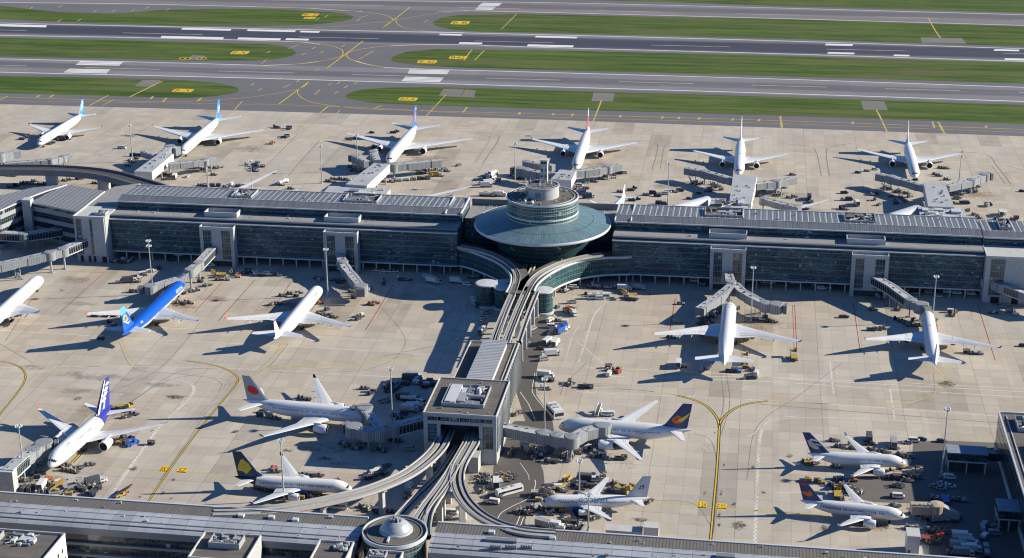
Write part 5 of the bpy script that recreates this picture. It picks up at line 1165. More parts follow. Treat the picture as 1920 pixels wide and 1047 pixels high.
    if emblem:   # list of (polygon in fin coordinates 0..1 of chord / height, material)
        for poly_, mt, off in emblem:
            m = MB()
            for sg in (1, -1):
                pts = []
                for a, q in poly_:
                    ch = cb*.95+(ct-cb*.95)*(q-.12)/.88 if q > .12 else cb
                    le = xb-sw*q; t_ = ch*.085*(.56 if a < .5 else .56-(a-.35)*.75)+off
                    pts.append((le-ch*a, sg*t_, zb+Hf*q))
                m.face(pts if sg < 0 else pts[::-1])
            m.build('tail_emblem', mt, fo, local=True)
    # --- titles bent round the fuselage
    for txt, size, s_c, ang, mt, side in titles:
        size *= 1.15
        vs, fs = text_mesh(txt, size); m = MB()
        for sg in ((1, -1) if side == 0 else (side,)):
            V = []
            for v_ in vs:
                # left side (sg=+1, +y): text runs towards the nose reversed so it reads left-to-right from outside
                s = s_c + (v_.x if sg > 0 else -v_.x)
                r_, z_ = ring(s); an = R(ang)+v_.y/Rf
                V.append((L/2-s, sg*(r_+.05)*math.cos(an), z_+(r_+.05)*math.sin(an)))
            for f in fs: m.face([V[i] for i in f])
        m.build('title', mt, fus, local=True)
    # --- gear
    if gear:
        gr = .55 if D > 5.4 else .42
        m = MB(); xg = L/2-D*1.15; m.tube((xg, 0, gr), (xg-.3, 0, zc-Rf*.85), .14, 8)
        g = m.build('nose_gear', STRUT, th, local=True)
        m = MB()
        for sg in (1, -1): m.tube((xg, sg*.2, gr), (xg, sg*.55, gr), gr, 14)
        m.build('wheel', TYRE, g, local=True)
        for sg in (1, -1):
            xg = xr_-L*.06; yg = Rf*1.15; m = MB(); m.tube((xg, sg*yg, gr*1.15), (xg, sg*yg*.9, zc-Rf*.6), .22, 8); m.tube((xg-1, sg*yg, gr*1.15), (xg+1, sg*yg, gr*1.15), .13, 6)
            g = m.build('main_gear', STRUT, th, local=True); m = MB()
            for dx in ((-.95, .95) if D > 5.4 else (0,)):
                for dy in (-.55, .2): m.tube((xg+dx, sg*yg+dy, gr*1.15), (xg+dx, sg*yg+dy+.35, gr*1.15), gr*1.12, 14)
            m.build('wheel', TYRE, g, local=True)
    print('PLANE %s L%.1f span%.1f hd%.0f C(%.0f,%.0f)' % (key, L, span, math.degrees(rz), C.x, C.y))
    return th
WHITE = (0.63, 0.635, 0.635)
BLU = simple('deep blue paint', (0.03, 0.035, 0.20), 0.35); REDP = simple('red emblem paint', (0.55, 0.02, 0.015), 0.4); GOLD = simple('gold emblem paint', (0.62, 0.46, 0.03), 0.45); ORG = simple('orange emblem paint', (0.62, 0.14, 0.02), 0.45)
WHP = simple('white emblem paint', (0.72, 0.72, 0.72), 0.4); GRYT = simple('grey title paint', (0.10, 0.10, 0.14), 0.5); TEAL = simple('teal title paint', (0.05, 0.22, 0.26), 0.4); YLW = simple('yellow emblem paint', (0.7, 0.5, 0.05), 0.45); PALEB = simple('pale blue emblem', (0.30, 0.45, 0.62), 0.4)
def disc(cx, cy, rx, ry, n=18, rot=0): return [(cx+rx*math.cos(2*math.pi*k/n), cy+ry*math.sin(2*math.pi*k/n)) for k in range(n)]
# far row
def split_fin(cols):    # colour by height fraction
    def mk(xb, zb, Hf, cb, ct, sw):
        def f(o, c):
            q = M('DIVIDE', M('SUBTRACT', o[2], zb), Hf); out = c
            for lim, cc in cols: out = mixc(M('GREATER_THAN', q, lim), out if not isinstance(out, tuple) else out[:3], cc)
            return out
        return f
    return mk
grp = 'airliners parked on the far stands behind the terminal'
airliner('a1', (72, 269), (160, 211), ((52, 234), (188, 239)), 'white airliner with speckled blue tail, leftmost on the far stands', dict(top=WHITE, tail=(0.05, 0.16, 0.42), tailfrac=.10), (0.05, 0.22, 0.55), 16, 5.6, 1.6, winglet='dark', group=grp,
    emblem=[([(.2, .25), (.45, .3), (.8, .75), (.5, .92), (.25, .7)], WHP, .05), ([(.35, .45), (.55, .42), (.7, .6), (.5, .68)], YLW, .07)])
airliner('a2', (341, 286), (415, 217), ((282, 237), (495, 243)), 'white airliner with bright blue tail and red wingtips, second from left on the far stands', dict(top=WHITE, tail=(0.06, 0.32, 0.72), tailfrac=.13), (0.04, 0.20, 0.60), 18.5, 6.2, 1.8, group=grp,
    emblem=[([(.2, .3), (.55, .25), (.85, .5), (.7, .72), (.35, .7)], PALEB, .05), ([(.4, .45), (.6, .4), (.7, .6), (.5, .65)], WHP, .07), ([(.3, .15), (.5, .12), (.5, .28), (.35, .3)], REDP, .07)])
airliner('a3', (729, 302), (782, 234), ((637, 252), (881, 257)), 'white wide-body with blue and orange tail, nose to the gate left of the round hall', dict(top=WHITE, tail=(0.03, 0.13, 0.50), tailfrac=.07), (0.03, 0.13, 0.52), 21, 6.9, 2.1, group=grp,
    emblem=[([(.2, .3), (.5, .22), (.8, .4), (.7, .72), (.4, .66)], ORG, .05), ([(.4, .4), (.65, .38), (.6, .6)], YLW, .07), ([(.35, .78), (.9, .74), (.9, .86), (.4, .9)], YLW, .05)], titles=[('OOO-OO', .9, 12, 78, GRYT, -1)])
airliner('a4', (1080, 314), (1104, 238), ((992, 262), (1193, 266)), 'white airliner with a red-topped thin tail, directly behind the round hall', dict(top=WHITE, tail=(0.60, 0.62, 0.66), tailfrac=.06), (0.45, 0.10, 0.12), 20, 6.6, 1.9, winglet='dark', group=grp,
    finfn=split_fin([(.68, (0.45, 0.48, 0.55))]))
airliner('a5', (1385.5, 324), (1389.5, 256), ((1301, 284), (1478.5, 288)), 'all white airliner facing the camera, second from right on the far stands', dict(top=WHITE), (0.62, 0.66, 0.72), 20.5, 6.6, 1.8, winglet=None, group=grp, titles=[('EI', 1.5, 30, 88, BLU, 1)])
airliner('a6', (1716, 330), (1700, 262), ((1606, 278), (1805, 290)), 'all white airliner facing the camera, rightmost on the far stands', dict(top=WHITE), (0.40, 0.50, 0.62), 19.5, 6.4, 1.9, winglet='red', group=grp, finfn=split_fin([(.35, (.66, .68, .72))]))
# near side of the terminal
airliner('b1', (78, 521), (-90, 665), ((-60, 585), (97, 578)), 'white airliner cut off by the left edge of the view', dict(top=WHITE), (0.6, 0.6, 0.62), 17, 6.2, 1.8, winglet='dark', group='airliners nosed in to the glass terminal', eng_x=.6)
airliner('b2', (343, 531), (229, 630), ((172, 586), (378, 603)), 'airliner with bright blue upper half and white belly by the left terminal wing', dict(top=(0.004, 0.075, 0.40), zfrac=-.12, stripefrac=-.22, low=(0.7, 0.7, 0.68), win=False), (0.008, 0.09, 0.42), 19.5, 6.3, 1.8, group='airliners nosed in to the glass terminal', eng_x=.6,
    finfn=split_fin([(.70, (0.10, 0.36, 0.52))]), emblem=[([(.3, .38), (.6, .3), (.88, .5), (.75, .66), (.42, .68)], simple('muted mural green', (.30, .33, .22), .5), .05), ([(.38, .45), (.7, .4), (.6, .6)], simple('olive emblem', (.12, .16, .05)), .07), ([(.2, .28), (.5, .2), (.9, .42), (.88, .46), (.5, .27)], WHP, .08)],
    titles=[('KEOOAL', 1.9, 12, 18, WHP, -1), ('A3', 1.6, 57, 30, WHP, -1)])
airliner('b3', (600, 540), (513.5, 637.5), ((430, 596), (662, 613)), 'plain white airliner parked diagonally beside the left wing jet bridge', dict(top=WHITE), (0.70, 0.70, 0.70), 14.5, 6.3, 1.8, group='airliners nosed in to the glass terminal', eng_x=.6, titles=[('Oaoesolu', 1.3, 14, 40, GRYT, -1)])
airliner('b4', (1368, 571), (1357, 687), ((1221, 625), (1495, 640)), 'large plain white wide-body seen from behind, nosed in to the right terminal wing', dict(top=WHITE), (0.70, 0.70, 0.71), 16.5, 6.9, 2.2, group='airliners nosed in to the glass terminal', eng_x=.6, titles=[('FE', 1.2, 13, 92, GRYT, 1)])
airliner('b5', (1737.5, 587), (1754, 686), ((1620.5, 637), (1872, 650)), 'plain white airliner seen from behind at the rightmost glass terminal gate', dict(top=WHITE), (0.64, 0.66, 0.68), 15.5, 6.2, 1.9, winglet='dark', group='airliners nosed in to the glass terminal', eng_x=.6, titles=[('ZE', 1.2, 24, 88, GRYT, 1)])
# mid-field and foreground
airliner('c1', (92, 872), (209, 762), ((48, 767), (294, 789)), 'white wide-body with violet-blue tail and open engine intakes, lower left stand', dict(top=WHITE, tail=(0.030, 0.035, 0.26), tailfrac=.21, slant=.35), (0.030, 0.035, 0.26), 20.0, 6.6, 1.95, tip_z=6.4,
    emblem=[([(-.02, 0.02), (.13, 0.02), (.13, .99), (-.02, .99)], WHP, .05), ([(.15, .38), (.42, .30), (.62, .40), (.3, .48)], WHP, .05), ([(.18, .52), (.5, .46), (.75, .55), (.35, .62)], WHP, .05), ([(.2, .66), (.6, .6), (.85, .68), (.4, .76)], WHP, .05), ([(.3, .12), (.5, .1), (.55, .3), (.4, .32)], PALEB, .05), ([(.3, .8), (.8, .76), (.9, .84), (.5, .88)], WHP, .05)],
    titles=[('Aooerjoooow', 1.7, 23, 42, GRYT, 1), ('-(OO', 1.2, 12, 58, BLU, 1), ('OX.XO', 1.1, 36, 60, GRYT, 1)])
airliner('c2', (709, 784), (456, 750.5), ((577, 709), (506, 822.6)), 'white airliner with a red sun disc on its grey tail', dict(top=WHITE), (0.27, 0.31, 0.37), 17.8, 6.4, 1.9, winglet='dark', tip_z=6.2,
    emblem=[(disc(.52, .42, .36, .19, 22), simple('thin gold ring', (.35, .3, .1)), .05), (disc(.50, .42, .33, .175, 22), REDP, .07), ([(.3, .43), (.52, .35), (.78, .42), (.52, .38)], simple('dark red', (.2, .01, .01)), .09)], titles=[('OO', 1.2, 45, 35, GRYT, -1)])
airliner('c3', (660, 915), (440, 895), ((535, 850), (475, 940)), 'narrow-body with a yellow figure on its navy tail, surrounded by service vehicles', dict(top=(.68, .68, .67), tail=(0.006, 0.03, 0.07), tailfrac=.17, slant=.2), (0.006, 0.03, 0.07), 15.8, 4.9, 1.35, winglet='dark',
    emblem=[([(.12, .55), (.3, .72), (.55, .66), (.8, .48), (.95, .25), (.7, .22), (.55, .12), (.35, .25), (.15, .35)], YLW, .05), ([(.25, .5), (.5, .55), (.7, .35), (.5, .3)], GOLD, .07)])
airliner('c4', (1047, 797), (1296, 808), ((1229, 745), (1207, 856)), 'white airliner with an orange and yellow swirl on its dark blue tail', dict(top=WHITE), (0.016, 0.036, 0.14), 18.2, 6.6, 1.95, winglet=None, tip_z=6.2,
    emblem=[([(.12, .38), (.25, .52), (.45, .50), (.55, .42), (.72, .52), (.85, .45), (.7, .24), (.45, .18), (.22, .26)], ORG, .05), ([(.45, .34), (.7, .5), (.98, .66), (.9, .48), (.72, .3), (.5, .24)], YLW, .07), ([(.28, .4), (.42, .42), (.40, .32), (.28, .3)], REDP, .08)], titles=[('A OOOOO', 1.2, 13, 8, GRYT, 1), ('OO', .9, 48, 20, GRYT, 1), ('OB OOOO', .6, 33, 4, GRYT, 1)])
airliner('c5', (1013.6, 941), (1219, 935), ((1150, 902), (1133.7, 982)), 'small white airliner with teal fuselage titles ringed by loaders, just above the front terminal', dict(top=(.68, .69, .70)), (0.50, 0.54, 0.58), 14.0, 4.7, 1.1, winglet=None,
    emblem=[([(.38, .38), (.66, .40), (.66, .58), (.38, .56)], simple('brown badge', (.16, .1, .07)), .05), ([(.44, .43), (.6, .44), (.52, .54)], WHP, .07)], titles=[('COOEOEE', 2.0, 19, 35, TEAL, 1), ('VERROQAOORR', 1.1, 10.5, 30, BLU, 1)])
airliner('c6', (1699, 867), (1514, 851), ((1594, 820), (1594, 896.5)), 'short white airliner with navy tail and pale flower, lower right', dict(top=WHITE, x0=4), (0.010, 0.032, 0.12), 14.0, 4.9, 1.45, winglet='white', fin_sweep=8.2,
    emblem=[([(.0, .66), (.45, .72), (.75, .6), (.5, .62), (.1, .58)], WHP, .05), ([(.1, .42), (.35, .5), (.4, .44), (.15, .36)], WHP, .05), ([(.35, .3), (.55, .58), (.85, .62), (.9, .35), (.7, .2), (.45, .2)], simple('pale cream emblem', (.5, .47, .38)), .05), ([(.5, .35), (.62, .5), (.75, .4)], PALEB, .08)])
airliner('c7', (1698, 967.5), (1499.5, 939), ((1577, 919), (1581, 1000)), 'short white airliner with navy tail and orange flame, lower right', dict(top=WHITE), (0.014, 0.032, 0.14), 13.2, 4.7, 1.5, winglet='white', fin_sweep=6.5,
    emblem=[([(.2, .45), (.35, .55), (.5, .4), (.75, .48), (.95, .42), (.8, .26), (.5, .22), (.3, .3)], ORG, .05), ([(.3, .78), (.6, .74), (.95, .84), (.6, .88), (.25, .9)], REDP, .05)], titles=[('XODEMPMO FUAN RMAOOIO N', 1.15, 20, 16, GRYT, -1), ('OX.FE', .8, 30, 50, GRYT, -1), ('OO OUBUS', .7, 12, 0, REDP, -1)])
# airliners that the glass wings hide but for a wing or a tail
grh = 'airliners mostly hidden behind the glass terminal'
def hidden(key, x, y, hd, L, span, label, D=4.6, tz=5.2):
    d = Vector((math.cos(R(hd)), math.sin(R(hd)))); zc = D/2+1.45 if D <= 5.4 else D/2+1.9
    n = PX(x+d.x*L/2, y+d.y*L/2, zc-.3); t = PX(x-d.x*L/2, y-d.y*L/2, zc+D/4); q = Vector((-d.y, d.x)); w_ = []
    for s in (1, -1): w_.append(PX(x+q.x*s*span/2-d.x*L*.10, y+q.y*s*span/2-d.y*L*.10, tz))
    return airliner(key, n, t, w_, label, dict(top=WHITE), (0.7, 0.7, 0.7), 10.2 if hd > 0 else 11.5, D, 1.2, winglet=None, group=grh, tip_z=tz)
hidden('h1', -282, 843, -160, 42, 126-0, 'white airliner hidden behind the left wing except for one wing, left of the slanted far pier', 5.0) if False else None
hidden('h1', -286.5, 868-12, 195, 38, 84*1.0, 'airliner hidden behind the left terminal wing but for a steep white wing near the middle', 4.6) if False else None
hidden('h2', -178.5, 852, 160, 40, 84, 'airliner hidden behind the left terminal wing but for a white wing near the round hall', 4.6)
hidden('h1', -282, 848, 182, 40, 92, 'airliner hidden behind the left terminal wing but for a steep white wing by the tracks', 4.6, 9.0)
hidden('h4', 26, 852, 160, 40, 84, 'airliner hidden behind the right terminal wing but for one white wing', 4.6)
hidden('h3', -74, 866, -100, 38, 36, 'small airliner hidden behind the round hall but for its white tail', 4.4)

# ================================================================== jet bridges, far piers, masts
BRW = ribs('jet bridge wall', (0.27, 0.285, 0.30), 0.8, 0, 0.25, 0.55, 0.5, 0.0, 0.12)
BRG = glazing('jet bridge glazing', 1.5, 3.0, 50.0, (0.012, 0.02, 0.028), (0.06, 0.09, 0.1), (0.25, 0.27, 0.28), 0.2, 0.1, 0.4)
BRR = ribs('jet bridge roof sheet', (0.40, 0.405, 0.41), 1.4, 0, 0.2, 0.7, 0.6, 0.0, 0.22)
PIERR = panel('far pier roof', (0.36, 0.37, 0.38), 5.0, 5.0, 0.08, 0.15, 0.75); PIERW = panel('far pier wall', (0.55, 0.56, 0.55), 4.5, 9, 0.15, 0.15, 0.6)
def bogie(m, x, y, z, w=2.6):
    for s in (-1, 1): m.box(x+s*w/2-.18, x+s*w/2+.18, y-.2, y+.2, .5, z)
    m.box(x-w/2, x+w/2, y-.35, y+.35, .55, 1.0); m.box(x-w/2, x+w/2, y-.2, y+.2, z-.5, z)
    for s in (-1, 1): m.tube((x+s*w/2-.3, y, .5), (x+s*w/2+.3, y, .5), .5, 12)
def jb(label, path, rot=(), sup=(), cab=None, glass=(), w=3.6, h=3.4, big=1.0):
    pts = [P(a[0], a[1], a[2]) for a in path]
    th = thing('jet_bridge', label, 'jet bridge', (pts[0].x, pts[0].y, 0), 0, 'passenger boarding bridges')
    w *= big
    for i in range(len(pts)-1):
        a, b_ = pts[i], pts[i+1]; L = math.hypot(b_.x-a.x, b_.y-a.y); n = 1 if (i in glass or L < 9) else (3 if L > 22 else 2)
        for k in range(n):   # telescoping sections grow a little towards the far end
            t0, t1 = k/n, (k+1)/n; q0, q1 = a.lerp(b_, t0), a.lerp(b_, t1); ex = (b_-a).normalized()*.25
            g = 1+.09*k; m = MB(); hh = h*(1+.06*k)
            tunnel(m, (q0.x-ex.x*(k > 0), q0.y-ex.y*(k > 0)), (q1.x, q1.y), w*g, w*g, q0.z-hh, q1.z-hh, hh, 0, 1)
            part('tunnel', m, [BRG if i in glass else BRW, BRR, TRIMD], th)
        if i in glass:
            m = MB(); tunnel(m, a, b_, w*1.04, w*1.04, a.z-h-.35, b_.z-h-.35, .5, 0, 0); part('floor_frame', m, [TRIM], th)
            m = MB(); tunnel(m, a, b_, w*1.05, w*1.05, a.z-.1, b_.z-.1, .3, 0, 1); part('roof_frame', m, [TRIM, BRR], th)
        m = MB(); d = (b_-a).normalized(); nn = Vector((-d.y, d.x, 0)); rr = random.Random(i)
        for k in range(int(L/4)):
            c = a.lerp(b_, (k+.5)/max(1, int(L/4)))+nn*rr.uniform(-.8, .8); m.obox((c.x, c.y), (rr.uniform(.5, 1.4), .5), math.atan2(d.y, d.x), c.z+.0, c.z+rr.uniform(.25, .55), rr.choice([0, 1]))
        m.tube(a+nn*w*.3+Vector((0, 0, .25)), b_+nn*w*.3+Vector((0, 0, .25)), .09, 6, 1)
        if m.f: part('roof_equipment', m, [GALV, TRIMD], th)
    for i in rot:
        p = pts[i]; m = MB(); r = w*.66; m.rev([(r, p.z-h-.3), (r, p.z+.2), (r*.9, p.z+.35), (.05, p.z+.45)], p.x, p.y, 22, 0); m.rev([(.05, p.z-h-.3), (r, p.z-h-.3)], p.x, p.y, 22, 0); part('rotunda', m, BRW, th)
        m = MB(); m.cyl(p.x, p.y, 0, p.z-h-.2, .5, None, 12); m.box(p.x-1.2, p.x+1.2, p.y-1.2, p.y+1.2, 0.02, .3); part('support_column', m, GALV, th)
    for i, t in sup:
        p = pts[i].lerp(pts[i+1], t); m = MB(); bogie(m, p.x, p.y, p.z-h); part('wheeled_support', m, GALV, th)
        m = MB(); d = (pts[i+1]-pts[i]).normalized(); s0 = p-d*1.5+Vector((-d.y, d.x, 0))*(w*.8); 
        for k in range(8): m.box(s0.x+d.x*k*.35-.5, s0.x+d.x*k*.35+.5, s0.y+d.y*k*.35-.5, s0.y+d.y*k*.35+.5, .3+k*.5, .42+k*.5)
        part('service_stair', m, GALV, th)
    if cab is not None:
        p = pts[-1]; a = R(cab); r = w*.78; m = MB()
        m.rev([(r, p.z-h-.4), (r, p.z+.3), (r*.85, p.z+.45), (.05, p.z+.5)], p.x, p.y, 16, 0, False); m.rev([(.05, p.z-h-.4), (r, p.z-h-.4)], p.x, p.y, 16, 0); part('cab', m, BRW, th)
        c = (p.x+math.cos(a)*r*1.15, p.y+math.sin(a)*r*1.15); m = MB()
        for k in range(4): m.obox((c[0]+math.cos(a)*k*.42, c[1]+math.sin(a)*k*.42), (.36, 4.0-.12*(k % 2)), a, p.z-h-.2, p.z+.15-.1*(k % 2))
        part('canopy_bellows', m, simple('bellows rubber', (0.16, 0.165, 0.17), 0.8, 0, 0.3), th)
    return th
jb('jet bridge from the left wing swinging round to the nose of the blue airliner', [(399, 463.5, 10.9), (372, 492, 10.6), (356, 505, 10.4), (333, 521, 7.6), (303, 530, 7.6), (281, 536, 7.6)], (1, 2), ((3, .5),), 205, (0,), 4.2, 3.6)
jb('straight jet bridge dropping from the left wing beside the plain white diagonal airliner', [(637, 475.5, 10.4), (642, 490, 9.8), (652, 505, 8.6), (668, 524, 8.2), (677, 536, 8.0)], (1,), ((3, .2),), 280, (0,), 4.4, 3.6)
jb('jet bridge from the left stair block running off the left edge of the view', [(166, 446, 12.2), (118, 466, 11.2), (93, 473, 11.0), (50, 483, 10), (0, 494, 9.4), (-60, 508, 9)], (1, 2), ((3, .4),), None, (0,), 4.4, 3.8)
jb('glass-sided boarding corridor in the dark yard below the angled terminal', [(115, 428, 8.6), (45, 438, 8.6), (-40, 434, 8.6)], (1,), ((0, .6),), None, (0, 1), 4.6, 3.8)
jb('jet bridge from the right wing bending left, left side of the large wide-body nose', [(1366, 510.5, 9.9), (1370, 528, 9.6), (1371, 534, 9.4), (1345, 556, 7.8), (1312, 578, 7.6)], (1,), ((3, .5),), None, (), 4.2, 3.6)
jb('jet bridge curving right beside the large wide-body nose on the right wing', [(1378, 531, 9.4), (1392, 545, 8.4), (1416, 558, 8.0), (1436, 568, 7.8), (1455, 570, 7.8)], (3,), ((2, .3),), -10, (), 4.4, 3.8)
jb('glass-sided jet bridge sloping down to the nose at the rightmost terminal gate', [(1640, 518, 10.8), (1672, 536, 10.2), (1708, 562, 8.8), (1728, 570, 8.4)], (2, 3), ((1, .1),), -60, (0, 1), 4.4, 3.8)
jb('glass-sided jet bridge leaving the right-hand stair block towards the right edge', [(1851, 523, 11), (1880, 532, 10.6), (1915, 545, 9.4), (1975, 566, 8.6)], (0, 1), ((1, .3),), None, (1,), 4.6, 3.8)
jb('jet bridge from the left side of the station building to the red-disc airliner', [(792, 784, 9.6), (737, 797, 9), (712, 806, 8.6), (690, 806, 8.4), (663, 799, 8.2)], (1, 2, 3), ((3, .6),), 150, (0,), 4.4, 3.8)
jb('upper boarding bridge arm hugging the front door of the red-disc airliner', [(712, 800, 8.8), (697, 781, 8.8), (684, 764, 8.6)], (), ((1, .5),), 180, (), 4.4, 4.4)
jb('jet bridge from the right side of the station building to the swirl-tailed airliner', [(938, 796, 8.6), (1019, 811, 8.2), (1044, 815, 8), (1072, 819, 7.8), (1095, 806, 7.8), (1130, 797, 7.8)], (1, 2, 3), ((0, .95), (4, .5)), 60, (), 4.4, 4.0)
jb('jet bridge in the lower left corner reaching the violet-tailed wide-body', [(13, 882, 9.6), (44, 854, 8.6), (62, 843, 7.8), (82, 830, 7.6)], (2,), ((2, .4),), 20, (0,), 4.6, 4.0)
m = MB(); a = P(13, 882, 9.4); m.box(a.x-3.2, a.x+2.6, a.y-1.4, a.y+2.4, 0, 9.2)
t_ = thing('bridge_support_tower', 'grey concrete tower holding up the lower left jet bridge', 'bridge support', (a.x, a.y, 0)); part('tower_wall', m, CONC, t_)
m = MB(); m.box(a.x-3.4, a.x+2.8, a.y-1.6, a.y+2.6, 9.2, 9.5); part('tower_roof', m, TRIM, t_)
# far side: trunk buildings and their arms
def trunk(label, base, tip, w0, w1, z, hh=4.6):
    a, b_ = P(base[0], base[1], z), P(tip[0], tip[1], z); th = thing('gate_pier', label, 'gate pier', (a.x, a.y, 0))
    m = MB(); tunnel(m, a, b_, w0, w1, z-hh, z-hh, hh-.02, 0, 1); part('corridor', m, [PIERW, PIERR, PIERW], th)
    m = MB(); tunnel(m, a, b_, w0*1.03, w1*1.03, z-hh-.4, z-hh-.4, .38, 0, 0); part('floor_beam', m, [TRIM], th)
    for t in (.15, .5, .85):
        p = a.lerp(b_, t)
        for s in (-1, 1):
            m = MB(); m.box(p.x+s*w0*.32-.35, p.x+s*w0*.32+.35, p.y-.35, p.y+.35, 0, z-hh-.4); part('column', m, CONCL, th)
    rr = random.Random(int(base[0])); m = MB()
    for k in range(9):
        p = a.lerp(b_, rr.uniform(.1, .95)); x = p.x+rr.uniform(-w1*.3, w1*.3); m.box(x, x+rr.uniform(.4, 1.6), p.y, p.y+rr.uniform(.4, 1.2), z, z+rr.uniform(.3, .9), rr.choice([0, 1]))
    part('roof_unit', m, [GALV, TRIMD], th)
    return th
trunk('slanted white-walled gate pier leading to the blue-tailed airliner behind the viaduct', (268, 322), (312, 288), 11, 9, 10)
trunk('slanted white-walled gate pier leading to the orange-tailed wide-body', (668, 347), (716, 307), 13, 10, 11)
trunk('short white gate pier just right of the control tower', (1052, 337), (1065, 319), 12, 10, 11)
trunk('square grey gate pier in front of the all white airliner facing the camera', (1388, 382), (1397, 329), 12, 14, 10.5)
trunk('slanted grey gate pier in front of the rightmost far airliner', (1765, 388), (1752, 343), 14, 12, 10.5)
jb('right arm of the blue-tailed airliner pier, with grey telescoping end', [(316, 307, 8.6), (360, 303, 8.2), (385, 299, 8.2), (405, 295, 8.2)], (2,), ((2, .3),), None)
jb('left arm stub of the blue-tailed airliner pier', [(296, 293, 8.6), (268, 283, 8.2)], (), ((0, .7),), None)
jb('white boxy loading arm at the nose of the blue-tailed airliner', [(300, 290, 9.5), (318, 274, 9.5), (334, 277, 9.2)], (1,), ((0, .5),), None, (), 5, 5)
jb('grey jet bridge just above the viaduct at the far left', [(8, 306, 8), (60, 302, 8), (95, 299, 8), (118, 293, 8), (134, 290, 8)], (2, 3), ((3, .4),), None)
jb('boarding arm stub entering at the far left edge above the viaduct', [(-50, 300, 8.5), (0, 289, 8.5), (22, 284, 8.5), (37, 282, 8.5)], (1,), (), None, (), 4.6, 4.6)
jb('right arm of the orange-tailed wide-body pier', [(722, 309, 8.8), (738, 308, 8.6), (790, 303, 8.4), (826, 299, 8.4)], (1,), ((2, .5), (2, .95)), None, (), 4.6, 4.2)
jb('left arm of the orange-tailed wide-body pier', [(688, 303, 8.4), (668, 293, 8.2)], (), ((0, .8),), 150, (), 4.2, 3.8)
jb('loading tower arm beside the nose of the orange-tailed wide-body', [(707, 300, 9), (700, 284, 9)], (1,), (), None, (), 4.6, 5)
jb('right arm of the pier beside the control tower', [(1072, 321, 8.8), (1120, 316, 8.4), (1140, 312, 8.4), (1162, 308, 8.4)], (2,), ((2, .5), (0, .6)), None, (), 4.2, 3.8)
jb('left arm behind the control tower, grey and kinked', [(1042, 325, 8.8), (1010, 322, 8.4), (985, 317, 8.4), (974, 315, 8.4)], (2,), ((1, .5),), 170, (), 4.4, 4.0)
jb('upper left arm behind the control tower', [(1038, 310, 8.6), (1010, 306, 8.4), (988, 303, 8.4)], (2,), (), None, (), 4.4, 4.0)
jb('left arm of the square grey pier, pointing up and left', [(1376, 336, 8.6), (1350, 328, 8.4), (1322, 321, 8.2), (1286, 314, 8.2)], (2,), ((2, .6), (1, .3)), None, (), 4.2, 3.8)
jb('right arm of the square grey pier with telescoping end', [(1416, 344, 8.6), (1456, 339, 8.4), (1476, 335, 8.2), (1491, 332, 8.2)], (1,), ((1, .3),), None, (), 4.2, 3.8)
jb('low folded boarding bridge right of the square grey pier, just over the terminal roof', [(1432, 372, 8), (1472, 382, 8), (1500, 388, 8)], (0,), ((1, .5),), None, (), 3.8, 3.4)
jb('left arm of the rightmost far pier, pointing up and left', [(1737, 349, 8.6), (1710, 341, 8.4), (1672, 331, 8.2), (1645, 325, 8.2)], (2,), ((2, .3),), None, (), 4.2, 3.8)
jb('right arm of the rightmost far pier with bellows end', [(1776, 348, 8.6), (1822, 337, 8.4), (1846, 327, 8.2)], (1,), ((1, .3),), 30, (), 4.0, 3.6)
# white vaulted walkways and low roofs just behind the wings
def vault(label, a, b_, w, z, h):
    A, B_ = P(a[0], a[1], z), P(b_[0], b_[1], z); d = (B_-A).normalized(); n = Vector((-d.y, d.x, 0)); th = thing('vaulted_walkway', label, 'walkway', (A.x, A.y, 0))
    rows = []
    for p in (A, B_): rows.append([(p.x+n.x*w/2*math.cos(t), p.y+n.y*w/2*math.cos(t), z-h+h*math.sin(t)) for t in [math.pi*k/10 for k in range(11)]])
    m = MB(); m.grid(rows, 0, False, True); m.face(rows[0]); m.face(rows[1][::-1]); part('vault', m, TRIM, th)
    m = MB(); tunnel(m, A, B_, w, w, 0, 0, z-h, 0, 0); part('wall', m, [PIERW], th)
    return th
vault('white vaulted walkway behind the right wing, left of the square grey pier', (1265, 385), (1328, 368), 6, 9.5, 2)
vault('white vaulted walkway behind the right wing, left of the rightmost far pier', (1672, 401), (1722, 385), 8, 9.5, 2.5)
def lowblock(label, u0, u1, v, zt, depth, seed):
    a, b_ = P(u0, v, zt), P(u1, v, zt); th = thing('gate_lounge', label, 'gate lounge', ((a.x+b_.x)/2, a.y, 0))
    m = MB(); m.box(a.x, b_.x, a.y-depth, a.y, 0, zt-.3); part('wall', m, PIERW, th)
    m = MB(); m.box(a.x-.3, b_.x+.3, a.y-depth-.3, a.y+.3, zt-.3, zt); part('roof', m, PIERR, th)
    plant(a.x+1, b_.x-1, a.y-depth+1.5, a.y-1.5, zt, th, 6, seed, False, 1.4)
    return th
lowblock('low grey gate lounge behind the left wing at the foot of the slanted pier', 618, 735, 349, 9.5, 30, 3)
lowblock('low grey gate lounge behind the right wing under the square grey pier', 1334, 1402, 372, 9.5, 26, 4)
lowblock('low grey gate lounge behind the right wing under the rightmost far pier', 1722, 1805, 388, 9.5, 22, 5)
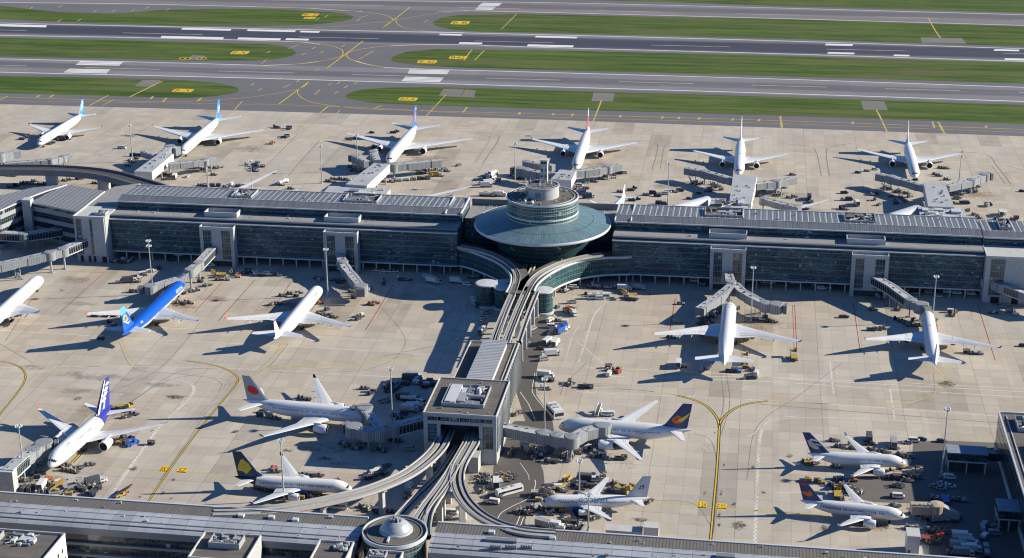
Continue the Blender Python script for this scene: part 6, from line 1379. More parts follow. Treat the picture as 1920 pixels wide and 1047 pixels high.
# floodlight masts
MAST = simple('mast galvanised steel', (0.42, 0.43, 0.43), 0.45, 0.2, 0.15)
LAMP = simple('floodlight glass', (0.60, 0.63, 0.66), 0.25, 0.1, 0.2)
def mast(label, ub, vb, vt, heads=1):
    b_ = P(ub, vb); lo, hi = 1, 60
    for _ in range(30):
        mid = (lo+hi)/2
        if PX(b_.x, b_.y, mid)[1] > vt: lo = mid
        else: hi = mid
    h = min(lo, 30); th = thing('floodlight_mast', label, 'light mast', b_, 0, 'tall floodlight masts on the apron')
    m = MB(); m.tube((0, 0, 0), (0, 0, h), .34, 10, 0, .16); m.cyl(0, 0, 0, .8, .6, .6, 12); m.build('pole', MAST, th, local=True)
    for k in range(heads):
        z = h-.6-k*2.6; m = MB(); m.cyl(0, 0, z-.12, z+.05, .85, .85, 16); m.cyl(0, 0, z-.9, z-.12, .28, .9, 12)
        fr_ = m.build('lamp_ring', MAST, th, local=True)
        for i in range(8):
            a = i*math.pi/4; m = MB(); m.obox((1.2*math.cos(a), 1.2*math.sin(a)), (.35, .5), a, z-.15, z+.4); m.build('floodlight', LAMP, fr_, local=True)
    return th
for a in (('tall floodlight mast beside the lower left jet bridge', 47, 900, 797), ('tall double-headed floodlight mast left of the blue airliner nose', 287, 553, 450, 2), ('tall floodlight mast right of the large wide-body nose', 1408, 602, 500),
          ('tall floodlight mast right of the nose at the rightmost terminal gate', 1748, 605, 517), ('tall floodlight mast touching the lower right gate room', 1765.5, 888, 765), ('tall floodlight mast behind the red-disc airliner bridge', 735.7, 797, 689),
          ('tall floodlight mast in front of the yellow-figure narrow-body', 533, 940, 824), ('tall floodlight mast standing beside the white motor coach', 1021, 822, 709), ('tall floodlight mast near the left wing second bridge', 615, 556, 466),
          ('thin floodlight mast by the far left gate pier', 249, 304, 233), ('thin floodlight mast left of the orange-tailed wide-body', 671, 321, 251), ('thin floodlight mast on the open far apron left of the slanted pier', 604, 344, 272),
          ('thin floodlight mast left of the round hall', 966, 350, 267), ('thin floodlight mast right of the round hall on the far apron', 1252, 385, 304), ('thin floodlight mast at the rightmost far gate', 1797, 352, 291),
          ('thin floodlight mast on the far apron between the viaduct and the hidden wing', 473, 356, 300), ('short slim mast above the teal-titled airliner', 1086, 928, 862), ('short slim mast below the teal-titled airliner', 1103, 997, 925), ('short slim mast at the far left gate near the viaduct arm', 391, 352, 300)):
    mast(*a)

# ================================================================== ground vehicles and equipment
def pc(name, col, rough=0.4, var=0.3): return simple(name, col, rough, 0, var, 0.9)
VW = pc('vehicle white', (0.58, 0.58, 0.57)); VD = pc('vehicle dark grey', (0.07, 0.075, 0.085)); VB = pc('vehicle blue', (0.02, 0.09, 0.35)); VY = pc('vehicle yellow', (0.40, 0.27, 0.06)); VO = pc('vehicle orange', (0.38, 0.13, 0.05)); VG = pc('equipment grey', (0.28, 0.29, 0.30)); VT = pc('equipment tan', (0.42, 0.34, 0.24)); VN = pc('vehicle navy', (0.02, 0.03, 0.08)); VR = pc('vehicle brick red', (0.28, 0.06, 0.04))
GL = simple('vehicle glass', (0.015, 0.02, 0.028), 0.1, 0, 0.1, 1, 0.7)
def bev(m, x0, x1, y0, y1, z0, z1, ins=.12, mat=0, front=0.0, back=0.0):
    """body with tucked-in roof and raked ends"""
    b = [(x0, y0, z0), (x1, y0, z0), (x1, y1, z0), (x0, y1, z0)]; mid = z0+(z1-z0)*.55
    c = [(x0, y0, mid), (x1, y0, mid), (x1, y1, mid), (x0, y1, mid)]
    t = [(x0+back, y0+ins, z1), (x1-front, y0+ins, z1), (x1-front, y1-ins, z1), (x0+back, y1-ins, z1)]
    m.hexa(b, c, mat); m.hexa(c, t, mat)
def wheels(th, L, W, r, xs=None):
    for x in (xs or (-L*.32, L*.32)):
        for s in (-1, 1):
            m = MB(); m.tube((x, s*(W/2-.28), r), (x, s*W/2, r), r, 12); w_ = m.build('wheel', TYRE, th, local=True)
def p_tug(th, c):
    m = MB(); bev(m, -1.5, 1.5, -.75, .75, .4, 1.1, .06, 0); m.build('body', c, th, local=True)
    m = MB(); bev(m, -1.3, -.1, -.7, .7, 1.1, 2.0, .12, 0, .15); m.build('cab', c, th, local=True)
    m = MB(); m.box(-.32, -.02, -.6, .6, 1.3, 1.8); m.build('windscreen', GL, th, local=True); wheels(th, 3, 1.5, .38)
def p_cart(th, c):
    m = MB(); m.box(-1.6, 1.6, -.8, .8, .45, .62); m.tube((1.6, 0, .5), (2.5, 0, .4), .05, 6); m.build('platform', VD, th, local=True)
    m = MB()
    for x in (-1.5, 1.5):
        for y in (-.72, .72): m.box(x-.05, x+.05, y-.05, y+.05, .62, 1.9)
    m.box(-1.65, 1.65, -.85, .85, 1.9, 2.0); m.box(-1.6, -1.5, -.8, .8, .62, 1.9); m.build('canopy', c, th, local=True)
    rr = random.Random(3)
    for k in range(7):
        m = MB(); x, y = -1.2+.42*k*.9, rr.uniform(-.5, .2); m.box(x, x+.5, y, y+.5, .63+.02*k, .9+rr.uniform(.1, .6)); m.build('suitcase', [VN, VR, VG, VD, VB, VT, VD][k], th, local=True)
    wheels(th, 3.2, 1.6, .28)
def p_uld(th, c):
    m = MB(); m.box(-1.7, 1.7, -1.25, 1.25, .4, .58); m.build('dolly', VD, th, local=True)
    m = MB(); m.hexa([(-1.3, -1.0, .6), (1.6, -1.0, .6), (1.6, 1.0, .6), (-1.3, 1.0, .6)], [(-1.6, -1.0, 1.1), (1.6, -1.0, 1.1), (1.6, 1.0, 1.1), (-1.6, 1.0, 1.1)]); m.box(-1.6, 1.6, -1.0, 1.0, 1.1, 2.15); m.build('container', c, th, local=True)
    m = MB(); m.box(-.05, .05, -1.04, -1.0, .7, 2.1); m.box(-1.5, 1.5, -1.04, -1.0, 1.3, 1.4); m.build('container_strap', VD, th, local=True); wheels(th, 3.2, 2.2, .26)
def p_truck(th, c):
    m = MB(); bev(m, 2.2, 4.0, -1.15, 1.15, .6, 2.5, .1, 0, .45); m.build('cab', VW if c is not VW else VW, th, local=True)
    m = MB(); m.box(3.55, 3.93, -1.0, 1.0, 1.65, 2.25); m.box(2.6, 3.5, -1.17, -1.13, 1.6, 2.2); m.box(2.6, 3.5, 1.13, 1.17, 1.6, 2.2); m.build('windscreen', GL, th, local=True)
    m = MB(); m.box(-4.0, 2.1, -1.25, 1.25, 1.0, 3.5); m.build('box_body', c, th, local=True)
    m = MB(); m.box(-4.0, 3.9, -.9, .9, .55, .95); m.box(-4.03, -4.0, -1.1, 1.1, 1.1, 3.3); m.build('chassis', VD, th, local=True); wheels(th, 8, 2.3, .48, (-2.6, 3.0))
def p_van(th, c):
    m = MB(); bev(m, -2.5, 1.6, -.98, .98, .4, 2.25, .14, 0, .05, .12); m.hexa([(1.6, -.98, .4), (2.6, -.92, .4), (2.6, .92, .4), (1.6, .98, .4)], [(1.6, -.98, 1.42), (2.5, -.85, 1.15), (2.5, .85, 1.15), (1.6, .98, 1.42)]); m.build('body', c, th, local=True)
    m = MB(); m.hexa([(1.5, -.86, 1.45), (2.05, -.86, 1.36), (2.05, .86, 1.36), (1.5, .86, 1.45)], [(1.4, -.8, 2.15), (1.6, -.8, 2.1), (1.6, .8, 2.1), (1.4, .8, 2.15)]); m.box(-2.0, 1.3, -.97, -.93, 1.45, 1.95); m.box(-2.0, 1.3, .93, .97, 1.45, 1.95); m.build('windows', GL, th, local=True); wheels(th, 5, 1.96, .35)
def p_car(th, c):
    m = MB(); bev(m, -2.1, 2.2, -.88, .88, .35, .95, .05, 0, .1, .05); m.build('body', c, th, local=True)
    m = MB(); bev(m, -1.7, .9, -.8, .8, .95, 1.45, .14, 0, .55, .4); m.build('windows', GL, th, local=True)
    m = MB(); m.box(-1.15, .25, -.6, .6, 1.45, 1.49); m.build('roof', c, th, local=True); wheels(th, 4.3, 1.78, .33)
def p_pick(th, c):
    m = MB(); m.box(-2.6, 2.6, -.95, .95, .45, .95); m.box(-2.6, -2.5, -.95, .95, .95, 1.3); m.box(-2.5, .2, -.95, -.86, .95, 1.3); m.box(-2.5, .2, .86, .95, .95, 1.3); m.build('body', c, th, local=True)
    m = MB(); bev(m, .1, 1.7, -.92, .92, .95, 1.85, .14, 0, .45); m.build('cab', c, th, local=True)
    m = MB(); m.box(1.25, 1.62, -.75, .75, 1.2, 1.6); m.box(.25, 1.2, -.93, -.9, 1.3, 1.65); m.build('windscreen', GL, th, local=True); wheels(th, 5.2, 1.9, .38)
def p_bus(th, c):
    m = MB(); bev(m, -6, 6, -1.35, 1.35, .35, 3.1, .18, 0, .15, .15); m.build('body', c, th, local=True)
    m = MB(); m.box(-5.6, 5.4, -1.37, -1.33, 1.5, 2.3); m.box(-5.6, 5.4, 1.33, 1.37, 1.5, 2.3); m.box(5.85, 6.01, -1.1, 1.1, 1.2, 2.3); m.build('window_band', GL, th, local=True)
    m = MB(); m.box(-3, -1, -.7, .7, 3.1, 3.35); m.box(1, 2.2, -.6, .6, 3.1, 3.3); m.build('roof_hatch', VG, th, local=True); wheels(th, 12, 2.6, .48)
def p_belt(th, c):
    m = MB(); bev(m, -2.8, 1.6, -.9, .9, .45, 1.0, .05, 0); m.build('chassis', c, th, local=True)
    m = MB(); m.hexa([(-3.6, -.45, .9), (3.8, -.45, 2.5), (3.8, .45, 2.5), (-3.6, .45, .9)], [(-3.6, -.45, 1.15), (3.8, -.45, 2.75), (3.8, .45, 2.75), (-3.6, .45, 1.15)]); m.build('conveyor', VD, th, local=True)
    m = MB(); bev(m, .3, 1.4, -.95, -.35, 1.0, 1.8, .05, 0); m.build('cab', c, th, local=True); wheels(th, 4.6, 1.8, .36)
def p_high(th, c):
    m = MB(); m.box(-4.2, 2.8, -1.6, 1.6, .5, 1.0); m.build('chassis', VD, th, local=True)
    m = MB(); m.box(-4.2, 1.2, -1.5, 1.5, 1.7, 2.05); m.build('main_platform', c, th, local=True)
    m = MB(); m.box(1.5, 4.2, -1.6, 1.6, 2.9, 3.2)
    for y in (-1.55, 1.5): m.box(1.5, 4.2, y, y+.06, 3.2, 4.1)
    m.build('bridge_platform', c, th, local=True)
    m = MB()
    for y in (-1.3, 1.3): m.tube((-3.4, y, .9), (.4, y, 1.8), .12, 6); m.tube((.4, y, .9), (-3.4, y, 1.8), .12, 6); m.tube((1.0, y, .9), (3.6, y, 3.0), .12, 6); m.tube((3.0, y, .9), (1.6, y, 3.0), .12, 6)
    m.build('scissor_lift', VG, th, local=True)
    m = MB(); bev(m, 2.8, 4.0, -1.5, -.6, 3.2, 4.6, .05, 0); m.build('operator_cab', c, th, local=True); wheels(th, 6.6, 3.0, .42)
def p_stair(th, c):
    m = MB(); m.box(-3.2, 2.2, -1.0, 1.0, .45, .9); bev(m, 2.0, 3.4, -1.0, 1.0, .5, 1.9, .08, 0, .3); m.build('chassis', c, th, local=True)
    m = MB()
    for k in range(12): x = -3.2+k*.5; m.box(x, x+.5, -.8, .8, .9+k*.24, 1.02+k*.24)
    m.box(2.8, 4.0, -.9, .9, 3.7, 3.85); m.build('steps', VG, th, local=True)
    m = MB()
    for y in (-.88, .82): m.hexa([(-3.2, y, 1.0), (2.8, y, 3.7), (2.8, y+.06, 3.7), (-3.2, y+.06, 1.0)], [(-3.2, y, 2.0), (2.8, y, 4.8), (2.8, y+.06, 4.8), (-3.2, y+.06, 2.0)])
    m.build('handrail', c, th, local=True); wheels(th, 6, 2.0, .4)
def p_fuel(th, c):
    m = MB(); bev(m, 3.0, 4.8, -1.2, 1.2, .6, 2.6, .1, 0, .4); m.build('cab', c, th, local=True)
    m = MB(); m.tube((-4.6, 0, 1.95), (2.8, 0, 1.95), 1.12, 20); m.build('tank', VB if c is VB else VW, th, local=True)
    m = MB(); m.box(-4.6, 4.6, -.9, .9, .55, .95); m.box(-2, 1, -.25, .25, 3.05, 3.15); m.build('chassis', VD, th, local=True)
    m = MB(); m.box(4.35, 4.73, -1.05, 1.05, 1.7, 2.3); m.build('windscreen', GL, th, local=True); wheels(th, 9, 2.4, .5, (-3.4, -2.2, 3.6))
def p_gpu(th, c):
    m = MB(); bev(m, -1.4, 1.4, -.8, .8, .45, 1.7, .08, 0); m.build('housing', c, th, local=True)
    m = MB(); m.box(-1.0, 1.0, -.83, -.8, .7, 1.3); m.cyl(.7, .2, 1.7, 2.1, .12, None, 8); m.tube((1.4, 0, .6), (2.4, 0, .4), .05, 6); m.build('louvre', VD, th, local=True); wheels(th, 2.6, 1.6, .3)
def p_push(th, c):
    m = MB(); bev(m, -3.2, 3.2, -1.35, 1.35, .35, 1.25, .08, 0); m.build('body', c, th, local=True)
    m = MB(); bev(m, .6, 2.0, -1.1, .1, 1.25, 2.2, .1, 0); m.build('cab', c, th, local=True); m = MB(); m.box(1.8, 2.02, -1.0, 0, 1.5, 2.0); m.build('windscreen', GL, th, local=True); wheels(th, 6.4, 2.7, .6)
def p_pile(th, c):
    rr = random.Random(8); m = MB(); m.box(-2.6, 2.6, -1.1, 1.1, .4, .55); m.build('platform', VD, th, local=True)
    for k in range(9):
        m = MB(); x, y = rr.uniform(-2.3, 1.3), rr.uniform(-.9, .2); s = rr.uniform(.5, 1.1); m.box(x, x+s, y, y+rr.uniform(.5, .8), .56+k*.004, .8+rr.uniform(.2, 1.1)); m.build('crate', [c, VG, VT, VD, VW, c, VG, VT, VD][k], th, local=True)
    m = MB(); m.tube((-2.2, -.8, .6), (1.2, .4, 2.4), .07, 6); m.tube((-1.0, .8, .6), (2.2, -.4, 1.9), .07, 6); m.tube((2.6, 0, .5), (3.6, 0, .35), .06, 6); m.build('tow_bar', VG, th, local=True); wheels(th, 4.4, 2.0, .3)
TYPES = {'t': ('baggage_tractor', p_tug, 'baggage tractor', 'tractor'), 'c': ('baggage_cart', p_cart, 'baggage cart', 'baggage cart'), 'u': ('container_dolly', p_uld, 'container dolly', 'dolly'), 'x': ('box_truck', p_truck, 'box truck', 'truck'),
         'v': ('service_van', p_van, 'van', 'van'), 'a': ('car', p_car, 'car', 'car'), 'p': ('pickup_truck', p_pick, 'pickup truck', 'pickup'), 'b': ('apron_bus', p_bus, 'bus', 'bus'), 'l': ('belt_loader', p_belt, 'belt loader', 'belt loader'),
         'h': ('cargo_loader', p_high, 'scissor-lift cargo loader', 'loader'), 's': ('stair_truck', p_stair, 'passenger stair truck', 'stair truck'), 'f': ('fuel_truck', p_fuel, 'tanker truck', 'tanker'), 'g': ('ground_power_unit', p_gpu, 'ground power unit', 'power unit'),
         'k': ('pushback_tractor', p_push, 'pushback tractor', 'tractor'), 'e': ('equipment_trailer', p_pile, 'gear-laden trailer', 'trailer')}
COLS = {'w': (VW, 'white'), 'd': (VD, 'dark'), 'b': (VB, 'blue'), 'y': (VY, 'yellow'), 'o': (VO, 'orange'), 'g': (VG, 'grey'), 'n': (VN, 'navy'), 'r': (VR, 'brick red'), 't': (VT, 'tan')}
PROTO = {}; PLACED = []; NAMEC = {}
KIDS = {}
def kids(o):
    if o.name not in KIDS: KIDS[o.name] = list(o.children)
    return KIDS[o.name]
def copy_tree(o, parent=None):
    c = o.copy(); COL.objects.link(c); c.parent = parent
    for ch in kids(o): copy_tree(ch, c)
    return c
def place(code, u, v, ang, where, sc=0.9):
    ty, co = code[0], code[1]; nm, fn, word, cat = TYPES[ty]; c = COLS[co]
    if code not in PROTO:
        th = thing(nm, '', cat); fn(th, c[0]); PROTO[code] = th; o = th
    else: o = copy_tree(PROTO[code])
    o.location = P(u, v); o.location.z = 0.02; o.rotation_euler = (0, 0, R(ang)); o.scale = (sc, sc, sc)
    o['category'] = cat; o['group'] = {'t': 'baggage tractors on the apron', 'c': 'baggage carts on the apron', 'u': 'container dollies on the apron', 'x': 'box trucks on the apron', 'v': 'vans on the apron', 'a': 'cars on the apron', 'p': 'pickups on the apron', 'b': 'buses on the apron', 'l': 'belt loaders on the apron', 'h': 'cargo loaders on the apron', 's': 'stair trucks on the apron', 'f': 'tanker trucks on the apron', 'g': 'ground power units on the apron', 'k': 'pushback tractors on the apron', 'e': 'gear trailers on the apron'}[ty]
    PLACED.append((o, c[1]+' '+word, where, u, v))
    return o
def V(where, s, sc=0.9):
    for it in s.split():
        code, u, v, a = it.split(','); place(code, float(u), float(v), float(a), where, sc)
# --- in the shade of the left wing and round its gates
V('under the left end of the glass left wing', 'ew,215,492,10 cd,228,494,0 tw,232,488,60 ew,240,493,30 cg,249,489,80')
V('beside the double-headed floodlight mast', 'tw,262,522,30 cd,271,518,40 cw,279,512,50 tg,289,510,60 cd,297,506,50 vw,268,516,35 xd,243,530,20 ed,256,530,200 cn,249,524,30 pd,235,527,10')
V('just left of the blue airliner nose bridge', 'ed,255,548,0 cd,264,544,30 td,247,549,0')
V('beneath the rotunda of the blue airliner bridge', 'ed,360,548,20 tg,372,545,0 ed,350,550,70 gg,384,538,10 cd,376,530,0 eg,390,536,20')
V('between the blue airliner and the left wing tower', 'ew,408,516,20 hy,410,520,200 ro,411,526,10 tg,427,526,0 tt,446,521,10 eo,434,512,90 vw,395,500,20'.replace('ro,', 'eo,'))
V('under the right wing of the blue airliner', 'ed,335,569,20 eo,352,568,10 cd,344,572,0 eg,327,565,50 tt,360,570,0')
V('behind the left wing tip of the blue airliner', 'ad,178,594,0 ed,200,594,0 cd,214,594,0 tn,206,606,20 gd,214,612,0 cd,190,637,10')
V('under the middle bays of the left wing', 'vw,336,481,0 cd,315,488,0 cd,322,490,20 ew,474,511,0 tw,484,513,10 cg,492,515,0 vw,502,516,0 ed,515,516,10 tg,524,518,0 cd,465,510,0')
V('along the facade between both left wing towers', 'eo,470,509,80 ro,447,518,0 tw,480,516,0 cg,488,518,0 ed,459,514,0'.replace('ro,', 'to,'))
V('left of the second left wing bridge', 'et,530,556,10 eo,545,552,0 ed,560,551,20 ct,555,557,0 ed,520,571,10 tt,534,570,0 et,512,572,40 ed,596,523,0 vg,601,526,80')
V('beneath the second left wing bridge', 'ed,626,527,10 et,640,528,0 gy,646,540,0 cd,636,532,0 eg,672,552,20 tw,680,556,0 ed,684,548,60 hg,690,545,90 cd,664,560,0 et,661,549,0')
V('right of the second left wing bridge', 'ed,697,571,10 eo,704,570,20 to,698,573,0 vg,717,528,85 td,720,534,90 ad,752,526,0 tw,749,524,0 eg,764,526,0')
V('under the bays beside the left curved concourse', 'aw,705,509,0 aw,719,510,0 aw,731,511,0 aw,740,511,5')
V('beside the diagonal white airliner', 'ed,607,593,10 tn,613,582,60 ct,618,592,20 et,626,596,0 ed,600,588,20 to,601,570,30 ed,675,595,20 cd,672,600,60 tw,678,592,80')
V('parked in the shade beside the left curved concourse', 'vw,801,522,-20 vw,808,524,-18 vw,815,527,-18 vw,822,531,-20 xw,812,531,-20 xw,857,531,-8 vw,876,536,-8 ew,885,522,0 ug,893,521,0')
V('beside the pair of round glass stair drums', 'vw,887,565,-60 vw,890,571,-65 td,895,577,-40 aw,921,566,0')
V('in the road shade left of the elevated tracks', 'aw,907,597,60 ag,905,606,60 xw,904,625,80 vg,911,589,40')
# --- right of the tracks
V('in the bays of the right curved concourse', 'ed,1055,548,0 tw,1062,546,30 cg,1070,544,0 vw,1076,541,0 ed,1108,540,0 cw,1115,541,10 ug,1122,540,0 cd,1130,541,0 tw,1137,541,0 ew,1145,541,0 ew,1152,540,10 tw,1111,534,80')
V('on the lit apron below the right curved concourse', 'ed,1110,556,10 eo,1103,553,10 vw,1125,562,10 bw,1122,560,12 xw,1171,545,0 hy,1180,558,190 et,1172,553,180 ey,1168,551,0 xg,1197,543,0 td,1222,552,80 ht,1183,562,170')
V('beside the road right of the green glass drum', 'vg,1073,569,20 td,1045,578,60 xw,1074,590,-60 xo,1068,587,150 vw,1031,603,70 ew,1048,603,10 uw,1059,607,0 vw,1034,615,0 xb,1052,624,60 xb,1057,620,60 ed,1042,627,20 vg,999,619,60 ag,987,645,30 ad,996,628,60 ag,1005,596,70')
V('in the row of white trucks right of the track hall', 'xw,1027,645,70 xw,1042,648,80 ad,1016,656,0 vw,1023,668,40 xw,1035,667,20 vg,1020,676,30 uw,1030,643,70')
V('on the open apron above the motor coach', 'ew,1022,711,0 ug,1027,714,0 xw,1023,708,-5 cd,1033,716,0 ag,1026,731,0 tw,1019,727,20 ed,1071,722,60 cd,1068,719,90 pd,1093,727,5 cn,1106,729,0 tg,1100,726,0')
V('in the small group on the lane above the swirl-tailed airliner', 'eo,1144,694,60 cd,1141,690,20 vw,1142,704,80 pr,1158,696,70 tr,1160,700,60')
V('in the small row near the large wide-body tail', 'xw,1272,687,90 td,1282,690,0 vg,1315,694,80 vg,1329,691,80 pn,1370,698,0 cd,1377,696,0 tb,1384,699,0 gy,1397,691,0 hy,1396,680,92 ty,1399,690,10 ed,1411,694,90 pd,1410,710,0 vw,1418,703,80 cd,1404,711,0')
V('on the apron right of the large wide-body', 'hy,1488,673,95 ad,1580,596,5 an,1584,596,5')
V('beneath the bridges at the large wide-body nose', 'ed,1357,581,20 tg,1368,572,0 ed,1345,588,60 eg,1418,600,10 tw,1428,601,0 ed,1440,603,20 cd,1434,598,0 eg,1450,605,0 ed,1330,605,0 vg,1272,605,10 ed,1315,607,30 cd,1325,612,0 gg,1385,580,90 ag,1276,571,0 ed,1322,600,10 td,1334,596,0 eo,1258,634,0 ed,1352,610,0')
V('in the shaded bays of the right wing left part', 'ew,1230,508,0 tg,1254,518,0 vw,1302,529,0 eg,1320,536,0 cw,1528,541,0 vw,1540,543,0 aw,1551,541,0 vg,1490,533,0 aw,1433,531,0 vg,1446,533,0 ag,1398,529,0')
V('in the shaded bays beside the rightmost terminal gate', 'aw,1759,557,0 vw,1777,550,0 vw,1795,552,0 vw,1821,554,0 vg,1742,551,0 ew,1700,549,0 ag,1715,552,0 ed,1650,560,90 vg,1644,556,90')
V('beneath the bridge of the rightmost terminal gate', 'ed,1690,603,10 eg,1700,607,0 cd,1712,604,60 ed,1706,612,20 tn,1680,600,0 eg,1684,581,90 eg,1637,582,0 ed,1722,612,10 er,1647,619,0 pd,1634,620,0 ed,1655,618,5 to,1752,612,60 eo,1752,602,60')
V('right of the rightmost terminal gate', 'et,1786,592,90 eo,1790,588,60 cw,1782,586,0 ed,1822,664,-2 cd,1812,662,0 tg,1838,665,0 gg,1890,587,10 eg,1898,585,60 an,1918,650,0 tw,1905,591,0')
V('on the far right shaded stand edge', 'ew,1862,588,0 ag,1876,576,0')
# --- midfield left
V('left of the station building beside the lamp mast', 'er,684,730,10 tn,695,740,60 ct,700,735,0 ed,727,728,10 er,735,722,0 cd,743,732,80 pd,731,736,0 td,748,728,60 tg,728,752,0 lg,722,755,20 ed,752,722,0')
V('in the long row shaded by the track hall', 'xd,770,715,-5 ud,786,716,0 uw,780,720,0 ud,792,722,0 uw,800,724,0 ud,806,718,0 xg,777,711,-5 ud,762,722,0 ud,812,724,0 cd,797,728,0')
V('at the left foot of the station building', 'xd,758,750,-5 fd,770,752,0 vw,790,757,-30 vw,787,753,-35 xw,769,772,0 xw,778,768,5 ud,758,778,0 ew,742,780,30 ed,752,786,0 cd,765,790,0 ad,755,746,0')
V('under the red-disc airliner bridge', 'ew,645,833,0 ed,652,838,20 ew,668,843,0 gd,664,838,0 eg,680,834,60 ed,706,845,10 tg,714,842,0 ud,735,826,60 ed,748,828,0 ed,722,846,90 vg,768,845,10 aw,765,880,40 eo,700,894,40 vw,704,889,40 uw,710,886,35 ud,716,882,40 cd,690,899,20 ed,724,876,60 ud,721,890,70')
V('under the fuselage of the red-disc airliner', 'ud,488,781,0 ug,505,783,0 ed,517,786,0 ad,493,774,0 ed,566,748,0 cg,578,751,0')
V('under the fuselage of the yellow-figure narrow-body', 'hy,495,917,0 gy,508,921,0 ed,500,921,0')
V('around the front of the yellow-figure narrow-body', 'ed,517,886,10 tr,514,880,60 ed,575,893,0 cg,585,894,0 ed,565,892,30 er,597,893,0')
V('around the wing of the yellow-figure narrow-body', 'hy,530,928,60 ey,541,921,0 ey,536,933,0 fb,560,929,0 hy,577,923,80 ey,582,932,0 hy,599,924,90 et,606,921,0 st,640,918,150 gy,565,936,0 ey,548,936,0 ed,590,936,0 cg,588,918,0 et,553,922,0')
V('under the wide left guideway', 'eg,608,954,10 bw,625,953,0 et,584,953,0 ed,567,955,0 vg,660,930,60 eg,682,952,0 eg,690,955,60 ed,713,963,0 cd,706,960,0 ed,733,961,0')
V('in the shade beneath the track fan', 'vw,767,915,80 ug,765,926,0 ed,768,935,30 vg,808,915,0 ed,838,966,0 vw,847,964,0 ed,855,958,60 gw,842,974,0')
# --- lower left
V('right of the violet-tailed wide-body engine', 'ty,227,829,90 gy,224,834,0 kb,248,834,60 cd,236,832,80 td,232,822,60 bb,246,828,62'.replace('bb,246,828,62', 'pb,243,826,62'))
V('behind the violet-tailed wide-body', 'hy,234,770,-20 gy,241,772,0 ed,238,783,40 ed,251,778,0 cd,284,834,0')
V('at the nose of the violet-tailed wide-body', 'ed,168,873,20 ed,145,880,20 ey,139,886,-10 ed,123,874,10 ey,124,883,0 cd,112,870,0 ed,152,846,10')
V('between the lower left jet bridge and the terminal roof', 'et,50,903,20 gd,70,897,10 td,80,890,20 et,60,890,30 vd,46,920,90 vd,58,920,90 xw,80,915,95 ew,86,922,90 to,92,900,40 ed,74,924,80 eo,36,901,70 ed,40,916,0 ey,50,915,90')
V('in the heap of gear on the lower left stand edge', 'lg,125,920,40 lg,112,914,42 sy,108,920,40 ew,100,912,0 hg,138,916,40 gy,130,929,20 ey,122,930,30 pg,104,925,30 eg,96,908,30 cw,110,908,40')
V('round the white fuel van on the lower left stand', 'vw,190,904,35 xd,178,908,40 tn,172,900,90 ed,165,918,20 cd,155,922,0 ed,172,925,40 pn,168,931,0 er,160,913,60 cd,184,918,30 ed,150,917,0 ew,176,914,50 tw,166,908,80')
V('alone in the lower left near the roof edge', 'ly,228,930,50 lo,233,925,50')
# --- lower centre
V('on the traffic island by the service road', 'eo,938,895,10 eo,946,893,0 eo,952,896,0 er,960,893,0 eo,943,899,20 ey,948,902,0 et,957,898,0')
V('left of the traffic island', 'ed,907,893,10 ed,904,899,0 ed,903,906,0 ed,906,922,60 xw,930,911,100')
V('beside the road next to the right guideway', 'vw,925,944,170 tg,930,945,0')
V('on the motor coach stand', 'vw,1002,765,80'.replace('vw,1002,765,80', 'eo,976,775,30')+' ed,968,778,60 er,958,852,80 eo,961,846,90')
V('beneath the swirl-tailed airliner bridge', 'ed,1010,851,20 ew,1014,856,0 gd,1026,866,0 tg,1032,867,0 cd,1040,869,0 ed,1004,859,60 eg,1062,856,80 sg,1068,862,90 ew,1072,858,80 eo,1083,851,0 ed,1056,858,0 ed,1090,849,20 cw,1102,843,60 eg,1006,842,20 ed,996,850,30')
V('under the front of the swirl-tailed airliner', 'tw,1118,850,0 ew,1124,853,10 cw,1130,857,0 ed,1115,858,0 ed,1138,862,0 pd,1163,862,0 gd,1170,860,0 vw,1137,780,0 ew,1128,778,0 uw,1145,779,0 sw,1122,777,80')
V('above the teal-titled airliner, by its mast', 'ud,1032,920,0 uw,1046,917,0 hy,1056,914,60 et,1064,912,10 ew,1062,906,0 ed,1072,910,0 et,1080,907,0 ew,1084,901,90 xd,1100,903,0 vn,1112,898,90 ht,1118,903,0 ud,1115,909,0 ud,1092,912,0 ed,1089,917,0 cd,1108,915,0 ed,1124,914,0 ew,1054,922,0')
V('behind the wing of the teal-titled airliner', 'ly,1160,915,-35 hy,1170,923,-30 ed,1150,922,0 ud,1158,926,0 ey,1155,909,-30 ed,1195,918,60 er,1217,942,60 gy,1172,927,-30')
V('at the nose of the teal-titled airliner', 'st,1024,929,0 ht,1015,930,0 gt,1010,940,0')
V('below the nose of the teal-titled airliner', 'ed,978,962,0 er,992,965,0 ew,996,955,90 eg,975,960,70 ed,1026,958,0 ew,1036,960,0 ud,1044,956,0 ed,1031,965,0 ed,1018,957,0 eg,1040,951,60 gy,1055,961,0 er,998,961,60')
V('below the wing of the teal-titled airliner', 'ht,1050,985,10 lt,1060,978,-15 xg,1022,990,-20 xw,1040,992,-10 ew,1064,990,0 ud,1074,984,0 et,1078,993,0 ey,1070,975,-10 ug,1050,996,0 fb,1095,961,10 ed,1105,972,0 vn,1090,968,0 et,1085,990,60 ed,1115,974,40')
